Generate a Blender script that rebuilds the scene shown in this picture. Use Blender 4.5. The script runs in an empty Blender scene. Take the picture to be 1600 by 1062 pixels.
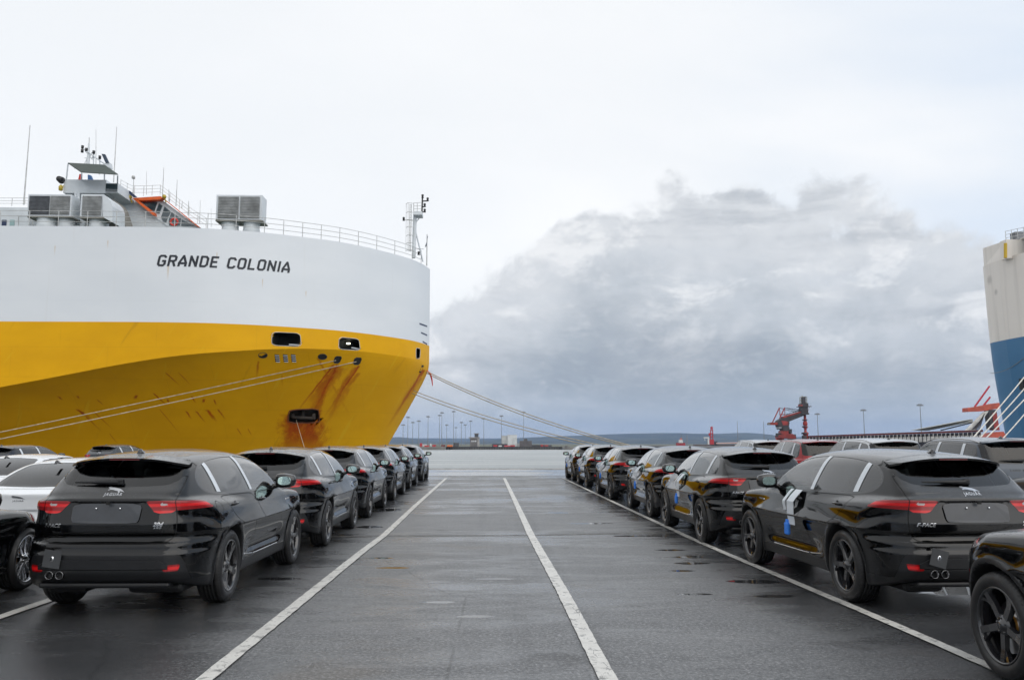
import bpy, bmesh, math, random
import numpy as np
from mathutils import Vector, Matrix, noise as mnoise

random.seed(7)
SC = bpy.context.scene
COL = SC.collection
D2R = math.radians

# ---------------------------------------------------------------- camera
cam_d = bpy.data.cameras.new("camera")
cam = bpy.data.objects.new("camera", cam_d)
COL.objects.link(cam)
cam_d.sensor_width = 36.0
cam_d.lens = 30.0
cam_d.clip_start = 0.1
cam_d.clip_end = 40000.0
cam.location = (0.0, 0.0, 1.68)
PITCH = math.atan(160.5 / 1333.3)
YAW = math.atan(40.0 * math.cos(PITCH) / 1333.3)
cam.rotation_euler = (math.pi / 2 + PITCH, 0.0, -YAW)
SC.camera = cam

# ---------------------------------------------------------------- light
SUN_AZ, SUN_EL = D2R(142.0), D2R(42.0)      # azimuth from +Y towards +X, elevation
SC.view_settings.view_transform = 'Standard'
SC.view_settings.look = 'None'
SC.view_settings.gamma = 1.0
SC.view_settings.exposure = 0.5
SC.view_settings.use_curve_mapping = False
SC.cycles.use_denoising = True
SC.cycles.max_bounces = 8
SC.cycles.glossy_bounces = 5
SC.cycles.transparent_max_bounces = 12
SC.cycles.transmission_bounces = 4
SC.cycles.volume_bounces = 0
SC.cycles.sample_clamp_indirect = 6.0

world = bpy.data.worlds.new("World")
SC.world = world
world.use_nodes = True


def build_world():
    nt = world.node_tree
    nt.nodes.clear()
    N, L = nt.nodes, nt.links

    def nd(t, **kw):
        n = N.new(t)
        for k, v in kw.items():
            setattr(n, k, v)
        return n

    def math_(op, a, b=None, c=None, clamp=False):
        n = nd('ShaderNodeMath', operation=op)
        n.use_clamp = clamp
        for i, v in enumerate((a, b, c)):
            if v is None:
                continue
            if isinstance(v, (int, float)):
                n.inputs[i].default_value = v
            else:
                L.new(v, n.inputs[i])
        return n.outputs[0]

    def smooth(v, lo, hi, a=0.0, b=1.0):
        n = nd('ShaderNodeMapRange', interpolation_type='SMOOTHSTEP')
        L.new(v, n.inputs[0])
        for i, q in enumerate((lo, hi, a, b)):
            n.inputs[1 + i].default_value = q
        return n.outputs[0]

    def mixc(f, a, b):
        n = nd('ShaderNodeMix', data_type='RGBA')
        if isinstance(f, (int, float)):
            n.inputs[0].default_value = f
        else:
            L.new(f, n.inputs[0])
        for i, v in ((6, a), (7, b)):
            if isinstance(v, tuple):
                n.inputs[i].default_value = (*v, 1)
            else:
                L.new(v, n.inputs[i])
        return n.outputs[2]

    out = nd('ShaderNodeOutputWorld')
    bg = nd('ShaderNodeBackground')
    bg.inputs['Strength'].default_value = 0.10
    L.new(bg.outputs[0], out.inputs[0])
    sky = nd('ShaderNodeTexSky', sky_type='NISHITA')
    sky.sun_disc = False
    sky.sun_elevation = SUN_EL
    sky.sun_rotation = SUN_AZ
    sky.altitude = 0
    sky.air_density = 1.0
    sky.dust_density = 2.5
    sky.ozone_density = 1.5

    tc = nd('ShaderNodeTexCoord')
    sp = nd('ShaderNodeSeparateXYZ')
    L.new(tc.outputs['Generated'], sp.inputs[0])
    X, Y, Z = sp.outputs
    el = math_('ARCSINE', Z)                       # elevation
    az = math_('ARCTAN2', X, Y)                    # azimuth from +Y towards +X
    # cloud layer seen in perspective: project the direction on a plane overhead
    zc = math_('ADD', math_('MAXIMUM', Z, 0.0), 0.16)
    px = math_('DIVIDE', X, zc)
    py = math_('DIVIDE', Y, zc)
    cb = nd('ShaderNodeCombineXYZ')
    L.new(px, cb.inputs[0]); L.new(py, cb.inputs[1])

    def noise(vec, scale, detail, rough=0.55, dist=0.0, off=(0, 0, 0), sc=(1, 1, 1)):
        m = nd('ShaderNodeMapping')
        m.inputs['Location'].default_value = off
        m.inputs['Scale'].default_value = sc
        L.new(vec, m.inputs[0])
        n = nd('ShaderNodeTexNoise')
        n.inputs['Scale'].default_value = scale
        n.inputs['Detail'].default_value = detail
        n.inputs['Roughness'].default_value = rough
        n.inputs['Distortion'].default_value = dist
        L.new(m.outputs[0], n.inputs['Vector'])
        return n.outputs[0]

    angv = nd('ShaderNodeCombineXYZ')
    L.new(az, angv.inputs[0]); L.new(el, angv.inputs[1])
    ang = angv.outputs[0]
    veil = noise(cb.outputs[0], 0.55, 5, 0.5, 0.3)
    # bright high overcast: almost white, a little blue where it thins
    base = mixc(smooth(veil, 0.40, 0.72), (7.05, 7.2, 7.3), (7.9, 7.9, 7.9))
    thin = math_('MULTIPLY', smooth(veil, 0.62, 0.36), smooth(az, 0.12, 0.62))
    base = mixc(math_('MULTIPLY', thin, 0.85), base, (5.1, 5.95, 7.1))
    over = mixc(0.90, sky.outputs[0], base)
    # the bank of cloud: billowing outline, elevation falls off to the sides
    billow = noise(ang, 5.5, 8, 0.58, 0.25, (3.1, 0.4, 0))
    billow2 = noise(ang, 16.0, 6, 0.6, 0.4, (1.7, 5.2, 0))
    hump = math_('MULTIPLY', math_('ADD', az, -0.24), math_('ADD', az, -0.24))
    lean = smooth(az, 0.20, 0.28, 1.35, 0.62)
    top = math_('SUBTRACT', 0.284, math_('MULTIPLY', hump, lean))
    top = math_('MAXIMUM', top, 0.15)
    h = math_('SUBTRACT', top, el)
    h = math_('ADD', h, math_('MULTIPLY', math_('SUBTRACT', billow, 0.5), 0.30))
    h = math_('ADD', h, math_('MULTIPLY', math_('SUBTRACT', billow2, 0.5), 0.115))
    dens = smooth(h, -0.003, 0.032)
    deep = smooth(h, 0.03, 0.24)
    streak = noise(ang, 3.2, 7, 0.6, 0.5, (0.3, 2.0, 0), (1.0, 4.2, 1.0))
    fluff = noise(ang, 9.0, 9, 0.66, 0.35, (8.3, 1.0, 0), (1.0, 1.7, 1.0))
    wisp = noise(ang, 26.0, 7, 0.66, 0.5, (2.3, 7.0, 0), (1.0, 2.0, 1.0))
    body = mixc(deep, (5.1, 5.3, 5.55), (2.45, 2.85, 3.30))
    body = mixc(math_('MULTIPLY', smooth(streak, 0.46, 0.70), 0.55), body, (4.6, 4.95, 5.35))
    body = mixc(math_('MULTIPLY', smooth(fluff, 0.50, 0.66), smooth(deep, 1.0, 0.25, 0.08, 0.62)), body, (7.2, 7.25, 7.3))
    body = mixc(math_('MULTIPLY', smooth(streak, 0.50, 0.30), 0.5), body, (2.15, 2.45, 2.85))
    body = mixc(math_('MULTIPLY', smooth(wisp, 0.50, 0.72), 0.22), body, (6.2, 6.35, 6.5))
    body = mixc(math_('MULTIPLY', smooth(wisp, 0.48, 0.30), 0.16), body, (2.6, 2.9, 3.3))
    # towards the horizon the cloud base opens into paler bluish air
    low = smooth(el, 0.085, 0.0)
    body = mixc(math_('MULTIPLY', low, 0.55), body, (3.6, 4.15, 4.75))
    col = mixc(math_('MULTIPLY', dens, 0.93), over, body)
    # below the horizon: the grey of the ground's air
    col = mixc(smooth(el, 0.0, -0.03), col, (2.2, 2.6, 3.0))
    L.new(col, bg.inputs['Color'])


build_world()

sun_d = bpy.data.lights.new("sun", 'SUN')
sun = bpy.data.objects.new("sun", sun_d)
COL.objects.link(sun)
sun_d.energy = 1.05
sun_d.angle = D2R(80.0)
sun_d.color = (1.0, 0.96, 0.90)
sdir = Vector((math.sin(SUN_AZ) * math.cos(SUN_EL), math.cos(SUN_AZ) * math.cos(SUN_EL), math.sin(SUN_EL)))
sun.rotation_euler = sdir.to_track_quat('Z', 'Y').to_euler()
sun.location = (0, 0, 60)

# ---------------------------------------------------------------- node / material helpers
MATS = {}


class NT:
    def __init__(self, name):
        self.m = bpy.data.materials.new(name)
        self.m.use_nodes = True
        self.t = self.m.node_tree
        self.t.nodes.clear()
        self.out = self.t.nodes.new('ShaderNodeOutputMaterial')
        self.b = None

    def n(self, t, **kw):
        x = self.t.nodes.new(t)
        for k, v in kw.items():
            setattr(x, k, v)
        return x

    def set(self, inp, v):
        if hasattr(v, 'bl_idname') or isinstance(v, bpy.types.NodeSocket):
            self.t.links.new(v, inp)
        elif isinstance(v, tuple) and len(v) == 3 and inp.type == 'RGBA':
            inp.default_value = (*v, 1)
        else:
            inp.default_value = v

    def math(self, op, a, b=None, clamp=False):
        x = self.n('ShaderNodeMath', operation=op)
        x.use_clamp = clamp
        self.set(x.inputs[0], a)
        if b is not None:
            self.set(x.inputs[1], b)
        return x.outputs[0]

    def smooth(self, v, lo, hi, a=0.0, b=1.0):
        x = self.n('ShaderNodeMapRange', interpolation_type='SMOOTHSTEP')
        for i, q in enumerate((v, lo, hi, a, b)):
            self.set(x.inputs[i], q)
        return x.outputs[0]

    def mix(self, f, a, b):
        x = self.n('ShaderNodeMix', data_type='RGBA')
        self.set(x.inputs[0], f); self.set(x.inputs[6], a); self.set(x.inputs[7], b)
        return x.outputs[2]

    def coord(self, kind='Object'):
        return self.n('ShaderNodeTexCoord').outputs[kind]

    def pos(self):
        return self.n('ShaderNodeNewGeometry').outputs['Position']

    def xyz(self, v):
        x = self.n('ShaderNodeSeparateXYZ')
        self.set(x.inputs[0], v)
        return x.outputs

    def comb(self, x, y, z):
        c = self.n('ShaderNodeCombineXYZ')
        self.set(c.inputs[0], x); self.set(c.inputs[1], y); self.set(c.inputs[2], z)
        return c.outputs[0]

    def map(self, v, sc=(1, 1, 1), off=(0, 0, 0), rot=(0, 0, 0)):
        x = self.n('ShaderNodeMapping')
        self.set(x.inputs[0], v)
        x.inputs['Scale'].default_value = sc
        x.inputs['Location'].default_value = off
        x.inputs['Rotation'].default_value = rot
        return x.outputs[0]

    def noise(self, v, scale, detail=3, rough=0.5, dist=0.0):
        x = self.n('ShaderNodeTexNoise')
        self.set(x.inputs['Vector'], v)
        x.inputs['Scale'].default_value = scale
        x.inputs['Detail'].default_value = detail
        x.inputs['Roughness'].default_value = rough
        x.inputs['Distortion'].default_value = dist
        return x.outputs[0]

    def voro(self, v, scale, feature='F1', rand=1.0):
        x = self.n('ShaderNodeTexVoronoi', feature=feature)
        self.set(x.inputs['Vector'], v)
        x.inputs['Scale'].default_value = scale
        x.inputs['Randomness'].default_value = rand
        return x

    def bump(self, h, strength=0.3, dist=0.01, normal=None):
        x = self.n('ShaderNodeBump')
        self.set(x.inputs['Height'], h)
        self.set(x.inputs['Strength'], strength)
        x.inputs['Distance'].default_value = dist
        if normal is not None:
            self.set(x.inputs['Normal'], normal)
        return x.outputs[0]

    def bsdf(self, color=(0.5, 0.5, 0.5), rough=0.5, metal=0.0, normal=None, spec=0.5, coat=0.0, coat_rough=0.03, ior=None, alpha=None):
        b = self.n('ShaderNodeBsdfPrincipled')
        self.set(b.inputs['Base Color'], color)
        self.set(b.inputs['Roughness'], rough)
        self.set(b.inputs['Metallic'], metal)
        self.set(b.inputs['Specular IOR Level'], spec)
        self.set(b.inputs['Coat Weight'], coat)
        self.set(b.inputs['Coat Roughness'], coat_rough)
        if ior is not None:
            self.set(b.inputs['IOR'], ior)
        if normal is not None:
            self.set(b.inputs['Normal'], normal)
        self.b = b
        self.t.links.new(b.outputs[0], self.out.inputs['Surface'])
        return b

    def done(self):
        return self.m


def simple_mat(name, color, rough=0.5, metal=0.0, var=0.0, vscale=3.0, coat=0.0, bump=0.0, bscale=40.0, spec=0.5):
    """A procedural material: base colour with a little mottling and fine relief."""
    if name in MATS:
        return MATS[name]
    t = NT(name)
    c = color
    co = t.coord()
    if var > 0:
        f = t.noise(co, vscale, 5, 0.6)
        dark = tuple(v * (1 - var) for v in color)
        lite = tuple(min(1.0, v * (1 + var)) for v in color)
        c = t.mix(t.smooth(f, 0.3, 0.7), dark, lite)
    nrm = None
    if bump > 0:
        nrm = t.bump(t.noise(co, bscale, 4, 0.6), bump, 0.01)
    t.bsdf(c, rough, metal, nrm, spec=spec, coat=coat)
    MATS[name] = t.done()
    return MATS[name]


# ---------------------------------------------------------------- object helpers
def link_mesh(name, me, mat=None, parent=None):
    o = bpy.data.objects.new(name, me)
    COL.objects.link(o)
    if mat is not None and not me.materials:
        me.materials.append(mat)
    if parent is not None:
        o.parent = parent
    return o


def tag(o, label=None, cat=None, group=None, kind=None):
    if label: o['label'] = label
    if cat: o['category'] = cat
    if group: o['group'] = group
    if kind: o['kind'] = kind
    return o


def empty(name, loc=(0, 0, 0), rz=0.0, parent=None):
    o = bpy.data.objects.new(name, None)
    COL.objects.link(o)
    o.location = loc
    o.rotation_euler = (0, 0, rz)
    o.empty_display_size = 0.2
    if parent is not None:
        o.parent = parent
    return o


def copy_tree(o, parent=None):
    c = o.copy()
    COL.objects.link(c)
    if parent is not None:
        c.parent = parent
    for ch in list(o.children):
        copy_tree(ch, c)
    return c


class MB:
    """Collects primitives and links them as ONE mesh object."""
    def __init__(self):
        self.v, self.f, self.s = [], [], []

    def add(self, verts, faces, smooth=False):
        b = len(self.v)
        self.v += [tuple(p) for p in verts]
        self.f += [tuple(i + b for i in f) for f in faces]
        self.s += [smooth] * len(faces)
        return self

    def box(self, c, s, rot=None, bevel=0.0):
        x, y, z = s[0] / 2, s[1] / 2, s[2] / 2
        if bevel <= 0:
            vs = [Vector((i * x, j * y, k * z)) for i in (-1, 1) for j in (-1, 1) for k in (-1, 1)]
            fs = [(0, 1, 3, 2), (4, 6, 7, 5), (0, 4, 5, 1), (2, 3, 7, 6), (0, 2, 6, 4), (1, 5, 7, 3)]
        else:
            bm = bmesh.new()
            bmesh.ops.create_cube(bm, size=1.0)
            bmesh.ops.scale(bm, vec=s, verts=bm.verts)
            bmesh.ops.bevel(bm, geom=list(bm.edges), offset=min(bevel, 0.49 * min(s)), segments=2, affect='EDGES', profile=0.5)
            bm.verts.index_update()
            vs = [v.co.copy() for v in bm.verts]
            fs = [tuple(v.index for v in f.verts) for f in bm.faces]
            bm.free()
        if rot is not None:
            vs = [rot @ v for v in vs]
        cc = Vector(c)
        return self.add([v + cc for v in vs], fs)

    def hexa(self, pts):
        """8 points: bottom ring 0-3, top ring 4-7 (same order)."""
        return self.add(pts, [(3, 2, 1, 0), (4, 5, 6, 7), (0, 1, 5, 4), (1, 2, 6, 5), (2, 3, 7, 6), (3, 0, 4, 7)])

    def tube(self, pts, r, n=8, cap=True, smooth=True):
        pts = [Vector(p) for p in pts]
        rs = r if isinstance(r, (list, tuple)) else [r] * len(pts)
        vs, fs = [], []
        pa = None
        for i, p in enumerate(pts):
            a = pts[max(i - 1, 0)]; b = pts[min(i + 1, len(pts) - 1)]
            t = (b - a).normalized()
            if pa is None:
                ref = Vector((0, 0, 1)) if abs(t.z) < 0.9 else Vector((1, 0, 0))
                u = t.cross(ref).normalized()
            else:
                u = (pa - t * pa.dot(t)).normalized()
            pa = u
            w = t.cross(u)
            for k in range(n):
                an = 2 * math.pi * k / n
                vs.append(p + (u * math.cos(an) + w * math.sin(an)) * rs[i])
        for i in range(len(pts) - 1):
            for k in range(n):
                k2 = (k + 1) % n
                fs.append((i * n + k, (i + 1) * n + k, (i + 1) * n + k2, i * n + k2))
        self.add(vs, fs, smooth)
        if cap:
            m = (len(pts) - 1) * n
            self.add(vs[:n], [tuple(range(n))])
            self.add(vs[m:], [tuple(reversed(range(n)))])
        return self

    def lathe(self, prof, n=32, axis='Z', c=(0, 0, 0), smooth=True, closed=False):
        """prof: (radius, height) pairs."""
        vs, fs = [], []
        for (r, h) in prof:
            for k in range(n):
                a = 2 * math.pi * k / n
                p = (r * math.cos(a), r * math.sin(a), h)
                if axis == 'X':
                    p = (h, r * math.cos(a), r * math.sin(a))
                elif axis == 'Y':
                    p = (r * math.cos(a), h, -r * math.sin(a))
                vs.append((p[0] + c[0], p[1] + c[1], p[2] + c[2]))
        m = len(prof)
        for i in range(m if closed else m - 1):
            j = (i + 1) % m
            for k in range(n):
                k2 = (k + 1) % n
                fs.append((i * n + k, i * n + k2, j * n + k2, j * n + k))
        return self.add(vs, fs, smooth)

    def prism(self, poly, axis, a, b):
        """extrude a 2D polygon along an axis from a to b."""
        def P(u, v, w):
            return {'X': (w, u, v), 'Y': (u, w, v), 'Z': (u, v, w)}[axis]
        n = len(poly)
        vs = [P(u, v, a) for u, v in poly] + [P(u, v, b) for u, v in poly]
        fs = [tuple(reversed(range(n))), tuple(range(n, 2 * n))]
        fs += [(i, (i + 1) % n, n + (i + 1) % n, n + i) for i in range(n)]
        return self.add(vs, fs)

    def mesh(self, name, mat=None):
        me = bpy.data.meshes.new(name)
        me.from_pydata(self.v, [], self.f)
        me.polygons.foreach_set('use_smooth', self.s)
        me.update()
        bm = bmesh.new(); bm.from_mesh(me)
        bmesh.ops.recalc_face_normals(bm, faces=bm.faces)
        bm.to_mesh(me); bm.free()
        if mat is not None:
            me.materials.append(mat)
        return me

    def build(self, name, mat, parent=None):
        return link_mesh(name, self.mesh(name, mat), mat, parent)
# ---------------------------------------------------------------- materials of the cars
def paint_mat(name, color, metal=0.0, rough=0.22, flake=0.0):
    """Wet car lacquer: rain beads stand on the upward faces, faint runs on the sides."""
    t = NT(name)
    co = t.coord()
    nz = t.xyz(t.n('ShaderNodeNewGeometry').outputs['Normal'])[2]
    up = t.smooth(nz, 0.62, 0.97)
    v = t.voro(co, 42.0)
    r = t.noise(co, 11.0, 2)
    bead = t.smooth(v.outputs['Distance'], 0.36, 0.14)
    keep = t.math('MULTIPLY', bead, t.smooth(r, 0.30, 0.50))
    v2 = t.voro(co, 150.0)
    bead2 = t.smooth(v2.outputs['Distance'], 0.40, 0.15)
    h = t.math('ADD', keep, t.math('MULTIPLY', bead2, 0.35))
    amt = t.math('ADD', t.math("MULTIPLY", up, 0.75), 0.02)
    nrm = t.bump(h, amt, 0.0035)
    wav = t.bump(t.noise(co, 3.0, 2), 0.03, 0.003, nrm)
    color = t.mix(t.math('MULTIPLY', up, t.math('MULTIPLY', keep, 0.5)), color, tuple(min(1.0, c_ + 0.035) for c_ in color))  # sky sheen on the beads of upward faces, put into the colour
    mist = t.noise(co, 2.2, 5, 0.6)
    cr = t.smooth(mist, 0.35, 0.8, 0.004, 0.025)
    t.bsdf(color, 0.42, metal, wav, spec=t.math("MULTIPLY", up, 0.8), coat=1.0, coat_rough=cr)
    t.set(t.b.inputs['Coat IOR'], 1.5)
    t.set(t.b.inputs['Coat Normal'], wav)
    MATS[name] = t.done()
    return MATS[name]


paint_black = paint_mat('black_lacquer', (0.0016, 0.0018, 0.0022), 0.0, 0.5)
paint_navy = paint_mat('navy_lacquer', (0.012, 0.016, 0.028), 0.3, 0.3)
paint_white = paint_mat('white_lacquer', (0.72, 0.745, 0.77), 0.0, 0.35)
paint_silver = paint_mat('silver_lacquer', (0.50, 0.52, 0.54), 0.5, 0.35)
paint_red = paint_mat('red_lacquer', (0.26, 0.018, 0.022), 0.1, 0.3)
paint_grey = paint_mat('dark_grey_lacquer', (0.05, 0.055, 0.062), 0.4, 0.3)
paint_blue = paint_mat('slate_blue_lacquer', (0.045, 0.058, 0.078), 0.4, 0.3)


def glass_mat(name, tint, amount):
    t = NT(name)
    co = t.coord()
    h = t.smooth(t.voro(co, 90.0).outputs['Distance'], 0.35, 0.12)
    h = t.math('MULTIPLY', h, t.smooth(t.noise(co, 14.0, 2), 0.42, 0.6))
    nrm = t.bump(h, 0.10, 0.002)
    gl = t.n('ShaderNodeBsdfGlossy')
    t.set(gl.inputs['Color'], (1.0, 1.0, 1.0)); t.set(gl.inputs['Roughness'], 0.015); t.set(gl.inputs['Normal'], nrm)
    tr = t.n('ShaderNodeBsdfTransparent')
    t.set(tr.inputs['Color'], tint)
    fr = t.n('ShaderNodeFresnel'); t.set(fr.inputs['IOR'], 1.5)
    f = t.math('MULTIPLY', fr.outputs[0], amount, True)
    mx = t.n('ShaderNodeMixShader')
    t.set(mx.inputs[0], f)
    t.t.links.new(tr.outputs[0], mx.inputs[1]); t.t.links.new(gl.outputs[0], mx.inputs[2])
    t.t.links.new(mx.outputs[0], t.out.inputs['Surface'])
    MATS[name] = t.done()
    return MATS[name]


glass_clear = glass_mat('window_glass', (0.66, 0.74, 0.72), 1.5)
glass_side = glass_mat('side_privacy_glass', (0.16, 0.175, 0.18), 1.5)
glass_dark = glass_mat('privacy_glass', (0.12, 0.13, 0.135), 1.1)

trim_black = simple_mat('gloss_black_trim', (0.012, 0.012, 0.013), 0.12, coat=0.5)
plastic = simple_mat('grained_black_plastic', (0.010, 0.0105, 0.012), 0.38, spec=0.35, var=0.15, vscale=6, bump=0.15, bscale=400)
seam = simple_mat('rubber_seal', (0.004, 0.004, 0.004), 0.7)
liner = simple_mat('cabin_lining', (0.022, 0.022, 0.024), 0.85, var=0.2, vscale=4)
seat_m = simple_mat('seat_leather', (0.03, 0.029, 0.029), 0.5, var=0.2)
tip_metal = simple_mat('dark_exhaust_metal', (0.34, 0.34, 0.35), 0.22, 1.0)
chrome = simple_mat('chrome', (0.82, 0.83, 0.85), 0.08, 1.0)
satin = simple_mat('satin_metal', (0.55, 0.56, 0.58), 0.28, 1.0)
film = simple_mat('white_protective_film', (0.60, 0.64, 0.68), 0.42, var=0.05, vscale=20, bump=0.25, bscale=30)
foam = simple_mat('blue_foam', (0.03, 0.20, 0.72), 0.6, var=0.1, vscale=30, bump=0.2, bscale=60)
alloy_black = simple_mat('black_alloy', (0.014, 0.014, 0.016), 0.16, 0.0, coat=0.9)
alloy_silver = simple_mat('silver_alloy', (0.60, 0.61, 0.63), 0.2, 1.0)
disc_m = simple_mat('brake_disc_steel', (0.30, 0.29, 0.28), 0.35, 1.0, var=0.2, vscale=8)
rust_disc = simple_mat('rusty_disc_hub', (0.42, 0.20, 0.03), 0.7, 0.0, var=0.4, vscale=12)
well_m = simple_mat('wheel_arch_liner', (0.010, 0.010, 0.011), 0.85)
white_lens = simple_mat('clear_lens', (0.40, 0.36, 0.36), 0.15, coat=1.0)
card_m = simple_mat('grey_card', (0.045, 0.048, 0.052), 0.55, var=0.1)


def tyre_mat():
    t = NT('tyre_rubber')
    co = t.coord()
    x, y, z = t.xyz(co)
    ang = t.math('ARCTAN2', z, y)
    blocks = t.math('SINE', t.math('ADD', t.math('MULTIPLY', ang, 72.0), t.math('MULTIPLY', t.math('ABSOLUTE', x), 60.0)))
    r = t.math('SQRT', t.math('ADD', t.math('MULTIPLY', y, y), t.math('MULTIPLY', z, z)))
    tread = t.smooth(r, 0.352, 0.366)
    h = t.math('MULTIPLY', t.smooth(blocks, -0.2, 0.2), tread)
    nrm = t.bump(h, 0.9, 0.006)
    nrm = t.bump(t.noise(co, 120, 3), 0.15, 0.002, nrm)
    c = t.mix(t.noise(co, 14, 4), (0.007, 0.007, 0.0075), (0.017, 0.017, 0.018))
    t.bsdf(c, t.smooth(t.noise(co, 9, 4), 0.3, 0.7, 0.34, 0.62), 0, nrm)
    return t.done()


tyre_m = tyre_mat()


def lamp_mat():
    t = NT('red_lamp_lens')
    co = t.coord()
    x, y, z = t.xyz(co)
    s = t.math('SINE', t.math('MULTIPLY', z, 700.0))
    s2 = t.math('SINE', t.math('MULTIPLY', t.math('ADD', x, y), 420.0))
    h = t.math('MULTIPLY', s, s2)
    c = t.mix(t.smooth(t.math('SINE', t.math('MULTIPLY', z, 95.0)), -0.4, 0.8), (0.24, 0.001, 0.003), (0.62, 0.008, 0.010))
    nrm = t.bump(h, 0.25, 0.002)
    t.bsdf(c, 0.25, 0, nrm, spec=0.3, coat=0.5, coat_rough=0.02)
    # red plastic passes on the light that falls on it from the open side of the lamp
    t.set(t.b.inputs['Subsurface Weight'], 0.25)
    t.set(t.b.inputs['Subsurface Radius'], (0.05, 0.004, 0.003))
    t.set(t.b.inputs['Subsurface Scale'], 0.3)
    return t.done()


lamp_red = lamp_mat()
# ---------------------------------------------------------------- sculpting by distance fields
def spl(pts, n=3000):
    """smooth 1-D function through points (monotone abscissa), tabulated"""
    p = sorted(pts)
    xs = np.array([a for a, _ in p], float); ys = np.array([b for _, b in p], float)
    d = np.diff(ys) / np.diff(xs)
    m = np.zeros(len(xs))
    m[0], m[-1] = d[0], d[-1]
    for i in range(1, len(xs) - 1):
        if d[i - 1] * d[i] <= 0:
            m[i] = 0
        else:
            w1 = 2 * (xs[i + 1] - xs[i]) + (xs[i] - xs[i - 1]); w2 = (xs[i + 1] - xs[i]) + 2 * (xs[i] - xs[i - 1])
            m[i] = (w1 + w2) / (w1 / d[i - 1] + w2 / d[i])
    X = np.linspace(xs[0], xs[-1], n)
    k = np.clip(np.searchsorted(xs, X, side='right') - 1, 0, len(xs) - 2)
    h = (xs[k + 1] - xs[k]); t = (X - xs[k]) / h
    Y = ((2 * t**3 - 3 * t**2 + 1) * ys[k] + (t**3 - 2 * t**2 + t) * h * m[k]
         + (-2 * t**3 + 3 * t**2) * ys[k + 1] + (t**3 - t**2) * h * m[k + 1])
    return lambda q: np.interp(q, X, Y)


def smax(a, b, k):
    h = np.clip(0.5 + 0.5 * (a - b) / k, 0, 1)
    return b + (a - b) * h + k * h * (1 - h)


def smin(a, b, k):
    return -smax(-a, -b, k)


def sstep(x, a, b):
    t = np.clip((x - a) / (b - a), 0, 1)
    return t * t * (3 - 2 * t)


def surface_nets(f, lo, hi, h):
    ax = [np.arange(lo[i], hi[i] + h, h) for i in range(3)]
    nx, ny, nz = (len(a) for a in ax)
    G = np.empty((nx, ny, nz))
    gy, gz = np.meshgrid(ax[1], ax[2], indexing='ij')
    for i in range(nx):
        G[i] = f(np.full_like(gy, ax[0][i]), gy, gz)
    S = G < 0
    cn = np.zeros((nx - 1, ny - 1, nz - 1), int)
    for a in (0, 1):
        for b in (0, 1):
            for c in (0, 1):
                cn += S[a:nx - 1 + a, b:ny - 1 + b, c:nz - 1 + c]
    act = (cn > 0) & (cn < 8)
    idx = -np.ones(act.shape, int)
    ci = np.argwhere(act)
    idx[act] = np.arange(len(ci))
    acc = np.zeros((len(ci), 3)); w = np.zeros(len(ci))
    for axis in range(3):
        o1, o2 = [a for a in range(3) if a != axis]
        for p in (0, 1):
            for q in (0, 1):
                A = ci.copy(); A[:, o1] += p; A[:, o2] += q
                B = A.copy(); B[:, axis] += 1
                ga = G[A[:, 0], A[:, 1], A[:, 2]]; gb = G[B[:, 0], B[:, 1], B[:, 2]]
                cr = (ga < 0) != (gb < 0)
                t = np.where(cr, ga / np.where(cr, ga - gb, 1), 0)
                pt = A.astype(float); pt[:, axis] += t
                acc[cr] += pt[cr]; w[cr] += 1
    V = acc / w[:, None] * h + np.array([a[0] for a in ax])
    Q = []
    for axis in range(3):
        sl0 = [slice(None)] * 3; sl1 = [slice(None)] * 3
        sl0[axis] = slice(0, -1); sl1[axis] = slice(1, None)
        d = S[tuple(sl0)] != S[tuple(sl1)]
        e = np.argwhere(d)
        o1, o2 = [a for a in range(3) if a != axis]
        ok = (e[:, o1] > 0) & (e[:, o2] > 0)
        for a in (o1, o2):
            ok &= e[:, a] < (G.shape[a] - 1)
        e = e[ok]
        def cell(p, q):
            c = e.copy(); c[:, o1] -= p; c[:, o2] -= q
            return idx[c[:, 0], c[:, 1], c[:, 2]]
        q4 = np.stack([cell(1, 1), cell(0, 1), cell(0, 0), cell(1, 0)], 1)
        ins = S[e[:, 0], e[:, 1], e[:, 2]]
        flip = ins if axis != 1 else ~ins
        q4[~flip] = q4[~flip][:, ::-1]
        Q.append(q4)
    Q = np.concatenate(Q)
    T = np.concatenate([Q[:, [0, 1, 2]], Q[:, [0, 2, 3]]])
    return V, T


def grad(f, V, e=0.003):
    g = np.empty_like(V)
    for i in range(3):
        d = np.zeros(3); d[i] = e
        a = V + d; b = V - d
        g[:, i] = (f(a[:, 0], a[:, 1], a[:, 2]) - f(b[:, 0], b[:, 1], b[:, 2])) / (2 * e)
    return g


def project(f, V, it=4, lim=0.01):
    for _ in range(it):
        g = grad(f, V)
        v = f(V[:, 0], V[:, 1], V[:, 2])
        n2 = (g**2).sum(1) + 1e-6
        st = -(v / n2)[:, None] * g
        ln = np.linalg.norm(st, axis=1, keepdims=True) + 1e-12
        V = V + st * np.minimum(1, lim / ln)
    return V


def poly_sd(poly, u, v):
    """signed distance to a closed polygon (negative inside)"""
    P = np.array(poly, float)
    d = np.full(u.shape, 1e9)
    ins = np.zeros(u.shape, bool)
    for i in range(len(P)):
        a = P[i]; b = P[(i + 1) % len(P)]
        e = b - a
        wx = u - a[0]; wy = v - a[1]
        t = np.clip((wx * e[0] + wy * e[1]) / (e @ e + 1e-12), 0, 1)
        d = np.minimum(d, (wx - t * e[0])**2 + (wy - t * e[1])**2)
        c1 = (a[1] <= v) != (b[1] <= v)
        xi = a[0] + (v - a[1]) * e[0] / (e[1] if abs(e[1]) > 1e-9 else 1e-9)
        ins ^= c1 & (u < xi)
    d = np.sqrt(d)
    return np.where(ins, -d, d)


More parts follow.
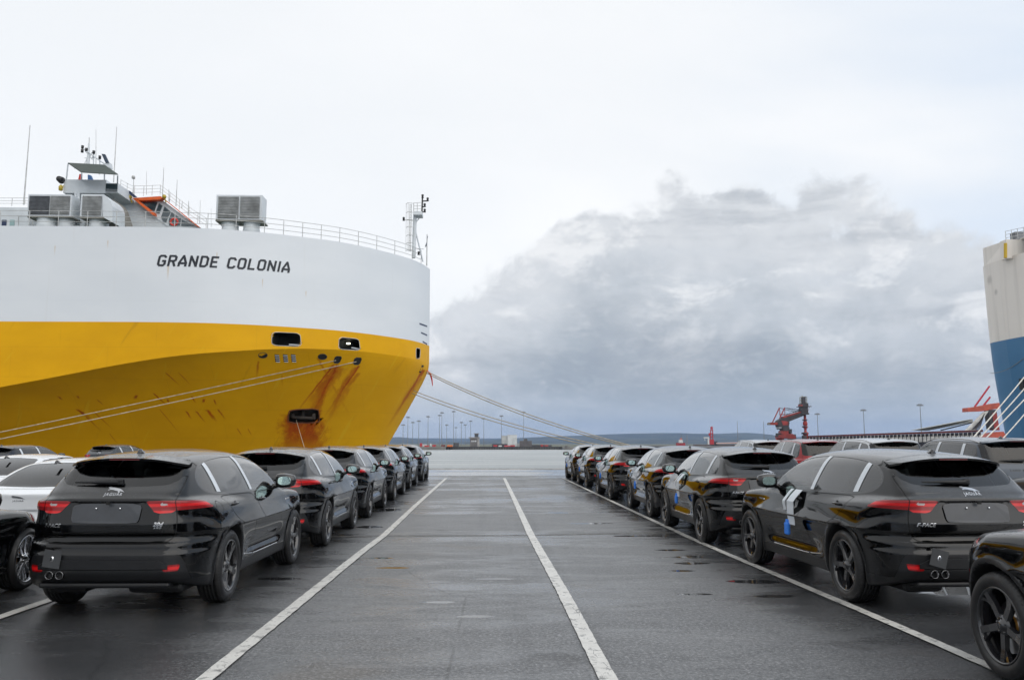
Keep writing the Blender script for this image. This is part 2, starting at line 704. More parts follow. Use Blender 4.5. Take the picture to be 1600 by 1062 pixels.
def chaikin(poly, it=2, q=0.22):
    for _ in range(it):
        out = []
        for i in range(len(poly)):
            a = poly[i]; b = poly[(i + 1) % len(poly)]
            out.append((a[0] + (b[0] - a[0]) * q, a[1] + (b[1] - a[1]) * q))
            out.append((b[0] - (b[0] - a[0]) * q, b[1] - (b[1] - a[1]) * q))
        poly = out
    return poly


def split(V, T, g, mask=None):
    """cut the triangles along g = 0"""
    g = g.copy()
    g[np.abs(g) < 0.0008] = 0.0
    s = np.sign(g)
    tg = s[T]
    mixed = (tg.min(1) < 0) & (tg.max(1) > 0)
    if mask is not None:
        mixed &= mask[T].all(1)
    ids = np.where(mixed)[0]
    if not len(ids):
        return V, T
    newV, newT, cache = [], [], {}
    base = len(V)

    def mid(a, b):
        k = (a, b) if a < b else (b, a)
        if k not in cache:
            t = g[a] / (g[a] - g[b])
            cache[k] = base + len(newV)
            newV.append(V[a] + (V[b] - V[a]) * t)
        return cache[k]
    for i in ids:
        a, b, c = (int(q) for q in T[i])
        sa, sb, sc = s[a], s[b], s[c]
        z = [sa, sb, sc].count(0)
        if z == 1:
            while s[a] != 0:
                a, b, c = b, c, a
            m = mid(b, c)
            newT += [(a, b, m), (a, m, c)]
        else:
            while not (s[b] == s[c]):
                a, b, c = b, c, a
            m1 = mid(a, b); m2 = mid(a, c)
            newT += [(a, m1, m2), (m1, b, c), (m1, c, m2)]
    keep = np.ones(len(T), bool); keep[ids] = False
    V = np.concatenate([V, np.array(newV)])
    T = np.concatenate([T[keep], np.array(newT, int)])
    return V, T


def tri_mesh(name, V, T, N=None, mat=None, offset=0.0):
    used, inv = np.unique(T, return_inverse=True)
    v = V[used]; t = inv.reshape(-1, 3)
    n = N[used] if N is not None else None
    if offset and n is not None:
        v = v + n * offset
    me = bpy.data.meshes.new(name)
    me.vertices.add(len(v)); me.vertices.foreach_set('co', v.astype(np.float32).ravel())
    me.loops.add(len(t) * 3); me.loops.foreach_set('vertex_index', t.astype(np.int32).ravel())
    me.polygons.add(len(t))
    me.polygons.foreach_set('loop_start', (np.arange(len(t)) * 3).astype(np.int32))
    me.polygons.foreach_set('use_smooth', np.ones(len(t), bool))
    me.update(); me.validate()
    if n is not None and len(me.vertices) == len(n):
        me.normals_split_custom_set_from_vertices(n.tolist())
    if mat is not None:
        me.materials.append(mat)
    return me


# ---------------------------------------------------------------- the three body shapes
# local axes: x right, y forward from the rear axle, z up from the ground
SUV = dict(
    wb=2.874, wr=0.378, well=0.432,
    ZD=[(-1.2, 1.11), (-0.95, 1.14), (-0.5, 1.15), (0, 1.135), (0.6, 1.10), (2.2, 1.10), (2.45, 1.10), (2.85, 1.075), (3.2, 1.02), (3.5, 0.92), (3.75, 0.76)],
    WP=[(-1.2, 0.82), (-0.9, 0.870), (-0.5, 0.922), (0, 0.945), (0.45, 0.935), (1.2, 0.920), (2.2, 0.922), (2.87, 0.942), (3.3, 0.905), (3.8, 0.81)],
    V=[(0.1, 0.10), (0.2, 0.08), (0.33, 0.045), (0.45, 0.035), (0.58, 0.022), (0.75, 0.004), (0.88, 0.0), (0.96, 0.008), (1.03, 0.03), (1.10, 0.075), (1.2, 0.15)],
    scallop=0.042,
    R0=[(0.1, -0.80), (0.24, -0.87), (0.33, -0.93), (0.38, -0.975), (0.45, -1.0), (0.60, -1.0), (0.64, -0.975), (0.70, -0.965), (0.725, -0.935), (0.85, -0.90), (0.93, -0.885), (1.0, -0.90), (1.09, -0.925), (1.13, -0.935), (1.16, -0.91), (1.3, -0.74)],
    Cr=(0.06, 0.55, 0.36, 0.36, 2.3), plate=(0.345, 0.905, 1.105, 0.022),
    CR=[(0.9, -1.0), (1.10, -0.935), (1.16, -0.90), (1.27, -0.765), (1.40, -0.59), (1.51, -0.44), (1.62, -0.30)], Cx=0.12,
    F0=[(0.1, 3.50), (0.25, 3.60), (0.4, 3.68), (0.6, 3.71), (0.8, 3.69), (0.92, 3.60), (1.05, 3.40)],
    Cf=(0.10, 0.45, 0.50, 0.50, 2.3),
    G=[(-1.1, 0.62), (-0.8, 0.705), (-0.4, 0.785), (0.2, 0.845), (0.9, 0.875), (1.7, 0.868), (2.2, 0.84), (2.6, 0.78)], zg=1.10, tum=(0.44, 0.35),
    WS=(2.42, 1.09, 1.98, 0.18),
    ZR=[(-1.0, 1.48), (-0.6, 1.535), (-0.2, 1.575), (0.4, 1.605), (0.9, 1.612), (1.3, 1.595), (1.6, 1.56), (2.0, 1.48), (2.6, 1.3)], cross=0.085,
    dlo=[(2.10, 1.125), (1.6, 1.128), (0.9, 1.135), (0.2, 1.147), (-0.20, 1.165), (-0.38, 1.19), (-0.475, 1.25), (-0.43, 1.34), (-0.25, 1.43), (0.03, 1.488), (0.5, 1.518), (1.05, 1.522), (1.45, 1.488), (1.75, 1.385), (2.0, 1.225)],
    posts=[(-0.10, 0.045, 0.0), (0.86, 0.043, 0.0)],
    doors=[[(0.93, 1.10), (0.93, 0.44), (0.90, 0.375), (0.56, 0.375), (0.50, 0.43), (0.47, 0.60), (0.30, 0.76), (0.10, 0.86), (-0.06, 0.98), (-0.17, 1.12)],
           [(2.14, 1.09), (2.12, 0.9), (2.12, 0.5), (2.08, 0.375), (1.0, 0.375), (0.95, 0.44), (0.95, 1.10)]],
    lamp=[(0.365, 1.106), (0.39, 1.116), (0.66, 1.118), (1.04, 1.110), (1.14, 1.098), (1.265, 1.045), (1.255, 1.034), (0.98, 1.030), (0.66, 1.024), (0.61, 1.002), (0.50, 0.997), (0.45, 1.012), (0.405, 1.065)],
    rlamp=(0.50, 0.58, 1.070, 1.092),
    gate=[(-0.65, 0.79), (-0.60, 0.735), (-0.52, 0.712), (0.52, 0.712), (0.60, 0.735), (0.65, 0.79), (0.66, 0.90), (0.630, 1.13), (0.635, 1.28), (0.62, 1.36), (-0.62, 1.36), (-0.635, 1.28), (-0.630, 1.13), (-0.66, 0.90)],
    rglass=[(-0.50, 1.262), (-0.30, 1.248), (0, 1.243), (0.30, 1.248), (0.50, 1.262), (0.585, 1.31), (0.615, 1.40), (0.60, 1.49), (0.50, 1.512), (0, 1.518), (-0.50, 1.512), (-0.60, 1.49), (-0.615, 1.40), (-0.585, 1.31)],
    refl=[(0.58, 0.508), (0.79, 0.514), (0.80, 0.50), (0.77, 0.452), (0.60, 0.448)],
    clad=0.61, fuel=(-0.38, 1.0), handles=[(0.08, 1.025), (1.12, 1.015)],
    wsz=(1.15, 1.525), ends=(-1.05, 3.78, 1.66),
    mirror=(1.93, 1.17),
)
SEDAN = dict(
    wb=2.96, wr=0.350, well=0.395,
    ZD=[(-1.3, 0.99), (-1.1, 1.035), (-0.7, 1.05), (0, 1.03), (0.6, 0.985), (2.2, 0.965), (2.5, 0.965), (2.9, 0.93), (3.3, 0.87), (3.6, 0.77), (3.85, 0.62)],
    WP=[(-1.3, 0.82), (-0.9, 0.885), (-0.4, 0.93), (0, 0.94), (0.5, 0.93), (1.2, 0.92), (2.2, 0.92), (2.96, 0.935), (3.4, 0.90), (3.9, 0.80)],
    V=[(0.08, 0.09), (0.18, 0.07), (0.30, 0.035), (0.42, 0.025), (0.55, 0.015), (0.70, 0.0), (0.80, 0.005), (0.88, 0.022), (0.95, 0.06), (1.03, 0.12), (1.15, 0.25)],
    scallop=0.03,
    R0=[(0.1, -0.85), (0.2, -0.95), (0.30, -1.04), (0.45, -1.09), (0.56, -1.08), (0.60, -1.05), (0.75, -1.03), (0.9, -1.045), (0.985, -1.06), (1.02, -1.0), (1.1, -0.9)],
    Cr=(0.10, 0.48, 0.46, 0.45, 2.2), plate=(0.30, 0.62, 0.76, 0.02),
    CR=[(0.8, -0.95), (1.0, -0.76), (1.10, -0.55), (1.25, -0.18), (1.36, 0.20), (1.44, 0.6), (1.5, 1.0)], Cx=0.16,
    F0=[(0.1, 3.62), (0.2, 3.76), (0.4, 3.84), (0.55, 3.84), (0.68, 3.79), (0.8, 3.66), (0.95, 3.4)],
    Cf=(0.12, 0.38, 0.55, 0.62, 2.2),
    G=[(-1.0, 0.60), (-0.6, 0.70), (-0.2, 0.775), (0.3, 0.825), (1.0, 0.845), (1.7, 0.835), (2.3, 0.80), (2.7, 0.72)], zg=0.98, tum=(0.40, 0.40),
    WS=(2.48, 0.97, 2.25, 0.20),
    ZR=[(-0.9, 1.22), (-0.3, 1.335), (0.2, 1.405), (0.7, 1.442), (1.1, 1.452), (1.5, 1.435), (1.9, 1.36), (2.4, 1.2)], cross=0.075,
    dlo=[(2.12, 0.995), (1.6, 1.0), (0.9, 1.01), (0.2, 1.025), (-0.18, 1.04), (-0.36, 1.065), (-0.42, 1.105), (-0.30, 1.18), (-0.05, 1.27), (0.25, 1.335), (0.7, 1.372), (1.1, 1.378), (1.5, 1.345), (1.85, 1.22)],
    posts=[(0.0, 0.04, 0.06), (0.92, 0.045, 0.0)],
    doors=[[(1.0, 0.985), (1.0, 0.34), (0.96, 0.27), (0.56, 0.27), (0.48, 0.36), (0.44, 0.55), (0.28, 0.74), (0.12, 0.86), (0.06, 1.0)],
           [(2.18, 0.96), (2.18, 0.4), (2.14, 0.27), (1.06, 0.27), (1.02, 0.34), (1.02, 0.985)]],
    lamp=[(0.42, 0.955), (0.8, 0.965), (1.10, 0.95), (1.20, 0.93), (1.18, 0.86), (0.9, 0.83), (0.62, 0.825), (0.52, 0.85), (0.44, 0.88)],
    rlamp=(0.55, 0.66, 0.86, 0.88),
    gate=[(-0.62, 0.66), (-0.56, 0.60), (0.56, 0.60), (0.62, 0.66), (0.68, 0.80), (0.66, 0.99), (0.60, 1.08), (-0.60, 1.08), (-0.66, 0.99), (-0.68, 0.80)],
    rglass=[(-0.60, 1.075), (-0.3, 1.065), (0, 1.06), (0.3, 1.065), (0.60, 1.075), (0.62, 1.12), (0.56, 1.25), (0.50, 1.36), (0, 1.385), (-0.50, 1.36), (-0.56, 1.25), (-0.62, 1.12)],
    clad=0.33, fuel=(-0.3, 0.86), handles=[(0.25, 0.87), (1.22, 0.86)],
    wsz=(1.03, 1.375), ends=(-1.15, 3.92, 1.50),
    mirror=(1.98, 1.06),
)
BOXY = dict(
    wb=2.90, wr=0.385, well=0.44,
    ZD=[(-1.2, 1.17), (-0.95, 1.19), (-0.5, 1.19), (0, 1.18), (0.6, 1.17), (2.2, 1.16), (2.45, 1.165), (2.85, 1.15), (3.2, 1.12), (3.5, 1.04), (3.75, 0.85)],
    WP=[(-1.2, 0.93), (-0.9, 0.955), (-0.5, 0.975), (0, 0.98), (0.45, 0.975), (1.2, 0.965), (2.2, 0.965), (2.87, 0.975), (3.3, 0.95), (3.8, 0.87)],
    V=[(0.1, 0.08), (0.2, 0.06), (0.33, 0.035), (0.45, 0.028), (0.58, 0.02), (0.75, 0.006), (0.92, 0.0), (1.02, 0.006), (1.10, 0.025), (1.16, 0.055), (1.25, 0.12)],
    scallop=0.015,
    R0=[(0.1, -0.80), (0.24, -0.87), (0.33, -0.93), (0.42, -0.98), (0.60, -0.99), (0.66, -0.96), (0.72, -0.93), (0.95, -0.91), (1.1, -0.905), (1.2, -0.89), (1.35, -0.83)],
    Cr=(0.05, 0.70, 0.26, 0.26, 2.4), plate=(0.33, 0.80, 0.95, 0.02),
    CR=[(0.9, -0.95), (1.15, -0.90), (1.35, -0.83), (1.55, -0.74), (1.70, -0.66), (1.9, -0.58)], Cx=0.08,
    F0=[(0.1, 3.50), (0.25, 3.60), (0.4, 3.67), (0.7, 3.69), (0.95, 3.66), (1.06, 3.58), (1.2, 3.40)],
    Cf=(0.08, 0.50, 0.45, 0.42, 2.3),
    G=[(-1.1, 0.77), (-0.8, 0.82), (-0.4, 0.86), (0.2, 0.89), (0.9, 0.90), (1.7, 0.89), (2.2, 0.87), (2.6, 0.82)], zg=1.15, tum=(0.27, 0.20),
    WS=(2.40, 1.15, 1.55, 0.14),
    ZR=[(-1.0, 1.72), (-0.7, 1.745), (-0.2, 1.775), (0.4, 1.80), (0.9, 1.81), (1.3, 1.80), (1.6, 1.775), (2.0, 1.70), (2.6, 1.5)], cross=0.06,
    dlo=[(2.12, 1.19), (1.6, 1.19), (0.9, 1.195), (0.2, 1.20), (-0.40, 1.21), (-0.62, 1.24), (-0.60, 1.45), (-0.50, 1.62), (0.0, 1.675), (0.5, 1.695), (1.05, 1.70), (1.35, 1.685), (1.60, 1.60), (1.9, 1.38)],
    posts=[(-0.14, 0.05, 0.03), (0.86, 0.05, 0.0)],
    doors=[[(0.93, 1.16), (0.93, 0.42), (0.90, 0.35), (0.60, 0.35), (0.54, 0.42), (0.50, 0.60), (0.30, 0.80), (0.05, 0.92), (-0.08, 1.04), (-0.12, 1.17)],
           [(2.14, 1.14), (2.12, 0.9), (2.12, 0.5), (2.08, 0.35), (1.0, 0.35), (0.95, 0.42), (0.95, 1.16)]],
    lamp=[(0.70, 1.12), (0.95, 1.12), (1.14, 1.10), (1.15, 0.98), (1.1, 0.93), (0.80, 0.92), (0.71, 0.95)],
    rlamp=(0.78, 0.88, 0.96, 1.0),
    gate=[(-0.72, 0.78), (-0.68, 0.74), (0.68, 0.74), (0.72, 0.78), (0.70, 1.13), (0.70, 1.40), (-0.70, 1.40), (-0.70, 1.13)],
    rglass=[(-0.66, 1.27), (0, 1.26), (0.66, 1.27), (0.70, 1.33), (0.68, 1.62), (0.63, 1.70), (0, 1.715), (-0.63, 1.70), (-0.68, 1.62), (-0.70, 1.33)],
    clad=0.40, fuel=(-0.38, 1.02), handles=[(0.08, 1.06), (1.12, 1.06)],
    wsz=(1.22, 1.70), ends=(-1.05, 3.76, 1.86),
    mirror=(1.95, 1.24),
)


def body_field(P):
    F = {k: spl(P[k]) for k in ('ZD', 'WP', 'V', 'R0', 'CR', 'F0', 'G', 'ZR')}
    wb, wr, well = P['wb'], P['wr'], P['well']
    cr, cf, pl, ws = P['Cr'], P['Cf'], P['plate'], P['WS']

    def f(x, y, z):
        a = np.abs(x)
        r1 = np.hypot(y, z - wr); r2 = np.hypot(y - wb, z - wr); r = np.minimum(r1, r2)
        W = F['WP'](y) - F['V'](z)
        W = W - P['scallop'] * np.exp(-((z - 0.50 * (wr / 0.378)) / 0.085)**2) * sstep(y, 0.50, 0.85) * (1 - sstep(y, wb - 0.85, wb - 0.45))
        W = W + 0.014 * np.exp(-((r - well - 0.025) / 0.030)**2)
        dside = (a - W) * 0.98
        rear = F['R0'](z) + cr[0] * a**2 + cr[3] * np.clip((a - cr[1]) / cr[2], 0, 2)**cr[4]
        pr = sstep(pl[0] + 0.03 - a, 0, 0.03) * sstep(z, pl[1] - 0.012, pl[1] + 0.012) * (1 - sstep(z, pl[2] - 0.006, pl[2] + 0.012))
        rear = rear + pl[3] * pr
        drear = (rear - y) * 0.75
        dfront = (y - (F['F0'](z) - cf[0] * a**2 - cf[3] * np.clip((a - cf[1]) / cf[2], 0, 2)**cf[4])) * 0.75
        deck = F['ZD'](y) - 0.05 * (a / 0.9)**4
        dtop = (z - deck) * 0.97
        low = smax(dside, dtop, 0.07)
        low = smax(low, smax(drear, dfront, 0.05), 0.045)
        low = smax(low, (0.235 + 0.10 * sstep(-y, 0.4, 1.0) - z), 0.03)
        u = z - P['zg']
        WG = F['G'](y) - P['tum'][0] * u - P['tum'][1] * u * np.abs(u)
        cside = (a - WG) * 0.90
        croof = (z - (F['ZR'](y) - P['cross'] * (a / 0.65)**2.4)) * 0.98
        crear = (F['CR'](z) + P['Cx'] * a**2 + 0.20 * np.clip((a - 0.5) / 0.3, 0, 2)**2 - y) * 0.72
        cfront = (y - (ws[0] - (z - ws[1]) * ws[2] - ws[3] * a**2)) * 0.46
        cab = smax(cside, croof, 0.09)
        cab = smax(cab, smax(crear, cfront, 0.03), 0.035)
        cab = smax(cab, 0.8 - z, 0.02)
        d = smin(low, cab, 0.045)
        # wheel wells
        wl = np.minimum(r1, r2) - well
        wl = smax(wl, 0.60 - a, 0.01)
        return smax(d, -wl, 0.006)
    return f, F


def car_shell(P, name):
    """returns dict label -> (V, T, N)"""
    f, F = body_field(P)
    ye0, ye1, zt = P['ends']
    V, T = surface_nets(f, (-1.05, ye0 - 0.05, 0.18), (1.05, ye1 + 0.05, zt + 0.02), 0.024)
    V = project(f, V, 5)
    wb, wr, well = P['wb'], P['wr'], P['well']
    lamp = P['lamp']; dlo = chaikin(P['dlo'], 2); rg = chaikin(P['rglass'], 2, 0.15); gate = chaikin(P['gate'], 2, 0.15)
    doors = [chaikin(d, 2, 0.12) for d in P['doors']]
    cr = P['Cr']

    class Fields:
        """the 2-D outlines that part the shell, evaluated on demand"""
        def __init__(self, V):
            self.x, self.y, self.z = V[:, 0], V[:, 1], V[:, 2]
            self.a = np.abs(self.x)
            self.q = self.a + np.maximum(0, self.y - (F['R0'](self.z)))
            self.c = {}

        def __getitem__(self, k):
            if k not in self.c:
                self.c[k] = self.make(k)
            return self.c[k]

        def make(self, k):
            x, y, z, a, q = self.x, self.y, self.z, self.a, self.q
            big = P['clad'] > 0.5
            if k == 'dlo': return poly_sd(dlo, y, z)
            if k == 'dlo2': return self['dlo'] - 0.022
            if k[0] == 'p' and k[1].isdigit():
                yp, hw, sl = P['posts'][int(k[1])]
                c = yp + sl * (z - P['zg'] - 0.2) / 0.2
                return (y - c) - hw if k[2] == 'a' else (y - c) + hw
            if k[0] == 'd' and k[1].isdigit():
                if len(k) == 2: return poly_sd(doors[int(k[1])], y, z)
                return self[k[:2]] + (0.0035 if k[2] == 'a' else -0.0035)
            if k == 'lamp': return poly_sd(lamp, q, z)
            if k == 'rl':
                rl = P['rlamp']
                return np.maximum(np.abs(q - (rl[0] + rl[1]) / 2) - (rl[1] - rl[0]) / 2, np.abs(z - (rl[2] + rl[3]) / 2) - (rl[3] - rl[2]) / 2)
            if k == 'refl': return poly_sd(P.get('refl', [(9, 9), (9.1, 9), (9.1, 9.1)]), q, z)
            if k == 'gt': return poly_sd(gate, x, z)
            if k == 'gta': return self['gt'] + 0.0035
            if k == 'gtb': return self['gt'] - 0.0035
            if k == 'rg': return poly_sd(rg, x, z)
            if k == 'clad': return z - P['clad'] + 0.22 * np.clip((q - 0.74) / 0.2, 0, 3)**2
            if k == 'ws':
                wz = P['wsz']
                WG = F['G'](y) - P['tum'][0] * (z - P['zg']) - P['tum'][1] * (z - P['zg'])**2
                return np.maximum(np.maximum(a - (WG - 0.085), z - wz[1]), wz[0] - z)
            if k in ('fla', 'flb'):
                return np.hypot(y - P['fuel'][0], z - P['fuel'][1]) - (0.078 if k == 'fla' else 0.084)
            if k == 'arch':
                r = np.minimum(np.hypot(y, z - wr), np.hypot(y - wb, z - wr))
                return r - well - 0.042 if big else r - well - 0.012
            if k == 'sill': return z - (0.365 if big else 0.25)
            if k == 'hl':
                u = a + np.maximum(0, (F['F0'](z)) - y)
                return poly_sd([(0.58, 0.80), (1.0, 0.84), (1.42, 0.90), (1.50, 0.93), (1.35, 0.95), (0.95, 0.945), (0.60, 0.89)] if big else
                               [(0.55, 0.66), (1.0, 0.69), (1.5, 0.76), (1.35, 0.80), (0.95, 0.79), (0.56, 0.73)], u, z)
            if k == 'grl': return poly_sd(chaikin([(-0.44, 0.50), (0.44, 0.50), (0.48, 0.68), (0.40, 0.80), (-0.40, 0.80), (-0.48, 0.68)], 1), x, z)
            raise KeyError(k)

    def fields(V):
        g = Fields(V)
        return g, g.a, g.q
    cuts = [('dlo2', 's'), ('dlo', 's'), ('p0a', 'g'), ('p0b', 'g'), ('p1a', 'g'), ('p1b', 'g'), ('d0a', 's'), ('d0b', 's'), ('d1a', 's'), ('d1b', 's'),
            ('gta', 'r'), ('gtb', 'r'), ('lamp', 'r2'), ('rl', 'r2'), ('rg', 'rc'), ('clad', 'r2'), ('refl', 'r2'), ('ws', 'w'), ('fla', 'R'), ('flb', 'R'),
            ('arch', 's0'), ('sill', 's0'), ('hl', 'f'), ('grl', 'f')]
    for key, mk in cuts:
        g, a, q = fields(V)
        y, z, x = V[:, 1], V[:, 2], V[:, 0]
        m = {'s': (a > 0.45) & (z > 0.3), 's0': a > 0.55, 'g': (a > 0.45) & (z > P['zg'] - 0.05), 'r': y < 0.0, 'r2': (y < -0.2) & (q < 1.6),
             'rc': (y < 0.75) & (z > P['zg'] - 0.06) & (a < 0.72), 'w': (y > 1.2) & (z > P['wsz'][0] - 0.1), 'R': x > 0.5, 'f': y > wb}[mk]
        V, T = split(V, T, g[key], m)
    # slivers
    e1 = V[T[:, 1]] - V[T[:, 0]]; e2 = V[T[:, 2]] - V[T[:, 0]]
    area = np.linalg.norm(np.cross(e1, e2), axis=1)
    T = T[area > 1e-9]
    N = grad(f, V, 0.004); N /= np.linalg.norm(N, axis=1, keepdims=True) + 1e-9
    # faces must point outwards
    fn = np.cross(V[T[:, 1]] - V[T[:, 0]], V[T[:, 2]] - V[T[:, 0]])
    C = V[T].mean(1)
    gn = N[T].mean(1)
    fl = (fn * gn).sum(1) < 0
    T[fl] = T[fl][:, ::-1]
    g, a, q = fields(C)
    x, y, z = C[:, 0], C[:, 1], C[:, 2]
    r1 = np.hypot(y, z - wr); r2 = np.hypot(y - wb, z - wr)
    r = np.minimum(r1, r2)
    fnn = np.cross(V[T[:, 1]] - V[T[:, 0]], V[T[:, 2]] - V[T[:, 0]]); fnn /= np.linalg.norm(fnn, axis=1, keepdims=True) + 1e-12
    side = a > 0.45
    right = x > 0
    lab = np.full(len(T), 'body', dtype=object)

    def put(m, n):
        lab[m] = n
    for i in (0, 1):
        zz = z < P['dlo'][0][1] + 0.12
        dm = side & (a > 0.6) & zz
        put(dm & (g['d%db' % i] < 0) & (fnn[:, 2] > -0.6), 'seam')
        for s, nm in ((True, 'R'), (False, 'L')):
            put(dm & (g['d%da' % i] < 0) & (right == s) & (fnn[:, 2] > -0.6), 'door%d%s' % (i, nm))
    gr = (y < 0.0) & (a < 0.75) & (fnn[:, 1] < 0.2) & ((fnn[:, 1] < -0.15) | (z > 0.95))
    put(gr & (g['gtb'] < 0), 'seam'); put(gr & (g['gta'] < 0), 'tailgate')
    if P['clad'] > 0.5:
        put((q < 1.45) & (y < -0.45) & (g['clad'] < 0) & (z > 0.26), 'bumper')
    put((g['arch'] < 0) & (a > 0.7) & (lab != 'bumper') & (z < P['wr'] + P['well'] + 0.06) & (not P['clad'] < 0.5), 'arch')
    put((g['sill'] < 0) & (a > 0.55), 'arch')
    put((g['flb'] < 0) & (x > 0.5), 'seam'); put((g['fla'] < 0) & (x > 0.5), 'fuel')
    for s, nm in ((True, 'R'), (False, 'L')):
        lm = (g['lamp'] < 0) & (y < -0.2) & (right == s)
        put(lm, 'lamp' + nm)
        put(lm & (g['rl'] < 0), 'rlamp' + nm)
        put(gr & (g['gtb'] < 0) & (g['gta'] >= 0), 'seam')
        put((g['refl'] < 0) & (y < -0.2) & (right == s), 'refl' + nm)
    cm = side & (z > P['dlo'][0][1] - 0.06) & (np.abs(fnn[:, 0]) > 0.5)
    put(cm & (g['dlo2'] < 0), 'trim')
    for s, nm in ((True, 'R'), (False, 'L')):
        m = cm & (g['dlo'] < 0) & (right == s)
        put(m & (g['p0b'] < 0), 'q' + nm)
        put(m & (g['p0a'] < 0) & (g['p0b'] >= 0), 'film0' + nm)
        put(m & (g['p0a'] >= 0) & (g['p1b'] < 0), 'w' + nm)
        put(m & (g['p1a'] < 0) & (g['p1b'] >= 0), 'film1' + nm)
        put(m & (g['p1a'] >= 0), 'v' + nm)
    rm = (y < 0.75) & (z > P['zg'] - 0.06) & (a < 0.70) & (fnn[:, 1] < -0.1)
    put(rm & (g['rg'] < 0), 'rglass')
    wm = (y > 1.2) & (fnn[:, 1] > 0.15) & (z > P['wsz'][0] - 0.02)
    put(wm & (g['ws'] < 0), 'wglass')
    for s, nm in ((True, 'R'), (False, 'L')):
        put((y > wb) & (g['hl'] < 0) & (right == s), 'hl' + nm)
    put((y > wb + 0.4) & (g['grl'] < 0) & (a < 0.6), 'grille')
    well_m_ = ((r < well + 0.004) | ((a < 0.615) & (r < well + 0.02))) & (a > 0.55)
    for k_, (m_) in enumerate(((right & (r1 < r2)), (right & (r1 >= r2)), (~right & (r1 < r2)), (~right & (r1 >= r2)))):
        put(well_m_ & m_, 'well%d' % k_)
    parts = {}
    for n in set(lab):
        parts[n] = T[lab == n]
    return V, N, parts, f, F


def side_x(f, y, z, s=1):
    """outer surface x at (y, z) on side s by bisection"""
    lo, hi = 0.5, 1.2
    for _ in range(14):
        m = (lo + hi) / 2
        if f(np.array([m * s]), np.array([y]), np.array([z]))[0] < 0:
            lo = m
        else:
            hi = m
    return lo


def rear_ya(f, x, z):
    """y of the rear surface at arrays of (x, z)"""
    x = np.asarray(x, float); z = np.asarray(z, float)
    lo = np.full(x.shape, -0.2); hi = np.full(x.shape, -1.3)
    for _ in range(14):
        m = (lo + hi) / 2
        ins = f(x, m, z) < 0
        lo = np.where(ins, m, lo); hi = np.where(ins, hi, m)
    return lo


def rear_y(f, x, z):
    return float(rear_ya(f, np.array([x]), np.array([z]))[0])


def emboss(f, me, x0, z0):
    """lay a flat lettering mesh on the tail of the car"""
    c = np.array([v.co[:] for v in me.vertices])
    u = c[:, 0] + x0; w = c[:, 1] + z0
    y = rear_ya(f, u, w) - 0.002 - c[:, 2]
    me.vertices.foreach_set('co', np.stack([u, y, w], 1).astype(np.float32).ravel())
    me.update()


def text_mesh(body, size, extrude, shear=0.0, spacing=1.0, weight=0.0):
    cu = bpy.data.curves.new('lettering', 'FONT')
    cu.body = body; cu.size = size; cu.extrude = extrude; cu.shear = shear
    cu.align_x = 'CENTER'; cu.align_y = 'CENTER'; cu.space_character = spacing; cu.offset = weight
    o = bpy.data.objects.new('lettering', cu)
    COL.objects.link(o)
    bpy.context.view_layer.update()
    me = bpy.data.meshes.new_from_object(o.evaluated_get(bpy.context.evaluated_depsgraph_get()))
    bpy.data.objects.remove(o); bpy.data.curves.remove(cu)
    return me


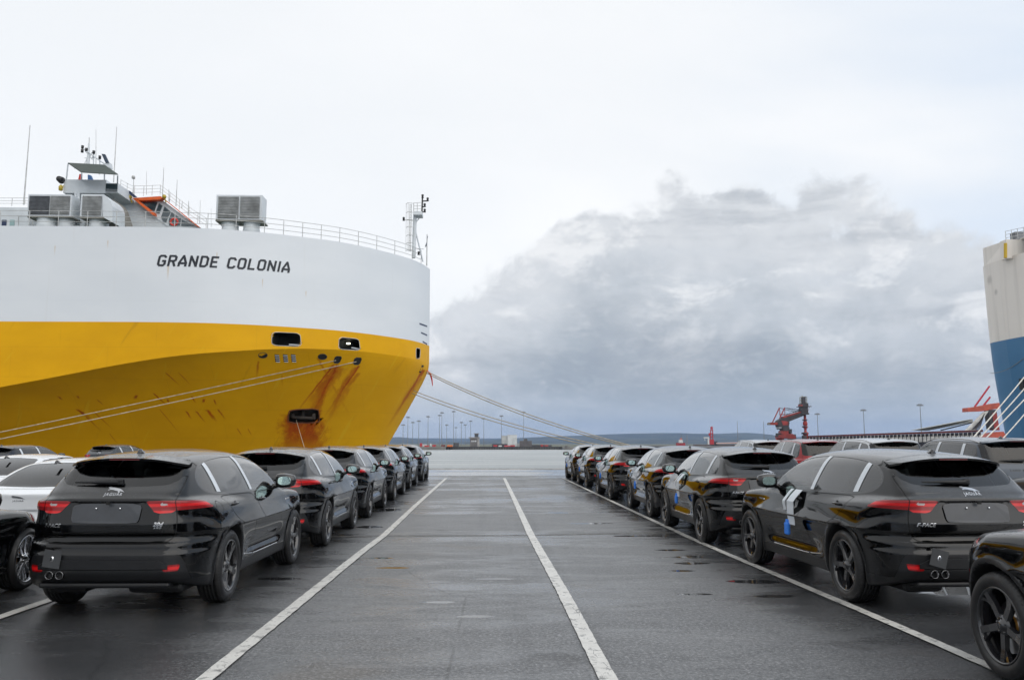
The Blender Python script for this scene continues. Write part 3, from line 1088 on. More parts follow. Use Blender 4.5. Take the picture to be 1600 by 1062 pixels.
def wheel_parts(wr, style):
    """meshes for one wheel, axle along x, outer face towards +x"""
    hw = 0.128
    rr = wr - 0.112 if style == 'black' else wr - 0.085
    t = MB()
    s = wr
    prof = [(rr, -hw + 0.02), (rr + 0.02, -hw), (rr + 0.05, -hw - 0.006), (s - 0.035, -hw + 0.002), (s - 0.012, -hw + 0.018), (s - 0.003, -hw + 0.04)]
    for gx in (-0.055, -0.018, 0.018, 0.055):
        prof += [(s, gx - 0.007), (s - 0.009, gx - 0.0045), (s - 0.009, gx + 0.0045), (s, gx + 0.007)]
    prof += [(s - 0.003, hw - 0.04), (s - 0.012, hw - 0.018), (s - 0.035, hw - 0.002), (rr + 0.05, hw + 0.006), (rr + 0.02, hw), (rr, hw - 0.02)]
    t.lathe(prof, 64, 'X')
    tyre = t.mesh('tyre', tyre_m)
    m = MB()
    m.lathe([(rr + 0.004, hw - 0.022), (rr + 0.006, hw - 0.010), (rr - 0.006, hw - 0.006), (rr - 0.014, hw - 0.02), (rr - 0.02, hw - 0.06), (rr - 0.03, -hw + 0.03), (rr + 0.004, -hw + 0.01)], 64, 'X')
    # hub
    m.lathe([(0.0, hw - 0.022), (0.032, hw - 0.022), (0.036, hw - 0.032), (0.075, hw - 0.040), (0.08, hw - 0.09), (0.0, hw - 0.09)], 32, 'X')
    n = 5 if style == 'black' else 10

    def spoke(a0, a1, w0, w1, r0=0.05, r1=None, x0=hw - 0.038, x1=hw - 0.016, th=0.03):
        r1 = r1 or rr - 0.004
        pts = []
        for (r, w, xx, an) in ((r0, w0, x0, a0), (r0 + (r1 - r0) * 0.55, (w0 * 0.6 + w1 * 0.4), x0 + 0.004, a0 + (a1 - a0) * 0.5), (r1, w1, x1, a1)):
            ca, sa = math.cos(an), math.sin(an)
            for (t_, k, dx) in ((-w / 2, 0, -th), (-w / 2 * 0.72, 0, 0.0), (w / 2 * 0.72, 0, 0.0), (w / 2, 0, -th)):
                pts.append((xx + dx, r * ca - t_ * sa, r * sa + t_ * ca))
        fs = []
        for i in range(2):
            for k in range(4):
                k2 = (k + 1) % 4
                fs.append((i * 4 + k, i * 4 + k2, (i + 1) * 4 + k2, (i + 1) * 4 + k))
        fs += [(0, 1, 2, 3), (11, 10, 9, 8)]
        m.add(pts, fs)
    for k in range(n):
        an = 2 * math.pi * k / n + math.pi / 2
        if style == 'black':
            spoke(an, an, 0.072, 0.062)
            # outer fork towards the rim on one side, giving the star its twist
            ca = an + 0.20
            spoke(an + 0.06, ca + 0.10, 0.03, 0.040, r0=0.15)
        else:
            spoke(an - 0.02, an - 0.13, 0.030, 0.024)
            spoke(an + 0.02, an + 0.13, 0.030, 0.024)
    for k in range(5):
        an = 2 * math.pi * (k + 0.5) / 5 + math.pi / 2
        m.lathe([(0.0, hw - 0.028), (0.008, hw - 0.028), (0.009, hw - 0.045)], 8, 'X', (0, 0.054 * math.cos(an), 0.054 * math.sin(an)))
    rim = m.mesh('rim', alloy_black if style == 'black' else alloy_silver)
    d = MB()
    d.lathe([(0.0, 0.018), (0.085, 0.018), (0.088, 0.0), (0.175, 0.0), (0.178, -0.006), (0.178, -0.024), (0.0, -0.024)], 40, 'X')
    disc = d.mesh('brake_disc', disc_m)
    c = MB()
    c.prism([(0.10 * math.cos(a) if i < 1 else r * math.cos(a), r * math.sin(a)) for i, (r, a) in enumerate([(0.10, 2.6), (0.19, 2.6), (0.196, 2.85), (0.196, 3.3), (0.19, 3.6), (0.10, 3.6)])], 'X', -0.04, 0.03)
    cal = c.mesh('brake_caliper', satin)
    h = MB()
    h.lathe([(0.0, 0.034), (0.06, 0.034), (0.075, 0.026), (0.082, 0.019)], 24, 'X')
    return tyre, rim, disc, cal, h.mesh('disc_hub', rust_disc)


def make_car(kind, P, wheel_style):
    """builds one car of a kind at the origin; returns its Empty"""
    V, N, parts, f, F = car_shell(P, kind)
    root = empty('parked_car')
    wb, wr = P['wb'], P['wr']

    def part(name, key, mat, parent=root, off=0.0):
        if key not in parts or len(parts[key]) == 0:
            return None
        return link_mesh(name, tri_mesh(name, V, parts[key], N, mat, off), mat, parent)
    body = part('body', 'body', paint_black)
    body['paint'] = 1
    part('shut_line', 'seam', seam, off=-0.004)
    for i, nm in ((0, 'R'), (1, 'R'), (0, 'L'), (1, 'L')):
        d = part('door', 'door%d%s' % (i, nm), paint_black)
        d['paint'] = 1
        s = 1 if nm == 'R' else -1
        hy, hz = P['handles'][i]
        hx = side_x(f, hy, hz, s) * s
        m = MB()
        m.tube([(hx - s * 0.01, hy - 0.085, hz), (hx + s * 0.022, hy - 0.07, hz), (hx + s * 0.030, hy, hz + 0.002), (hx + s * 0.022, hy + 0.07, hz), (hx - s * 0.01, hy + 0.085, hz)], [0.010, 0.012, 0.013, 0.012, 0.010], 8)
        m.lathe([(0.0, 0.0), (0.036, 0.0)], 16, 'X', (hx + s * 0.0015, hy, hz - 0.002))
        h = m.build('handle', trim_black, d)
        if kind == 'suv':
            # bright moulding along the foot of the door
            y0, y1 = ((0.60, 0.915) if i == 0 else (0.965, 2.05))
            m = MB()
            pts = []
            for k in range(9):
                yy = y0 + (y1 - y0) * k / 8
                zz = 0.385 + 0.055 * max(0.0, (1.1 - yy) / 0.6)**1.6
                pts.append((side_x(f, yy, zz, s) * s + s * 0.004, yy, zz))
            m.tube(pts, 0.0065, 6)
            m.build('sill_moulding', chrome, d)
    gate = part('tailgate', 'tailgate', paint_black)
    gate['paint'] = 1
    part('fuel_flap', 'fuel', paint_black)['paint'] = 1
    if kind == 'suv':
        part('rear_bumper', 'bumper', plastic)
    part('wheel_arch_trim', 'arch', plastic)
    for k_ in range(4):
        part('wheel_arch_liner', 'well%d' % k_, well_m)
    part('window_surround', 'trim', trim_black, off=0.001)
    for nm in 'RL':
        s = 1 if nm == 'R' else -1
        lp = part('tail_light', 'lamp' + nm, lamp_red, off=0.002)
        part('reverse_lamp', 'rlamp' + nm, white_lens, lp, off=0.003)
        part('reflector', 'refl' + nm, lamp_red, off=0.004)
        part('headlight', 'hl' + nm, white_lens, off=0.001)
        part('quarter_window', 'q' + nm, glass_side if kind != 'sedan' else glass_clear, off=-0.003)
        part('side_window', 'w' + nm, glass_side if kind != 'sedan' else glass_clear, off=-0.003)
        part('side_window', 'v' + nm, glass_clear, off=-0.003)
        part('pillar_film', 'film0' + nm, film, off=0.002)
        part('pillar_film', 'film1' + nm, film, off=0.002)
    part('rear_window', 'rglass', glass_dark, off=-0.003)
    part('windscreen', 'wglass', glass_clear, off=-0.003)
    part('grille', 'grille', trim_black, off=0.002)
    # lining of the cabin, seen through the glass
    keys = [k for k in parts if k in ('body', 'tailgate', 'door0L', 'door0R', 'door1L', 'door1R', 'trim', 'film0L', 'film0R', 'film1L', 'film1R')]
    TT = np.concatenate([parts[k] for k in keys])
    zc = V[TT][:, :, 2].min(1)
    yc = V[TT][:, :, 1].mean(1)
    TT = TT[(zc > P['zg'] - 0.28) & (yc < 2.3)]
    link_mesh('cabin_lining', tri_mesh('cabin_lining', V, TT[:, ::-1], N, liner, -0.022), liner, root)
    fl = MB()
    zf = P['zg'] - 0.42
    fl.box((0, 0.75, zf), (1.5, 2.9, 0.05))
    fl.box((0, 2.10, P['zg'] - 0.10), (1.50, 0.42, 0.20), bevel=0.05)          # dashboard
    fl.build('cabin_floor', liner, root)
    for (sx, sy) in ((-0.40, 1.35), (0.40, 1.35)):
        st = MB()
        st.box((sx, sy, P['zg'] + 0.02), (0.46, 0.14, 0.52), Matrix.Rotation(-0.22, 3, 'X'), 0.06)
        st.box((sx, sy + 0.26, P['zg'] - 0.26), (0.48, 0.5, 0.16), None, 0.05)
        st.box((sx, sy - 0.10, P['zg'] + 0.33), (0.25, 0.09, 0.16), None, 0.04)
        st.build('seat', seat_m, root)
    st = MB()
    st.box((0, 0.36, P['zg'] - 0.02), (1.18, 0.14, 0.46), Matrix.Rotation(-0.25, 3, 'X'), 0.05)
    for sx in (-0.4, 0.4):
        st.box((sx, 0.27, P['zg'] + 0.24), (0.25, 0.08, 0.13), None, 0.035)
    st.build('rear_bench', seat_m, root)
    sw = MB()
    sw.lathe([(0.185 + 0.012 * math.cos(a), 0.012 * math.sin(a)) for a in [i * math.pi / 3 for i in range(6)]], 24, 'Y', (0.38, 0, 0), closed=True)
    o = sw.build('steering_wheel', liner, root); o.location = (0, 1.83, P['zg'] + 0.0); o.rotation_euler = (-0.35, 0, 0)
    # wheels
    ty, rim, disc, cal, hub = wheel_parts(wr, wheel_style)
    tr = {'suv': 0.797, 'boxy': 0.825, 'sedan': 0.79}[kind]
    for s in (1, -1):
        for yy in (0, wb):
            w = link_mesh('wheel', rim, None, root)
            w.location = (s * tr, yy, wr)
            w.rotation_euler = (random.uniform(0, 6.28), 0, 0 if s > 0 else math.pi)
            for nm, me in (('tyre', ty), ('brake_disc', disc), ('brake_caliper', cal), ('disc_hub', hub)):
                c = link_mesh(nm, me, None, w)
    # mirrors
    my, mz = P['mirror']
    for s in (1, -1):
        m = MB()
        bx = side_x(f, my, mz - 0.05, s)
        bm = bmesh.new()
        bmesh.ops.create_cube(bm, size=1.0)
        bmesh.ops.subdivide_edges(bm, edges=bm.edges, cuts=3, use_grid_fill=True)
        for v in bm.verts:
            p = v.co.copy()
            q = p.normalized() * 0.62
            p = p.lerp(q, 0.55)
            tap = 1.0 - 0.22 * (p.x + 0.5)
            v.co = Vector((p.x * 0.25, p.y * 0.15 * tap + 0.02 * (p.x + .5) * -1, p.z * 0.185 * tap))
        bm.verts.index_update()
        vs = [(s * (bx + 0.155 + v.co.x), my + v.co.y, mz + 0.02 + v.co.z) for v in bm.verts]
        m.add(vs, [tuple(v.index for v in q.verts) for q in bm.faces], True)
        bm.free()
        m.tube([(s * (bx - 0.03), my + 0.02, mz - 0.055), (s * (bx + 0.12), my, mz - 0.03)], [0.035, 0.022], 8)
        mo = m.build('mirror', trim_black, root)
        g = MB()
        n = 20
        ring = [(s * (bx + 0.155 + 0.084 * abs(math.cos(a))**0.7 * (1 if math.cos(a) >= 0 else -1)), my - 0.090, mz + 0.02 + 0.054 * abs(math.sin(a))**0.7 * (1 if math.sin(a) >= 0 else -1)) for a in [2 * math.pi * i / n for i in range(n)]]
        g.add(ring, [tuple(range(n))])
        g.build('mirror_glass', mirror_glass, mo)
    # roof fin
    m = MB()
    zr = float(F['ZR'](np.array([-0.25 if kind != 'sedan' else 0.0]))[0])
    yr = -0.20 if kind != 'sedan' else 0.0
    fin = [(yr - 0.09, zr - 0.012), (yr - 0.085, zr + 0.030), (yr - 0.06, zr + 0.052), (yr - 0.03, zr + 0.045), (yr + 0.04, zr + 0.012), (yr + 0.09, zr - 0.008)]
    rings = []
    for dx, k in ((-0.022, 0.0), (-0.010, 0.9), (0.010, 0.9), (0.022, 0.0)):
        rings.append([(dx, a, (zr - 0.01) + (b - zr + 0.01) * (k if k else 0.35)) for a, b in fin])
    nf = len(fin)
    vs = [p for r_ in rings for p in r_]
    fs = [(i * nf + k, i * nf + k + 1, (i + 1) * nf + k + 1, (i + 1) * nf + k) for i in range(3) for k in range(nf - 1)]
    fs += [(0, nf, 2 * nf, 3 * nf), (nf - 1, 4 * nf - 1, 3 * nf - 1, 2 * nf - 1)]
    m.add(vs, fs, True)
    m.build('roof_aerial', trim_black, root)
    # spoiler over the rear glass
    if kind != 'sedan':
        SPW, SPY = (0.60, 0.17) if kind == 'suv' else (0.62, 0.0)
        m = MB()
        n = 15
        vs = []
        for k in range(n):
            x = -SPW + 2 * SPW * k / (n - 1)
            a = abs(x)
            zt_ = float(F['ZR'](np.array([-0.62 + SPY]))[0]) - P['cross'] * (a / 0.65)**2.4
            yb = -0.80 + 0.16 * a**2 + 0.10 * max(0, (a - 0.45) / 0.15)**2
            thick = 0.022
            vs += [(x, -0.56 + SPY + 0.03 * a, zt_ + 0.004), (x, yb + SPY, zt_ - 0.026), (x, yb + SPY + 0.006, zt_ - 0.026 - thick), (x, -0.60 + SPY + 0.05 * a, zt_ - 0.050)]
        fs = []
        for k in range(n - 1):
            for j in range(4):
                fs.append((k * 4 + j, k * 4 + (j + 1) % 4, (k + 1) * 4 + (j + 1) % 4, (k + 1) * 4 + j))
        fs += [(0, 1, 2, 3), tuple(reversed(range((n - 1) * 4, n * 4)))]
        m.add(vs, fs)
        o = m.build('roof_spoiler', paint_black, root); o['paint'] = 1
        # high brake light strip
        m = MB()
        zz = float(F['ZR'](np.array([-0.62 + SPY]))[0]) - 0.042
        m.box((0, -0.798 + SPY, zz), (0.30, 0.012, 0.010))
        m.build('high_brake_light', lamp_dark, root)
    # tailgate furniture
    if kind in ('suv', 'boxy'):
        wz = 1.285 if kind == 'suv' else 1.32
        m = MB()
        pts = []
        for k in range(9):
            x = -0.42 + 0.44 * k / 8
            pts.append((x, rear_y(f, x, wz) - 0.030, wz + 0.004))
        m.tube(pts, [0.007, 0.009, 0.010, 0.012, 0.018, 0.021, 0.022, 0.024, 0.024], 8)
        m.box((0.03, rear_y(f, 0.03, wz) - 0.022, wz + 0.006), (0.075, 0.05, 0.055), None, 0.012)
        m.build('rear_wiper', plastic, gate)
    pl = P['plate']
    if kind == 'suv':
        zc = (pl[1] + pl[2]) / 2 - 0.003
        m = MB()
        yb = rear_y(f, 0, zc)
        n = 11
        vs = []
        corner = [(-0.335, 1), (0.335, 1)]
        outline = chaikin([(-0.335, 0.093), (0.335, 0.093), (0.325, -0.06), (0.305, -0.093), (-0.305, -0.093), (-0.325, -0.06)], 2, 0.15)
        vs = [(u, rear_y(f, u, zc + v) - 0.010 - 0.008 * (1 - (v / 0.093)**2), zc + v) for u, v in outline]
        vs2 = [(u * 0.97, rear_y(f, u, zc + v) + 0.010, zc + v * 0.97) for u, v in outline]
        k = len(outline)
        m.add(vs + vs2, [tuple(range(k))] + [(i, i + k, (i + 1) % k + k, (i + 1) % k) for i in range(k)])
        pp = m.build('plate_panel', plate_m, gate)
        m = MB()
        for (u, v) in ((-0.10, 0.045), (0.13, 0.045)):
            m.lathe([(0.0, -0.004), (0.008, -0.003), (0.009, 0.004)], 10, 'Y', (u, rear_y(f, u, zc + v) - 0.018, zc + v))
        m.build('plate_screw', chrome, gate)
        m = MB(); m.box((0.02, yb - 0.018, 1.098), (0.032, 0.02, 0.028)); m.build('gate_latch', seam, gate)
        # lettering and emblem on the tailgate
        def letters(body, x, z, size, name, mat, shear=0.25, sp=1.0, wt=0.0):
            me = text_mesh(body, size, 0.003, shear, sp, wt)
            emboss(f, me, x, z)
            me.materials.append(mat)
            o_ = link_mesh(name, me, mat, gate)
            return o_
        letters('JAGUAR', 0.02, 1.178, 0.038, 'lettering', satin, 0.0, 1.35, 0.0008)
        letters('F-PACE', -0.52, 0.885, 0.050, 'lettering', satin, 0.35, 1.05, 0.0006)
        letters('20d', 0.50, 0.895, 0.052, 'lettering', satin, 0.35, 1.1, 0.0012)
        letters('AWD', 0.50, 0.862, 0.022, 'lettering', satin, 0.35, 1.6, 0.0006)
        # leaping animal emblem: thin silhouette with thickness
        leap = [(-0.085, 0.028), (-0.072, 0.034), (-0.055, 0.034), (-0.045, 0.028), (-0.02, 0.026), (0.01, 0.020), (0.035, 0.016), (0.06, 0.006), (0.085, -0.010), (0.10, -0.018), (0.07, -0.010), (0.045, -0.006), (0.055, -0.020), (0.040, -0.022), (0.028, -0.006), (0.0, -0.002), (-0.02, 0.004), (-0.05, 0.006), (-0.07, 0.000), (-0.075, 0.004), (-0.055, 0.014), (-0.07, 0.018)]
        m = MB()
        k = len(leap)
        m.add([(u + 0.02, rear_y(f, u + 0.02, 1.215 + v) - 0.006, 1.215 + v) for u, v in leap] + [(u + 0.02, rear_y(f, u + 0.02, 1.215 + v) + 0.001, 1.215 + v) for u, v in leap],
              [tuple(range(k)), tuple(reversed(range(k, 2 * k)))] + [(i, (i + 1) % k, (i + 1) % k + k, i + k) for i in range(k)])
        m.build('emblem', satin, gate)
        # bumper: reflectors, exhaust tips, valance step
        for x0 in (-0.49, -0.39):
            m = MB()
            yb_ = rear_y(f, x0, 0.44)
            m.lathe([(0.038, 0.10), (0.038, -0.035), (0.0365, -0.038), (0.0345, -0.036), (0.034, 0.09)], 24, 'Y', (x0, yb_, 0.425))
            o = m.build('exhaust_pipe', tip_metal, root)
            m = MB(); m.lathe([(0.0, 0.03), (0.0345, 0.03)], 20, 'Y', (x0, yb_, 0.425)); m.build('exhaust_bore', seam, o)
        m = MB()                      # lower valance and silencer
        m.box((0.0, -0.80, 0.315), (1.25, 0.30, 0.05), None, 0.02)
        m.box((0.42, -0.55, 0.27), (0.55, 0.42, 0.12), None, 0.05)
        m.box((-0.45, -0.55, 0.27), (0.40, 0.42, 0.12), None, 0.05)
        m.build('silencer', plastic, root)
        # step line across the bumper
        m = MB()
        vs = []
        for k in range(25):
            x = -0.62 + 1.24 * k / 24
            e = 0.0 if abs(x) < 0.52 else (abs(x) - 0.52) * 0.5
            for (zz, dd) in ((0.565 - e, 0.004), (0.56 - e, 0.016), (0.475, 0.016), (0.468, 0.004)):
                vs.append((x, rear_y(f, x, zz) - dd, zz))
        fs = [(k * 4 + j, (k + 1) * 4 + j, (k + 1) * 4 + j + 1, k * 4 + j + 1) for k in range(24) for j in range(3)]
        m.add(vs, fs)
        m.build('bumper_insert', plastic, root)
        # fender vent badge
        for s in (1, -1):
            m = MB()
            xx = side_x(f, 2.33, 0.93, s)
            m.prism([(2.22, 0.925), (2.40, 0.935), (2.42, 0.95), (2.24, 0.945)], 'X', s * (xx - 0.02), s * (xx + 0.006))
            m.build('wing_badge', chrome, root)
        # towing eye cover seam / door crease is in the body
    else:
        m = MB()
        zc = (pl[1] + pl[2]) / 2
        if kind == 'sedan':
            for s in (-0.14, 0.14):
                m.box((s, rear_y(f, s, zc + 0.03) - 0.004, zc + 0.03), (0.03, 0.012, 0.018))
            m.build('plate_clip', seam, gate)
            me = text_mesh('JAGUAR', 0.034, 0.003, 0.0, 1.3, 0.0006)
            emboss(f, me, 0, 0.90)
            link_mesh('lettering', me, chrome, gate)
            m = MB()
            leap = [(-0.085, 0.028), (-0.055, 0.034), (-0.02, 0.026), (0.035, 0.016), (0.10, -0.018), (0.045, -0.006), (0.0, -0.002), (-0.05, 0.006), (-0.075, 0.004)]
            k = len(leap)
            m.add([(u, rear_y(f, u, 0.935 + v) - 0.006, 0.935 + v) for u, v in leap], [tuple(range(k))])
            m.build('emblem', satin, gate)
            for s in (1, -1):
                m = MB()
                xx = side_x(f, 2.42, 0.74, s)
                m.prism([(2.28, 0.70), (2.60, 0.735), (2.66, 0.76), (2.62, 0.76), (2.30, 0.725)], 'X', s * (xx - 0.03), s * (xx + 0.004))
                m.build('wing_badge', chrome, root)
        else:
            m.box((0, rear_y(f, 0, zc) - 0.006, zc), (0.56, 0.02, 0.12))
            m.build('plate_panel', plastic, gate)
            me = text_mesh('LAND ROVER', 0.055, 0.003, 0.0, 1.7, 0.001)
            emboss(f, me, 0, 1.13)
            link_mesh('lettering', me, trim_black, gate)
            for s in (1, -1):                                     # roof rails
                m = MB()
                pts = []
                for k in range(12):
                    yy = -0.55 + 2.1 * k / 11
                    e = min(1.0, min(k, 11 - k) / 1.5)
                    pts.append((s * 0.63, yy, float(F['ZR'](np.array([yy]))[0]) - 0.075 + 0.045 * e))
                m.tube(pts, 0.014, 6)
                m.build('roof_rail', satin, root)
    root['fx'] = 1
    return root, f, F


mirror_glass = simple_mat('mirror_glass', (0.55, 0.72, 0.68), 0.02, 1.0)
lamp_dark = simple_mat('dark_red_lamp', (0.12, 0.002, 0.003), 0.2, coat=1.0)
plate_m = simple_mat('bare_plate_recess', (0.030, 0.034, 0.041), 0.36, var=0.15, vscale=5, coat=0.15)
# ---------------------------------------------------------------- placing by sight line at a real distance
_ct, _st = math.cos(PITCH), math.sin(PITCH)
_cy, _sy = math.cos(YAW), math.sin(YAW)
_FW, _RT, _UP = Vector((_sy * _ct, _cy * _ct, _st)), Vector((_cy, -_sy, 0)), Vector((-_sy * _st, -_cy * _st, _ct))


def ray(px, py):
    return _FW + _RT * ((px - 800) / 1333.3) + _UP * ((531 - py) / 1333.3)


def at(px, py, Y):
    """the point at distance Y (metres along the lane) seen at photo position px, py"""
    r = ray(px, py)
    return Vector((0, 0, 1.68)) + r * (Y / r.y)


# ---------------------------------------------------------------- ground
QY = 55.8
WATER_Z = -6.0


def asphalt_mat(concrete=False):
    t = NT('wet_concrete' if concrete else 'wet_asphalt')
    p = t.pos()
    x, y, z = t.xyz(p)
    big = t.noise(t.map(p, (0.10, 0.30, 1)), 1.0, 5, 0.6, 0.4)
    mid = t.noise(t.map(p, (0.55, 1.5, 1)), 1.0, 6, 0.62, 0.5)
    # tyre-worn bands that run along the lane
    band = t.noise(t.map(p, (1.1, 0.05, 1)), 1.0, 3, 0.5)
    grain = t.noise(p, 160.0, 4, 0.75)
    stones = t.voro(p, 75.0)
    sv = t.xyz(stones.outputs['Color'])[0]
    if concrete:
        base = t.mix(t.smooth(mid, 0.3, 0.7), (0.26, 0.27, 0.28), (0.38, 0.39, 0.40))
    else:
        base = t.mix(t.smooth(mid, 0.30, 0.72), (0.078, 0.081, 0.085), (0.140, 0.143, 0.147))
        base = t.mix(t.math('MULTIPLY', t.smooth(sv, 0.55, 1.0), 0.60), base, (0.26, 0.262, 0.265))
        base = t.mix(t.math('MULTIPLY', t.smooth(grain, 0.52, 0.30), 0.55), base, (0.012, 0.012, 0.013))
        base = t.mix(t.math('MULTIPLY', t.smooth(t.noise(t.map(p, (0.5, 0.8, 1), (3, 9, 0)), 1.0, 4), 0.60, 0.70), 0.35), base, (0.09, 0.06, 0.025))
    if not concrete:
        cr = t.voro(t.map(t.comb(x, t.math('ADD', y, t.math('MULTIPLY', mid, 0.8)), 0.0), (0.22, 0.30, 1)), 1.0, 'DISTANCE_TO_EDGE')
        ck = t.math('MULTIPLY', t.smooth(cr.outputs['Distance'], 0.0035, 0.0012), t.smooth(big, 0.42, 0.56))
        base = t.mix(t.math('MULTIPLY', ck, 0.85), base, (0.008, 0.008, 0.008))
        oil = t.noise(t.map(p, (0.9, 0.9, 1), (11, 4, 0)), 1.0, 3)
        base = t.mix(t.math('MULTIPLY', t.smooth(oil, 0.66, 0.74), 0.7), base, (0.018, 0.018, 0.018))
        rubber = t.noise(t.map(p, (2.2, 0.03, 1), (5, 2, 0)), 1.0, 3)
        base = t.mix(t.math('MULTIPLY', t.smooth(rubber, 0.56, 0.68), 0.30), base, (0.022, 0.022, 0.024))
    # where water stands: noise film + some definite puddles
    wet = t.math('ADD', t.math('MULTIPLY', big, 0.62), t.math('MULTIPLY', mid, 0.38))
    wet = t.math('ADD', wet, t.math('MULTIPLY', t.math('SUBTRACT', band, 0.5), 0.12))
    # rain has run off to the strips beside the rows of cars
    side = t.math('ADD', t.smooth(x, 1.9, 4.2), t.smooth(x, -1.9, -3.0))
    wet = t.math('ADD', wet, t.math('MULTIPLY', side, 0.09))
    film = t.smooth(wet, 0.44, 0.64)
    pud = t.smooth(wet, 0.70, 0.76)
    wob = t.math('MULTIPLY', t.math('SUBTRACT', t.noise(t.map(p, (1.0, 2.2, 1)), 3.0, 5, 0.65), 0.5), 1.5)
    for (cx, cy, rx, ry) in PUDDLES:
        dx = t.math('DIVIDE', t.math('SUBTRACT', x, cx), rx)
        dy = t.math('DIVIDE', t.math('SUBTRACT', y, cy), ry)
        d = t.math('ADD', t.math('SQRT', t.math('ADD', t.math('MULTIPLY', dx, dx), t.math('MULTIPLY', dy, dy))), wob)
        pud = t.math('MAXIMUM', pud, t.smooth(d, 1.05, 0.70))
    if not concrete:
        m1 = t.noise(p, 4.0, 5, 0.7)
        m2 = t.noise(p, 55.0, 5, 0.75)
        base = t.mix(t.math('MULTIPLY', t.smooth(m1, 0.50, 0.68), 0.45), base, (0.035, 0.036, 0.038))
        base = t.mix(t.math('MULTIPLY', t.smooth(m2, 0.52, 0.70), 0.55), base, (0.030, 0.031, 0.033))
        m3 = t.noise(p, 30.0, 7, 0.8)
        base = t.mix(t.math('MULTIPLY', t.smooth(m3, 0.51, 0.60), 0.70), base, (0.016, 0.017, 0.018))
        base = t.mix(t.math('MULTIPLY', t.smooth(m3, 0.47, 0.40), 0.55), base, (0.36, 0.362, 0.365))
        base = t.mix(t.math('MULTIPLY', t.smooth(m2, 0.46, 0.32), 0.35), base, (0.24, 0.242, 0.245))
    base = t.mix(t.math('MULTIPLY', film, 0.50), base, (0.060, 0.062, 0.065))
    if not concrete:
        base = t.mix(t.math('MULTIPLY', side, 0.75), base, (0.024, 0.025, 0.027))  # wet strips; the reflection of the dark cars is also painted into the colour
    base = t.mix(t.math('MULTIPLY', pud, 0.8), base, (0.014, 0.014, 0.015))
    rough = t.smooth(film, 0.0, 1.0, 0.46 if not concrete else 0.28, 0.16 if not concrete else 0.10)
    rough = t.math('MULTIPLY', rough, t.smooth(pud, 0.0, 1.0, 1.0, 0.06))
    rough = t.math('ADD', rough, t.math('MULTIPLY', t.math('SUBTRACT', grain, 0.5), 0.10))
    rough = t.math('MAXIMUM', rough, 0.012)
    h = t.math('ADD', t.math('MULTIPLY', grain, 0.5), t.math('MULTIPLY', stones.outputs['Distance'], 0.6))
    amt = t.math('MULTIPLY', t.smooth(pud, 0.0, 0.6, 1.0, 0.0), t.smooth(film, 0, 1, 0.55, 0.28))
    if not concrete:
        h = t.math('ADD', h, t.math('MULTIPLY', m3, 1.2))
    if concrete:
        amt = t.math('MULTIPLY', amt, 0.35)
    nrm = t.bump(h, amt, 0.006)
    t.bsdf(base, rough, 0, nrm, spec=0.55)
    return t.done()


PUDDLES = [(2.2, 18.2, 0.55, 0.16), (2.75, 15.75, 0.62, 0.10), (2.95, 13.7, 0.30, 0.12), (3.0, 12.9, 0.25, 0.16), (2.9, 12.2, 0.28, 0.12),
           (3.25, 10.6, 0.35, 0.16), (3.2, 9.6, 0.25, 0.10), (1.75, 21.0, 0.3, 0.2), (-1.55, 12.9, 0.22, 0.09), (-1.25, 11.9, 0.26, 0.07),
           (-0.52, 9.35, 0.24, 0.07), (-0.12, 8.60, 0.22, 0.06), (-2.6, 11.0, 0.30, 0.12), (5.6, 10.0, 0.9, 0.5), (6.4, 9.0, 0.9, 0.7), (5.0, 7.3, 0.6, 0.4),
           (2.35, 9.75, 0.22, 0.06), (0.1, 10.9, 0.3, 0.06), (2.6, 11.5, 0.2, 0.08), (-2.35, 17.6, 0.3, 0.3), (-2.4, 22.0, 0.3, 0.4)]

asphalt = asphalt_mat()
concrete = asphalt_mat(True)


def sheet(name, x0, x1, y0, y1, z, mat, nx=1, ny=1):
    me = bpy.data.meshes.new(name)
    vs, fs = [], []
    for j in range(ny + 1):
        for i in range(nx + 1):
            vs.append((x0 + (x1 - x0) * i / nx, y0 + (y1 - y0) * j / ny, z))
    for j in range(ny):
        for i in range(nx):
            a = j * (nx + 1) + i
            fs.append((a, a + 1, a + nx + 2, a + nx + 1))
    me.from_pydata(vs, [], fs); me.materials.append(mat)
    return link_mesh(name, me)


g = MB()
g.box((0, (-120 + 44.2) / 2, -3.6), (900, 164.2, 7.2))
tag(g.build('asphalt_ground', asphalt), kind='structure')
g = MB()
g.box((0, (44.2 + 55.2) / 2, -3.6), (900, 11.0, 7.2))
tag(g.build('concrete_apron', concrete), kind='structure')
stone = simple_mat('weathered_concrete', (0.27, 0.26, 0.245), 0.6, var=0.3, vscale=2.0, bump=0.4, bscale=12)
g = MB()
g.box((0, 55.5, -3.50), (900, 0.6, 7.06), None)
tag(g.build('quay_coping', stone), kind='structure')

# pavement joint that crosses the lanes: an open crack between a pale kerb edge and the next slab
crack = simple_mat('open_joint', (0.006, 0.006, 0.006), 0.8)
edge = simple_mat('joint_concrete', (0.17, 0.165, 0.155), 0.55, var=0.35, vscale=6, bump=0.3)


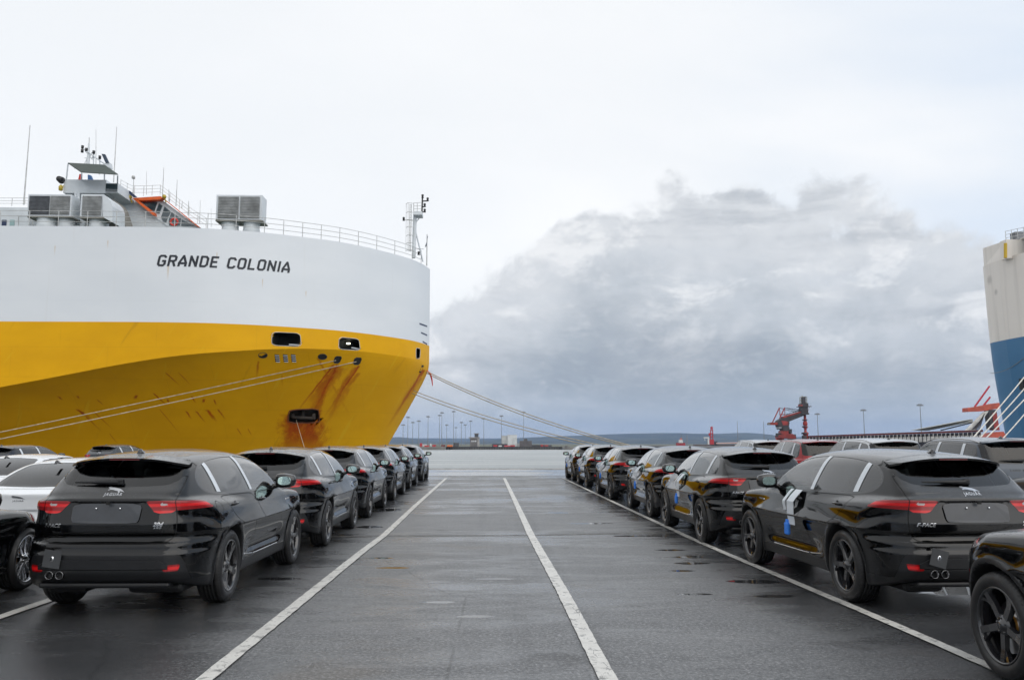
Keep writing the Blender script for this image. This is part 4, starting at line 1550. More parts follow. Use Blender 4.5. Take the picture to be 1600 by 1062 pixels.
def ribbon(name, pts, w, z, mat, jitter=0.0, parent=None, seed=1):
    rnd = random.Random(seed)
    P = []
    for i in range(len(pts) - 1):
        a, b = Vector((*pts[i], 0)), Vector((*pts[i + 1], 0))
        n = max(1, int((b - a).length / 0.12)) if jitter else 1
        for k in range(n):
            P.append(a.lerp(b, k / n))
    P.append(Vector((*pts[-1], 0)))
    vs, fs = [], []
    for i, p in enumerate(P):
        t_ = (P[min(i + 1, len(P) - 1)] - P[max(i - 1, 0)]).normalized()
        s = Vector((-t_.y, t_.x, 0))
        for k in (-1, 1):
            q = p + s * (k * w / 2 + (rnd.uniform(-jitter, jitter) if jitter else 0))
            vs.append((q.x, q.y, z))
    for i in range(len(P) - 1):
        fs.append((2 * i, 2 * i + 2, 2 * i + 3, 2 * i + 1))
    me = bpy.data.meshes.new(name)
    me.from_pydata(vs, [], fs); me.materials.append(mat)
    bm = bmesh.new(); bm.from_mesh(me)
    bmesh.ops.recalc_face_normals(bm, faces=bm.faces)
    for f_ in bm.faces:
        if f_.normal.z < 0: f_.normal_flip()
    bm.to_mesh(me); bm.free()
    return link_mesh(name, me, None, parent)


tag(ribbon('pavement_joint', [(-60, 14.9), (-2.3, 15.79), (0.8, 15.91), (3.4, 16.28), (60, 18.0)], 0.075, 0.004, edge, 0.012), kind='structure')
tag(ribbon('joint_gap', [(-60, 14.95), (-2.3, 15.84), (0.8, 15.96), (3.4, 16.33), (60, 18.05)], 0.035, 0.008, crack, 0.008, seed=3), kind='structure')
tag(ribbon('apron_joint', [(-80, 44.2), (80, 44.2)], 0.14, 0.004, crack, 0.03, seed=5), kind='structure')
tag(ribbon('apron_edge_strip', [(-80, 50.4), (80, 50.4)], 0.10, 0.004, edge, 0.02, seed=6), kind='structure')


def line_mat():
    t = NT('worn_road_paint')
    p = t.pos()
    wear = t.noise(p, 9.0, 6, 0.7)
    fine = t.noise(p, 90.0, 3, 0.7)
    crackl = t.voro(p, 7.0, 'DISTANCE_TO_EDGE')
    c = t.mix(t.smooth(wear, 0.3, 0.7), (0.50, 0.49, 0.46), (0.68, 0.67, 0.63))
    c = t.mix(t.math('MULTIPLY', t.smooth(t.math('ADD', wear, t.math('MULTIPLY', fine, 0.35)), 0.70, 0.80), 0.85), c, (0.09, 0.09, 0.09))
    c = t.mix(t.math('MULTIPLY', t.smooth(t.noise(p, 2.2, 4, 0.6), 0.45, 0.75), 0.45), c, (0.30, 0.29, 0.27))
    c = t.mix(t.math('MULTIPLY', t.smooth(crackl.outputs['Distance'], 0.02, 0.008), t.smooth(t.noise(p, 1.3, 2), 0.5, 0.6)), c, (0.06, 0.06, 0.06))
    t.bsdf(c, 0.38, 0, t.bump(fine, 0.35, 0.004))
    return t.done()


line_m = line_mat()
tag(ribbon('lane_line', [(-2.03, 5.0), (-2.0, 6.5), (-1.92, 13.6), (-1.86, 15.85), (-1.90, 23.6), (-1.91, 41.2)], 0.125, 0.012, line_m, 0.004, seed=11), kind='structure')
tag(ribbon('lane_line', [(0.88, 4.5), (0.873, 6.3), (0.870, 9.8), (0.82, 15.95), (0.84, 25.0), (0.86, 41.2)], 0.135, 0.012, line_m, 0.004, seed=12), kind='structure')
tag(ribbon('lane_line', [(3.81, 4.5), (3.80, 7.0), (3.77, 9.0), (3.66, 12.9), (3.62, 15.0), (3.62, 25.0), (3.66, 41.2)], 0.11, 0.012, line_m, 0.004, seed=13), kind='structure')
tag(ribbon('lane_line', [(-4.78, 5.0), (-4.70, 8.65), (-4.62, 12.0), (-4.75, 41.0)], 0.125, 0.012, line_m, 0.004, seed=14), kind='structure')
tag(ribbon('lane_line', [(6.75, 5.0), (6.6, 41.0)], 0.12, 0.012, line_m, 0.004, seed=15), kind='structure')
tag(ribbon('lane_line', [(-2.4, 42.5), (1.9, 42.5)], 0.12, 0.012, line_m, 0.012, seed=16), kind='structure')
tag(ribbon('lane_line', [(1.95, 42.5), (4.6, 42.5)], 0.09, 0.012, line_m, 0.02, seed=17), kind='structure')


# ---------------------------------------------------------------- water
def water_mat():
    t = NT('harbour_water')
    p = t.pos()
    rip = t.noise(t.map(p, (0.5, 0.9, 1)), 1.0, 6, 0.65, 0.3)
    wind = t.noise(t.map(p, (0.004, 0.013, 1)), 1.0, 4, 0.6, 0.4)
    r = t.smooth(wind, 0.3, 0.7, 0.38, 0.52)
    h = t.math('ADD', rip, t.math('MULTIPLY', t.noise(t.map(p, (0.12, 0.2, 1)), 1.0, 3), 1.5))
    nrm = t.bump(h, 1.0, 1.6)
    streak = t.noise(t.map(p, (0.006, 0.05, 1), (3, 1, 0)), 1.0, 5, 0.65)
    t.bsdf(t.mix(t.smooth(t.math('ADD', t.math('MULTIPLY', wind, 0.4), t.math('MULTIPLY', streak, 0.6)), 0.36, 0.64), (0.32, 0.35, 0.36), (0.54, 0.56, 0.555)), r, 0, nrm, ior=1.34)
    return t.done()


water = sheet('sea_water', -14000, 14000, 40, 14000, WATER_Z, water_mat())
tag(water, kind='structure')
# ---------------------------------------------------------------- ships
def hull_white_mat():
    t = NT('white_hull_paint')
    co = t.pos()
    x, y, z = t.xyz(co)
    f = t.noise(t.map(co, (0.12, 0.12, 0.30)), 1.0, 5, 0.6)
    c = t.mix(t.smooth(f, 0.3, 0.7), (0.66, 0.70, 0.735), (0.71, 0.745, 0.775))
    # faint plate seams
    br = t.n('ShaderNodeTexBrick')
    t.set(br.inputs['Vector'], t.comb(x, z, 0.0))
    for k, v in (('Scale', 1.0), ('Mortar Size', 0.012), ('Mortar Smooth', 0.5), ('Brick Width', 7.5), ('Row Height', 1.9)):
        br.inputs[k].default_value = v
    sm = br.outputs['Fac']
    c = t.mix(t.math('MULTIPLY', sm, 0.22), c, (0.50, 0.53, 0.55))
    st = t.noise(t.map(co, (2.6, 2.6, 0.10)), 1.0, 4, 0.6)
    c = t.mix(t.math('MULTIPLY', t.smooth(st, 0.60, 0.80), 0.18), c, (0.52, 0.50, 0.44))
    for (sx, sz, w, l) in WSTAIN:
        m = t.math('MULTIPLY', t.smooth(t.math('ABSOLUTE', t.math('SUBTRACT', x, sx)), w, 0.0), t.math('MULTIPLY', t.smooth(z, sz - l, sz), t.smooth(z, sz + 0.12, sz)))
        c = t.mix(t.math('MULTIPLY', m, 0.55), c, (0.52, 0.33, 0.10))
    big = t.noise(t.map(co, (0.35, 0.35, 0.5)), 1.0, 2, 0.4)
    nrm = t.bump(big, 0.25, 0.08)
    nrm = t.bump(sm, 0.12, 0.02, nrm)
    t.bsdf(c, 0.42, 0, nrm)
    return t.done()


WSTAIN = [(-22.2, 13.9, 0.10, 1.2), (-19.0, 14.9, 0.05, 0.8), (-30.0, 15.2, 0.05, 0.7), (-16.0, 13.2, 0.05, 0.7), (-13.2, 12.6, 0.05, 0.5), (-26.4, 15.6, 0.06, 0.6)]


def hull_yellow_mat(streaks, specks=True):
    t = NT('yellow_hull_paint')
    co = t.pos()
    x, y, z = t.xyz(co)
    f = t.noise(t.map(co, (0.2, 0.2, 0.35)), 1.0, 5, 0.6)
    c = t.mix(t.smooth(f, 0.3, 0.7), (0.66, 0.335, 0.0012), (0.74, 0.385, 0.0015))
    br = t.n('ShaderNodeTexBrick')
    t.set(br.inputs['Vector'], t.comb(x, z, 0.0))
    for k, v in (('Scale', 1.0), ('Mortar Size', 0.014), ('Mortar Smooth', 0.4), ('Brick Width', 6.5), ('Row Height', 2.05)):
        br.inputs[k].default_value = v
    sm = br.outputs['Fac']
    rustc = t.mix(t.noise(co, 2.5, 5, 0.7), (0.17, 0.017, 0.002), (0.60, 0.115, 0.003))
    c = t.mix(t.math('MULTIPLY', sm, 0.22), c, (0.30, 0.15, 0.004))
    fray = t.math('MULTIPLY', t.math('SUBTRACT', t.noise(t.map(co, (1.8, 1.8, 0.5)), 1.0, 6, 0.7, 0.3), 0.5), 1.0)
    m = None
    for (sx, sz, w, l, sl, amt) in streaks:
        # a run of rust starting at (sx, sz), length l downwards, leaning sl, half width w
        dz = t.math('SUBTRACT', sz, z)
        u = t.math('ABSOLUTE', t.math('ADD', t.math('SUBTRACT', x, sx), t.math('ADD', t.math('MULTIPLY', dz, sl), t.math('MULTIPLY', fray, w * 2.2))))
        a = t.smooth(u, w, w * 0.15)
        b = t.math('MULTIPLY', t.smooth(dz, l, l * 0.25), t.smooth(dz, -0.10, 0.05))
        q = t.math('MULTIPLY', t.math('MULTIPLY', a, b), amt)
        m = q if m is None else t.math('MAXIMUM', m, q)
    if m is not None:
        m = t.math('MULTIPLY', m, t.smooth(t.noise(co, 1.6, 6, 0.7), 0.15, 0.45), True)
        c = t.mix(m, c, rustc)
    # thin old scrapes running down the flare
    sh = t.comb(t.math('ADD', x, t.math('MULTIPLY', z, -0.62)), y, t.math('MULTIPLY', z, 0.22))
    sc = t.noise(t.map(sh, (1.6, 0.2, 1.0)), 1.0, 5, 0.6)
    c = t.mix(t.math('MULTIPLY', t.smooth(sc, 0.62, 0.74), 0.28), c, (0.36, 0.17, 0.01))
    sc2 = t.noise(t.map(sh, (3.5, 0.2, 1.0), (7, 0, 3)), 1.0, 3, 0.5)
    c = t.mix(t.math('MULTIPLY', t.smooth(sc2, 0.66, 0.72), 0.25), c, (0.72, 0.50, 0.03))
    nrm = t.bump(t.noise(t.map(co, (0.4, 0.4, 0.6)), 1.0, 2, 0.4), 0.3, 0.08)
    nrm = t.bump(sm, 0.15, 0.02, nrm)
    t.bsdf(c, 0.5, 0, nrm, spec=0.18)
    return t.done()


class Hull:
    def __init__(s, yc, hb, g, xs, zk, sgn, g2k=5.0, length=150.0, ztop=16.65):
        s.yc, s.hb, s.sgn, s.L, s.zt, s.g2k = yc, hb, sgn, length, ztop, g2k
        s.g, s.xs, s.zk = spl(g), spl(xs), spl(zk)

    def width(s, d, z, zk):
        top = s.g(d)
        tau = np.clip((zk - z) / (zk - WATER_Z), 0, 1)**(0.88 - 0.26 * sstep(d, 6.0, 22.0))
        return s.hb * ((1 - tau) * top + tau * s.g(d / s.g2k))

    def y_at(s, X, z):
        d = np.maximum(0.0, (s.xs(z) - X) * s.sgn)
        zk = s.zk(d)
        return s.yc - s.width(d, z, zk)

    def hit(s, px, py):
        r = ray(px, py); o = Vector((0, 0, 1.68))
        lo, hi = 40.0, s.yc
        for _ in range(40):
            m = (lo + hi) / 2
            p = o + r * (m / r.y)
            if m < float(s.y_at(np.array([p.x]), np.array([p.z]))[0]):
                lo = m
            else:
                hi = m
        p = o + r * (lo / r.y)
        return p

    def band(s, z0, z1, nz):
        """grid between heights (numbers or 'k' for the knuckle) on the quay side and the far side"""
        u = np.linspace(0, 1, 150)
        d = s.L * (0.35 * u**4 + 0.62 * u**2.2 + 0.03 * u**2) / 1.0
        d = d / d[-1] * s.L
        zk = s.zk(d)
        a = zk if z0 == 'k' else np.full_like(d, z0)
        b = zk if z1 == 'k' else np.full_like(d, z1)
        V, T = [], []
        for side in (0, 1):
            base = len(V)
            for j in range(nz + 1):
                z = a + (b - a) * j / nz
                X = s.xs(z) - s.sgn * d
                W = s.width(d, z, zk)
                Y = s.yc - W if side == 0 else s.yc + W
                V += list(np.stack([X, Y, z], 1))
            n = len(u)
            for j in range(nz):
                for i in range(n - 1):
                    q = [base + j * n + i, base + j * n + i + 1, base + (j + 1) * n + i + 1, base + (j + 1) * n + i]
                    if (side == 0) == (s.sgn > 0): q = q[::-1]
                    T += [(q[0], q[1], q[2]), (q[0], q[2], q[3])]
        return np.array(V), np.array(T)

    def normals(s, V):
        e = 0.05
        X, Y, Z = V[:, 0], V[:, 1], V[:, 2]
        near = Y <= s.yc
        yx = (s.y_at(X + e, Z) - s.y_at(X - e, Z)) / (2 * e)
        yz = (s.y_at(X, Z + e) - s.y_at(X, Z - e)) / (2 * e)
        N = np.stack([yx, -np.ones_like(X), yz], 1)
        N[~near, 1] *= -1
        N /= np.linalg.norm(N, axis=1, keepdims=True)
        return N


def rounded(pts, it=2, q=0.2):
    return chaikin(pts, it, q)


def rails(m, pts, h, nr=3, r=0.018):
    for k in range(nr):
        m.tube([Vector(p) + Vector((0, 0, h * (k + 1) / nr)) for p in pts], r, 5)


# ===== the yellow and white ship
GA = Hull(73.2, 14.2,
          [(0, 0.0), (0.15, 0.06), (1.05, 0.26), (2.55, 0.43), (4.55, 0.605), (6.35, 0.72), (8.25, 0.80), (11.85, 0.92), (15.5, 0.983), (20, 1.0), (200, 1.0)],
          [(-8, -13.6), (-6, -12.6), (1.39, -8.40), (4.85, -6.48), (7.4, -5.18), (8.0, -4.97), (8.3, -4.94), (20, -4.96)],
          [(0, 8.45), (4, 8.55), (8, 8.45), (13, 8.0), (16.4, 7.6), (19.6, 7.03), (23.9, 6.08), (28.1, 5.17), (40, 2.6), (60, -1.0), (90, -4.0), (200, -5.9)], 1, 14.0)
ship = empty('cargo_ship', (-40, 73.2, WATER_Z))
tag(ship, 'huge white over yellow car carrier ship with rust streaks, moored on the left', 'ship')


def kid(o, parent=ship):
    """parent an object made in world coordinates"""
    o.parent = parent
    m = Matrix.Translation(parent.location) @ parent.rotation_euler.to_matrix().to_4x4()
    o.matrix_parent_inverse = m.inverted()
    return o


STREAKS = []
for (px, py, w, l, sl, amt) in ((527, 570, 0.20, 6.2, 0.60, 1.0), (521, 570, 0.12, 4.2, 0.85, 1.0), (525, 572, 0.5, 5.2, 0.62, 0.8), (515, 585, 0.55, 2.8, 0.7, 0.8), (560, 572, 0.14, 4.4, 0.72, 1.0), (556, 574, 0.28, 2.9, 0.75, 0.75), (548, 590, 0.4, 3.4, 0.55, 0.5), (537, 600, 0.25, 3.4, 0.50, 0.7), (498, 640, 0.30, 2.6, 0.2, 0.85),
                                (458, 655, 1.2, 3.4, 0.15, 1.0), (482, 655, 1.5, 3.6, 0.10, 1.0), (470, 648, 1.7, 4.0, 0.10, 0.85), (512, 600, 0.4, 4.5, 0.55, 0.75), (530, 575, 0.7, 3.2, 0.75, 0.55), (449, 650, 0.4, 2.0, 0.2, 0.8), (662, 578, 0.16, 5.5, 0.60, 0.95), (655, 590, 0.3, 3.0, 0.62, 0.55), (497, 560, 0.15, 4.6, -0.4, 0.5),
                                (404, 565, 0.12, 1.2, 0.35, 0.7), (560, 583, 0.2, 2.2, 0.8, 0.6), (440, 585, 0.10, 1.0, 0.1, 0.3),
                                (122, 640, 0.20, 0.75, -0.9, 1.0), (128, 645, 0.10, 1.5, -0.7, 0.7), (147, 643, 0.08, 1.4, -0.7, 0.7), (92, 620, 0.12, 0.25, -0.5, 0.9), (121, 619, 0.12, 0.2, 0, 0.9), (153, 625, 0.08, 0.4, -0.7, 0.8),
                                (212, 618, 0.16, 0.30, 0.5, 1.0), (241, 615, 0.10, 1.0, -0.8, 1.0), (250, 640, 0.06, 2.0, -0.6, 0.7), (262, 624, 0.10, 0.3, 0, 0.9), (300, 620, 0.10, 0.5, -0.4, 0.9), (318, 624, 0.14, 0.3, 0.4, 1.0), (335, 625, 0.10, 0.4, -0.2, 0.9),
                                (291, 643, 0.12, 0.6, -0.5, 1.0), (307, 643, 0.10, 0.9, -0.6, 0.9), (324, 641, 0.20, 0.9, -0.6, 1.0), (341, 640, 0.10, 0.8, -0.5, 0.9), (260, 583, 0.08, 0.9, -0.8, 0.9), (280, 583, 0.07, 0.9, -0.7, 0.7), (371, 670, 0.07, 0.6, -0.4, 0.8), (388, 670, 0.06, 0.6, -0.3, 0.7), (172, 678, 0.06, 0.8, -0.5, 0.6)):
    p_ = GA.hit(px, py)
    STREAKS.append((p_.x, p_.z, w, l, sl, amt))

hull_y = hull_yellow_mat(STREAKS)
hull_y2 = hull_yellow_mat([])
hull_w = hull_white_mat()
dark_in = simple_mat('dark_interior', (0.012, 0.013, 0.012), 0.7)
ship_white = simple_mat('ship_white_paint', (0.62, 0.66, 0.69), 0.45, var=0.08, vscale=0.8)
ship_grey = simple_mat('louvre_grey', (0.42, 0.43, 0.43), 0.5, var=0.25, vscale=1.5)
louvre_dark = simple_mat('louvre_dark', (0.16, 0.17, 0.185), 0.6, var=0.2)
drab = simple_mat('duct_drab_grey', (0.22, 0.215, 0.19), 0.6, var=0.15)
galv = simple_mat('galvanised_rail', (0.50, 0.51, 0.50), 0.5, var=0.2, vscale=3)
awn_m = simple_mat('awning_canvas', (0.055, 0.07, 0.062), 0.8, var=0.1)
orange_m = simple_mat('orange_paint', (0.72, 0.12, 0.015), 0.45, var=0.1)
red_m = simple_mat('red_paint', (0.52, 0.035, 0.02), 0.5, var=0.2)
wglass = simple_mat('bridge_window_glass', (0.035, 0.055, 0.065), 0.08, coat=1.0)
black_m = simple_mat('black_paint', (0.02, 0.02, 0.022), 0.4)
blue_mark = simple_mat('dark_blue_paint', (0.02, 0.035, 0.09), 0.5)
name_m = simple_mat('name_lettering_paint', (0.010, 0.014, 0.022), 0.45)
lamp_y = simple_mat('amber_lamp', (0.45, 0.33, 0.03), 0.3)
rust_m = simple_mat('rusted_steel', (0.16, 0.045, 0.012), 0.75, var=0.5, vscale=2.5, bump=0.5, bscale=8)
pocket_m = simple_mat('anchor_pocket_steel', (0.030, 0.022, 0.016), 0.6, var=0.6, vscale=2.0, bump=0.4, bscale=6)


def cut_holes(hull, V, T, holes):
    """remove regions given as polygons in (X, z) from the quay-side surface; returns V, T"""
    for poly in holes:
        g_ = poly_sd(poly, V[:, 0], V[:, 2])
        near = V[:, 1] <= hull.yc
        V, T = split(V, T, g_, near)
    C = V[T].mean(1)
    keep = np.ones(len(T), bool)
    for poly in holes:
        keep &= ~((poly_sd(poly, C[:, 0], C[:, 2]) < 0) & (C[:, 1] <= hull.yc))
    return V, T[keep]


def recess(hull, poly, depth, mat_in, mat_rim, name, rim=0.07, parent=None, off=0.0, plate=False):
    """a box-like recess behind an opening, or a plate coloured like its shade, with a coaming round it"""
    n = len(poly)
    X = np.array([p[0] for p in poly]); Z = np.array([p[1] for p in poly])
    Y = hull.y_at(X, Z)
    m = MB()
    fr = [(X[i], Y[i] + off, Z[i]) for i in range(n)]
    bk = [(X[i] - 0.3 * depth * 0, Y[i] + depth, Z[i]) for i in range(n)]
    if plate:  # no hole cut: dark plate on the hull, the opening's shade is its colour
        fr = [(a_, b_ - 0.02, c_) for a_, b_, c_ in fr]; bk = [(a_, b_ + 0.3, c_) for a_, b_, c_ in fr]
        m.add(list(fr), [tuple(range(n))])
    m.add(fr + bk, [(i, (i + 1) % n, (i + 1) % n + n, i + n) for i in range(n)] + [tuple(range(n, 2 * n))])
    o = kid(m.build(name, mat_in), parent or ship)
    if rim:
        cx, cz = X.mean(), Z.mean()
        m = MB()
        m.tube([Vector(p) + Vector((0, -0.01, 0)) for p in fr + [fr[0], fr[1]]], rim / 2, 6, False)
        r = m.build('coaming', mat_rim); kid(r, o)
    return o


def poly_px(hull, pts):
    out = []
    for px, py in pts:
        p = hull.hit(px, py)
        out.append((p.x, p.z))
    return out


# openings, outlines measured on the hull
OPEN_T = [rounded(poly_px(GA, q), 2, 0.13) for q in (
    [(425, 518.5), (469, 520.5), (471, 541.5), (424.5, 539.5)],
    [(530, 526.5), (561, 529.5), (563, 547.5), (529, 545.5)],
    [(650, 543.5), (657, 544.5), (656, 560.5), (650, 560)])]
OPEN_B = [rounded(poly_px(GA, [(411 + 7 * math.cos(a), 555 + 4.3 * math.sin(a)) for a in [i * math.pi / 6 for i in range(12)]]), 0),
          rounded(poly_px(GA, [(504 + 7 * math.cos(a), 557.3 + 4.3 * math.sin(a)) for a in [i * math.pi / 6 for i in range(12)]]), 0),
          rounded(poly_px(GA, [(524, 556.5), (535, 557), (530, 567.5), (521, 567)]), 1),
          rounded(poly_px(GA, [(555, 558.5), (566, 559), (561.5, 570), (551.5, 569)]), 1),
          rounded(poly_px(GA, [(453, 640), (497, 638), (499, 650), (499, 660), (450, 661), (450, 648)]), 1),
          rounded(poly_px(GA, [(659.5, 570.5), (662, 571), (657.5, 582), (655, 581.5)]), 0)]
V_, T_ = GA.band(9.945, 16.65, 8)
N_ = GA.normals(V_)
kid(link_mesh('upper_hull', tri_mesh('upper_hull', V_, T_, N_, hull_w)))
V_, T_ = GA.band('k', 9.945, 6)
V_, T_ = cut_holes(GA, V_, T_, OPEN_T)
N_ = GA.normals(np.column_stack([V_[:, 0], V_[:, 1], np.maximum(V_[:, 2], 9.0)]))
kid(link_mesh('hull_band', tri_mesh('hull_band', V_, T_, N_, hull_y2)))
V_, T_ = GA.band(-7.5, 'k', 26)
V_, T_ = cut_holes(GA, V_, T_, [OPEN_B[4]])
Vn = V_.copy(); dd = np.maximum(0, (GA.xs(Vn[:, 2]) - Vn[:, 0])); Vn[:, 2] = np.minimum(Vn[:, 2], GA.zk(dd) - 0.12)
Vn[:, 0] = np.minimum(Vn[:, 0], GA.xs(Vn[:, 2]) - 0.06)
N_ = GA.normals(Vn)
kid(link_mesh('lower_hull', tri_mesh('lower_hull', V_, T_, N_, hull_y)))
# transom and decks
m = MB()
d_ = np.linspace(0, 1, 70)**2 * 150
top = [(float(GA.xs(16.6)) - q, float(GA.yc - GA.hb * GA.g(q)), 16.6) for q in d_]
m.add(top + [(x, 2 * GA.yc - y, z) for x, y, z in top], [(i, i + 1, 70 + i + 1, 70 + i) for i in range(69)])
kid(m.build('weather_deck', simple_mat('deck_green', (0.10, 0.13, 0.11), 0.7, var=0.2)))
m = MB(); m.box((-154.9, 73.2, 5.0), (0.3, 28.3, 23.2)); kid(m.build('transom', hull_w))
for poly in OPEN_T:
    o = recess(GA, poly, 2.2, dark_in, galv, 'mooring_opening', 0.045)
for px, py, Yd in ((466, 529, 1.9), (538, 534, 1.9)):
    p = GA.hit(px, py)
    l_ = bpy.data.materials.get('deck_lamp_glow')
    if l_ is None:
        t = NT('deck_lamp_glow'); e = t.n('ShaderNodeEmission'); e.inputs[0].default_value = (1.0, 0.95, 0.75, 1); e.inputs[1].default_value = 3.0
        t.t.links.new(e.outputs[0], t.out.inputs[0]); l_ = t.done()
    m = MB(); m.box((p.x, p.y + Yd, p.z + 0.1), (0.28, 0.1, 0.12), None, 0.03); kid(m.build('deck_lamp', l_))
m = MB()
for (a, b) in (((450, 540), (469, 541)), ((548, 545), (561, 547))):
    p, q = GA.hit(*a), GA.hit(*b)
    p.y += 0.3; q.y += 0.3; p.z += 0.12; q.z += 0.12
    m.tube([p, q], 0.05, 6)
kid(m.build('roller_bar', ship_white))
for poly, nm, dp in ((OPEN_B[0], 'porthole', 0.5), (OPEN_B[1], 'porthole', 0.5), (OPEN_B[2], 'fairlead', 0.7), (OPEN_B[3], 'fairlead', 0.7), (OPEN_B[4], 'anchor_pocket', 0.9), (OPEN_B[5], 'fairlead', 0.5)):
    recess(GA, poly, dp, dark_in if nm != 'anchor_pocket' else pocket_m, black_m if nm != 'anchor_pocket' else rust_m, nm, 0.05 if nm != 'anchor_pocket' else 0.10, plate=nm != 'anchor_pocket')
# anchor in its pocket
a0 = GA.hit(474, 650)
m = MB()
m.box((a0.x, a0.y + 0.25, a0.z - 0.10), (1.75, 0.25, 0.22), Matrix.Rotation(0.04, 3, 'Y'), 0.06)
m.box((a0.x - 0.1, a0.y + 0.4, a0.z + 0.18), (0.22, 0.3, 0.5), None, 0.05)
m.box((a0.x + 0.75, a0.y + 0.22, a0.z + 0.05), (0.22, 0.25, 0.34), None, 0.05)
m.box((a0.x - 0.85, a0.y + 0.22, a0.z + 0.05), (0.22, 0.25, 0.34), None, 0.05)
kid(m.build('anchor', pocket_m))
# vent grilles below the knuckle
for cx in (433, 446, 458.5):
    g_ = empty('vent_grille'); gp = GA.hit(cx, 559.5); g_.location = gp
    kid(g_)
    q = poly_px(GA, [(cx - 4, 553.2), (cx + 3, 553.8), (cx + 4.4, 565.5), (cx - 2.6, 565)])
    m = MB(); X = np.array([p[0] for p in q]); Z = np.array([p[1] for p in q]); Y = GA.y_at(X, Z)
    m.add([(X[i], Y[i] - 0.02, Z[i]) for i in range(4)] + [(X[i], Y[i] + 0.1, Z[i]) for i in range(4)], [(0, 1, 2, 3)] + [(i, (i + 1) % 4, (i + 1) % 4 + 4, i + 4) for i in range(4)])
    kid(m.build('grille_back', black_m), g_)
    for k in range(4):
        py = 554.2 + k * 3.2
        a, b = GA.hit(cx - 3.0 + k * 0.45, py + 1.4), GA.hit(cx + 3.4 + k * 0.45, py + 1.7)
        m = MB(); a.y -= 0.06; b.y -= 0.06; m.tube([a, b], 0.032, 5); kid(m.build('louvre_blade', galv), g_)
# dark blue bars near the stem
for k, (xa, xb, ya) in enumerate(((655.5, 667.5, 505.5), (658, 667.5, 519.5), (660.5, 667.5, 533.5))):
    m = MB()
    P = [GA.hit(xa + (xb - xa) * i / 4, ya + 4.2 * i / 4) for i in range(5)]
    vs = []
    for p in P:
        vs += [(p.x, p.y - 0.03, p.z + 0.06), (p.x, p.y - 0.03, p.z - 0.07)]
    m.add(vs, [(2 * i, 2 * i + 1, 2 * i + 3, 2 * i + 2) for i in range(4)])
    kid(m.build('hull_mark', blue_mark))
# name on the bow
pa, pb = GA.hit(246, 407), GA.hit(453, 417)
ztop_, zbot_ = GA.hit(246, 398.0).z, GA.hit(246, 415.8).z
LH = ztop_ - zbot_
sx = np.linspace(pa.x - 1, pb.x + 2, 300); sy = GA.y_at(sx, np.full(300, 14.0))
sl_ = np.concatenate([[0], np.cumsum(np.hypot(np.diff(sx), np.diff(sy)))])
s_a, s_b = np.interp(pa.x, sx, sl_), np.interp(pb.x, sx, sl_)
# strokes of a squared, slanted grotesque; unit box, cut corners
GLY = {
    'G': (.66, [[(.62, .80), (.62, .86), (.50, 1), (.16, 1), (.04, .86), (.04, .14), (.16, 0), (.50, 0), (.62, .14), (.62, .46), (.36, .46)]]),
    'R': (.66, [[(.04, -.08), (.04, 1), (.50, 1), (.62, .88), (.62, .60), (.50, .48), (.10, .48)], [(.38, .48), (.62, -.08)]]),
    'A': (.68, [[(.02, -.08), (.02, .30), (.34, 1.04), (.64, .30), (.64, -.08)], [(.08, .26), (.58, .26)]]),
    'N': (.68, [[(.04, -.08), (.04, 1.08)], [(.04, 1.0), (.62, 0.0)], [(.62, 1.08), (.62, -.08)]]),
    'D': (.66, [[(.04, 0), (.04, 1), (.46, 1), (.62, .82), (.62, .18), (.46, 0), (.0, 0)]]),
    'E': (.60, [[(.62, 1), (.04, 1), (.04, 0), (.62, 0)], [(.06, .5), (.54, .5)]]),
    'C': (.64, [[(.62, .78), (.62, .86), (.50, 1), (.16, 1), (.04, .86), (.04, .14), (.16, 0), (.50, 0), (.62, .14), (.62, .22)]]),
    'O': (.66, [[(.33, 1), (.16, 1), (.04, .86), (.04, .14), (.16, 0), (.50, 0), (.62, .14), (.62, .86), (.50, 1), (.32, 1)]]),
    'L': (.58, [[(.04, 1.08), (.04, 0), (.60, 0)]]),
    'I': (.12, [[(.06, 1.08), (.06, -.08)]]),
    ' ': (.34, []),
}
TXT = 'GRANDE COLONIA'
tot = sum(GLY[c][0] + 0.30 for c in TXT) - 0.30
SW = 0.102
nm_ = empty('ship_name', tuple(GA.hit(350, 411))); kid(nm_)
cur = 0.0
for ch in TXT:
    w_, st_ = GLY[ch]
    if st_:
        m = MB(); lay = 0
        for line in st_:
            for i in range(len(line) - 1):
                (x0_, y0_), (x1_, y1_) = line[i], line[i + 1]
                dx_, dy_ = x1_ - x0_, y1_ - y0_
                ln = math.hypot(dx_, dy_); nx_, ny_ = -dy_ / ln * SW, dx_ / ln * SW
                ex, ey = (dx_ / ln * SW * 0.55, dy_ / ln * SW * 0.55)
                e0 = 1 if i > 0 else 0; e1 = 1 if i < len(line) - 2 else 0
                q = [(x0_ - ex * e0 + nx_, y0_ - ey * e0 + ny_), (x1_ + ex * e1 + nx_, y1_ + ey * e1 + ny_), (x1_ + ex * e1 - nx_, y1_ + ey * e1 - ny_), (x0_ - ex * e0 - nx_, y0_ - ey * e0 - ny_)]
                lay += 1
                fr, bk = [], []
                for (u, v) in q:
                    v_ = 0.08 + v * 0.84
                    s_ = s_a + (cur + u + 0.20 * v_) / (tot + 0.1) * (s_b - s_a)
                    X_ = float(np.interp(s_, sl_, sx)); Z_ = zbot_ + v_ * LH
                    Y_ = float(GA.y_at(np.array([X_]), np.array([Z_]))[0])
                    fr.append((X_, Y_ - 0.015 - 0.0015 * lay, Z_)); bk.append((X_, Y_ + 0.02, Z_))
                m.hexa(bk + fr)
        kid(m.build('letter', name_m), nm_)
    cur += w_ + 0.30

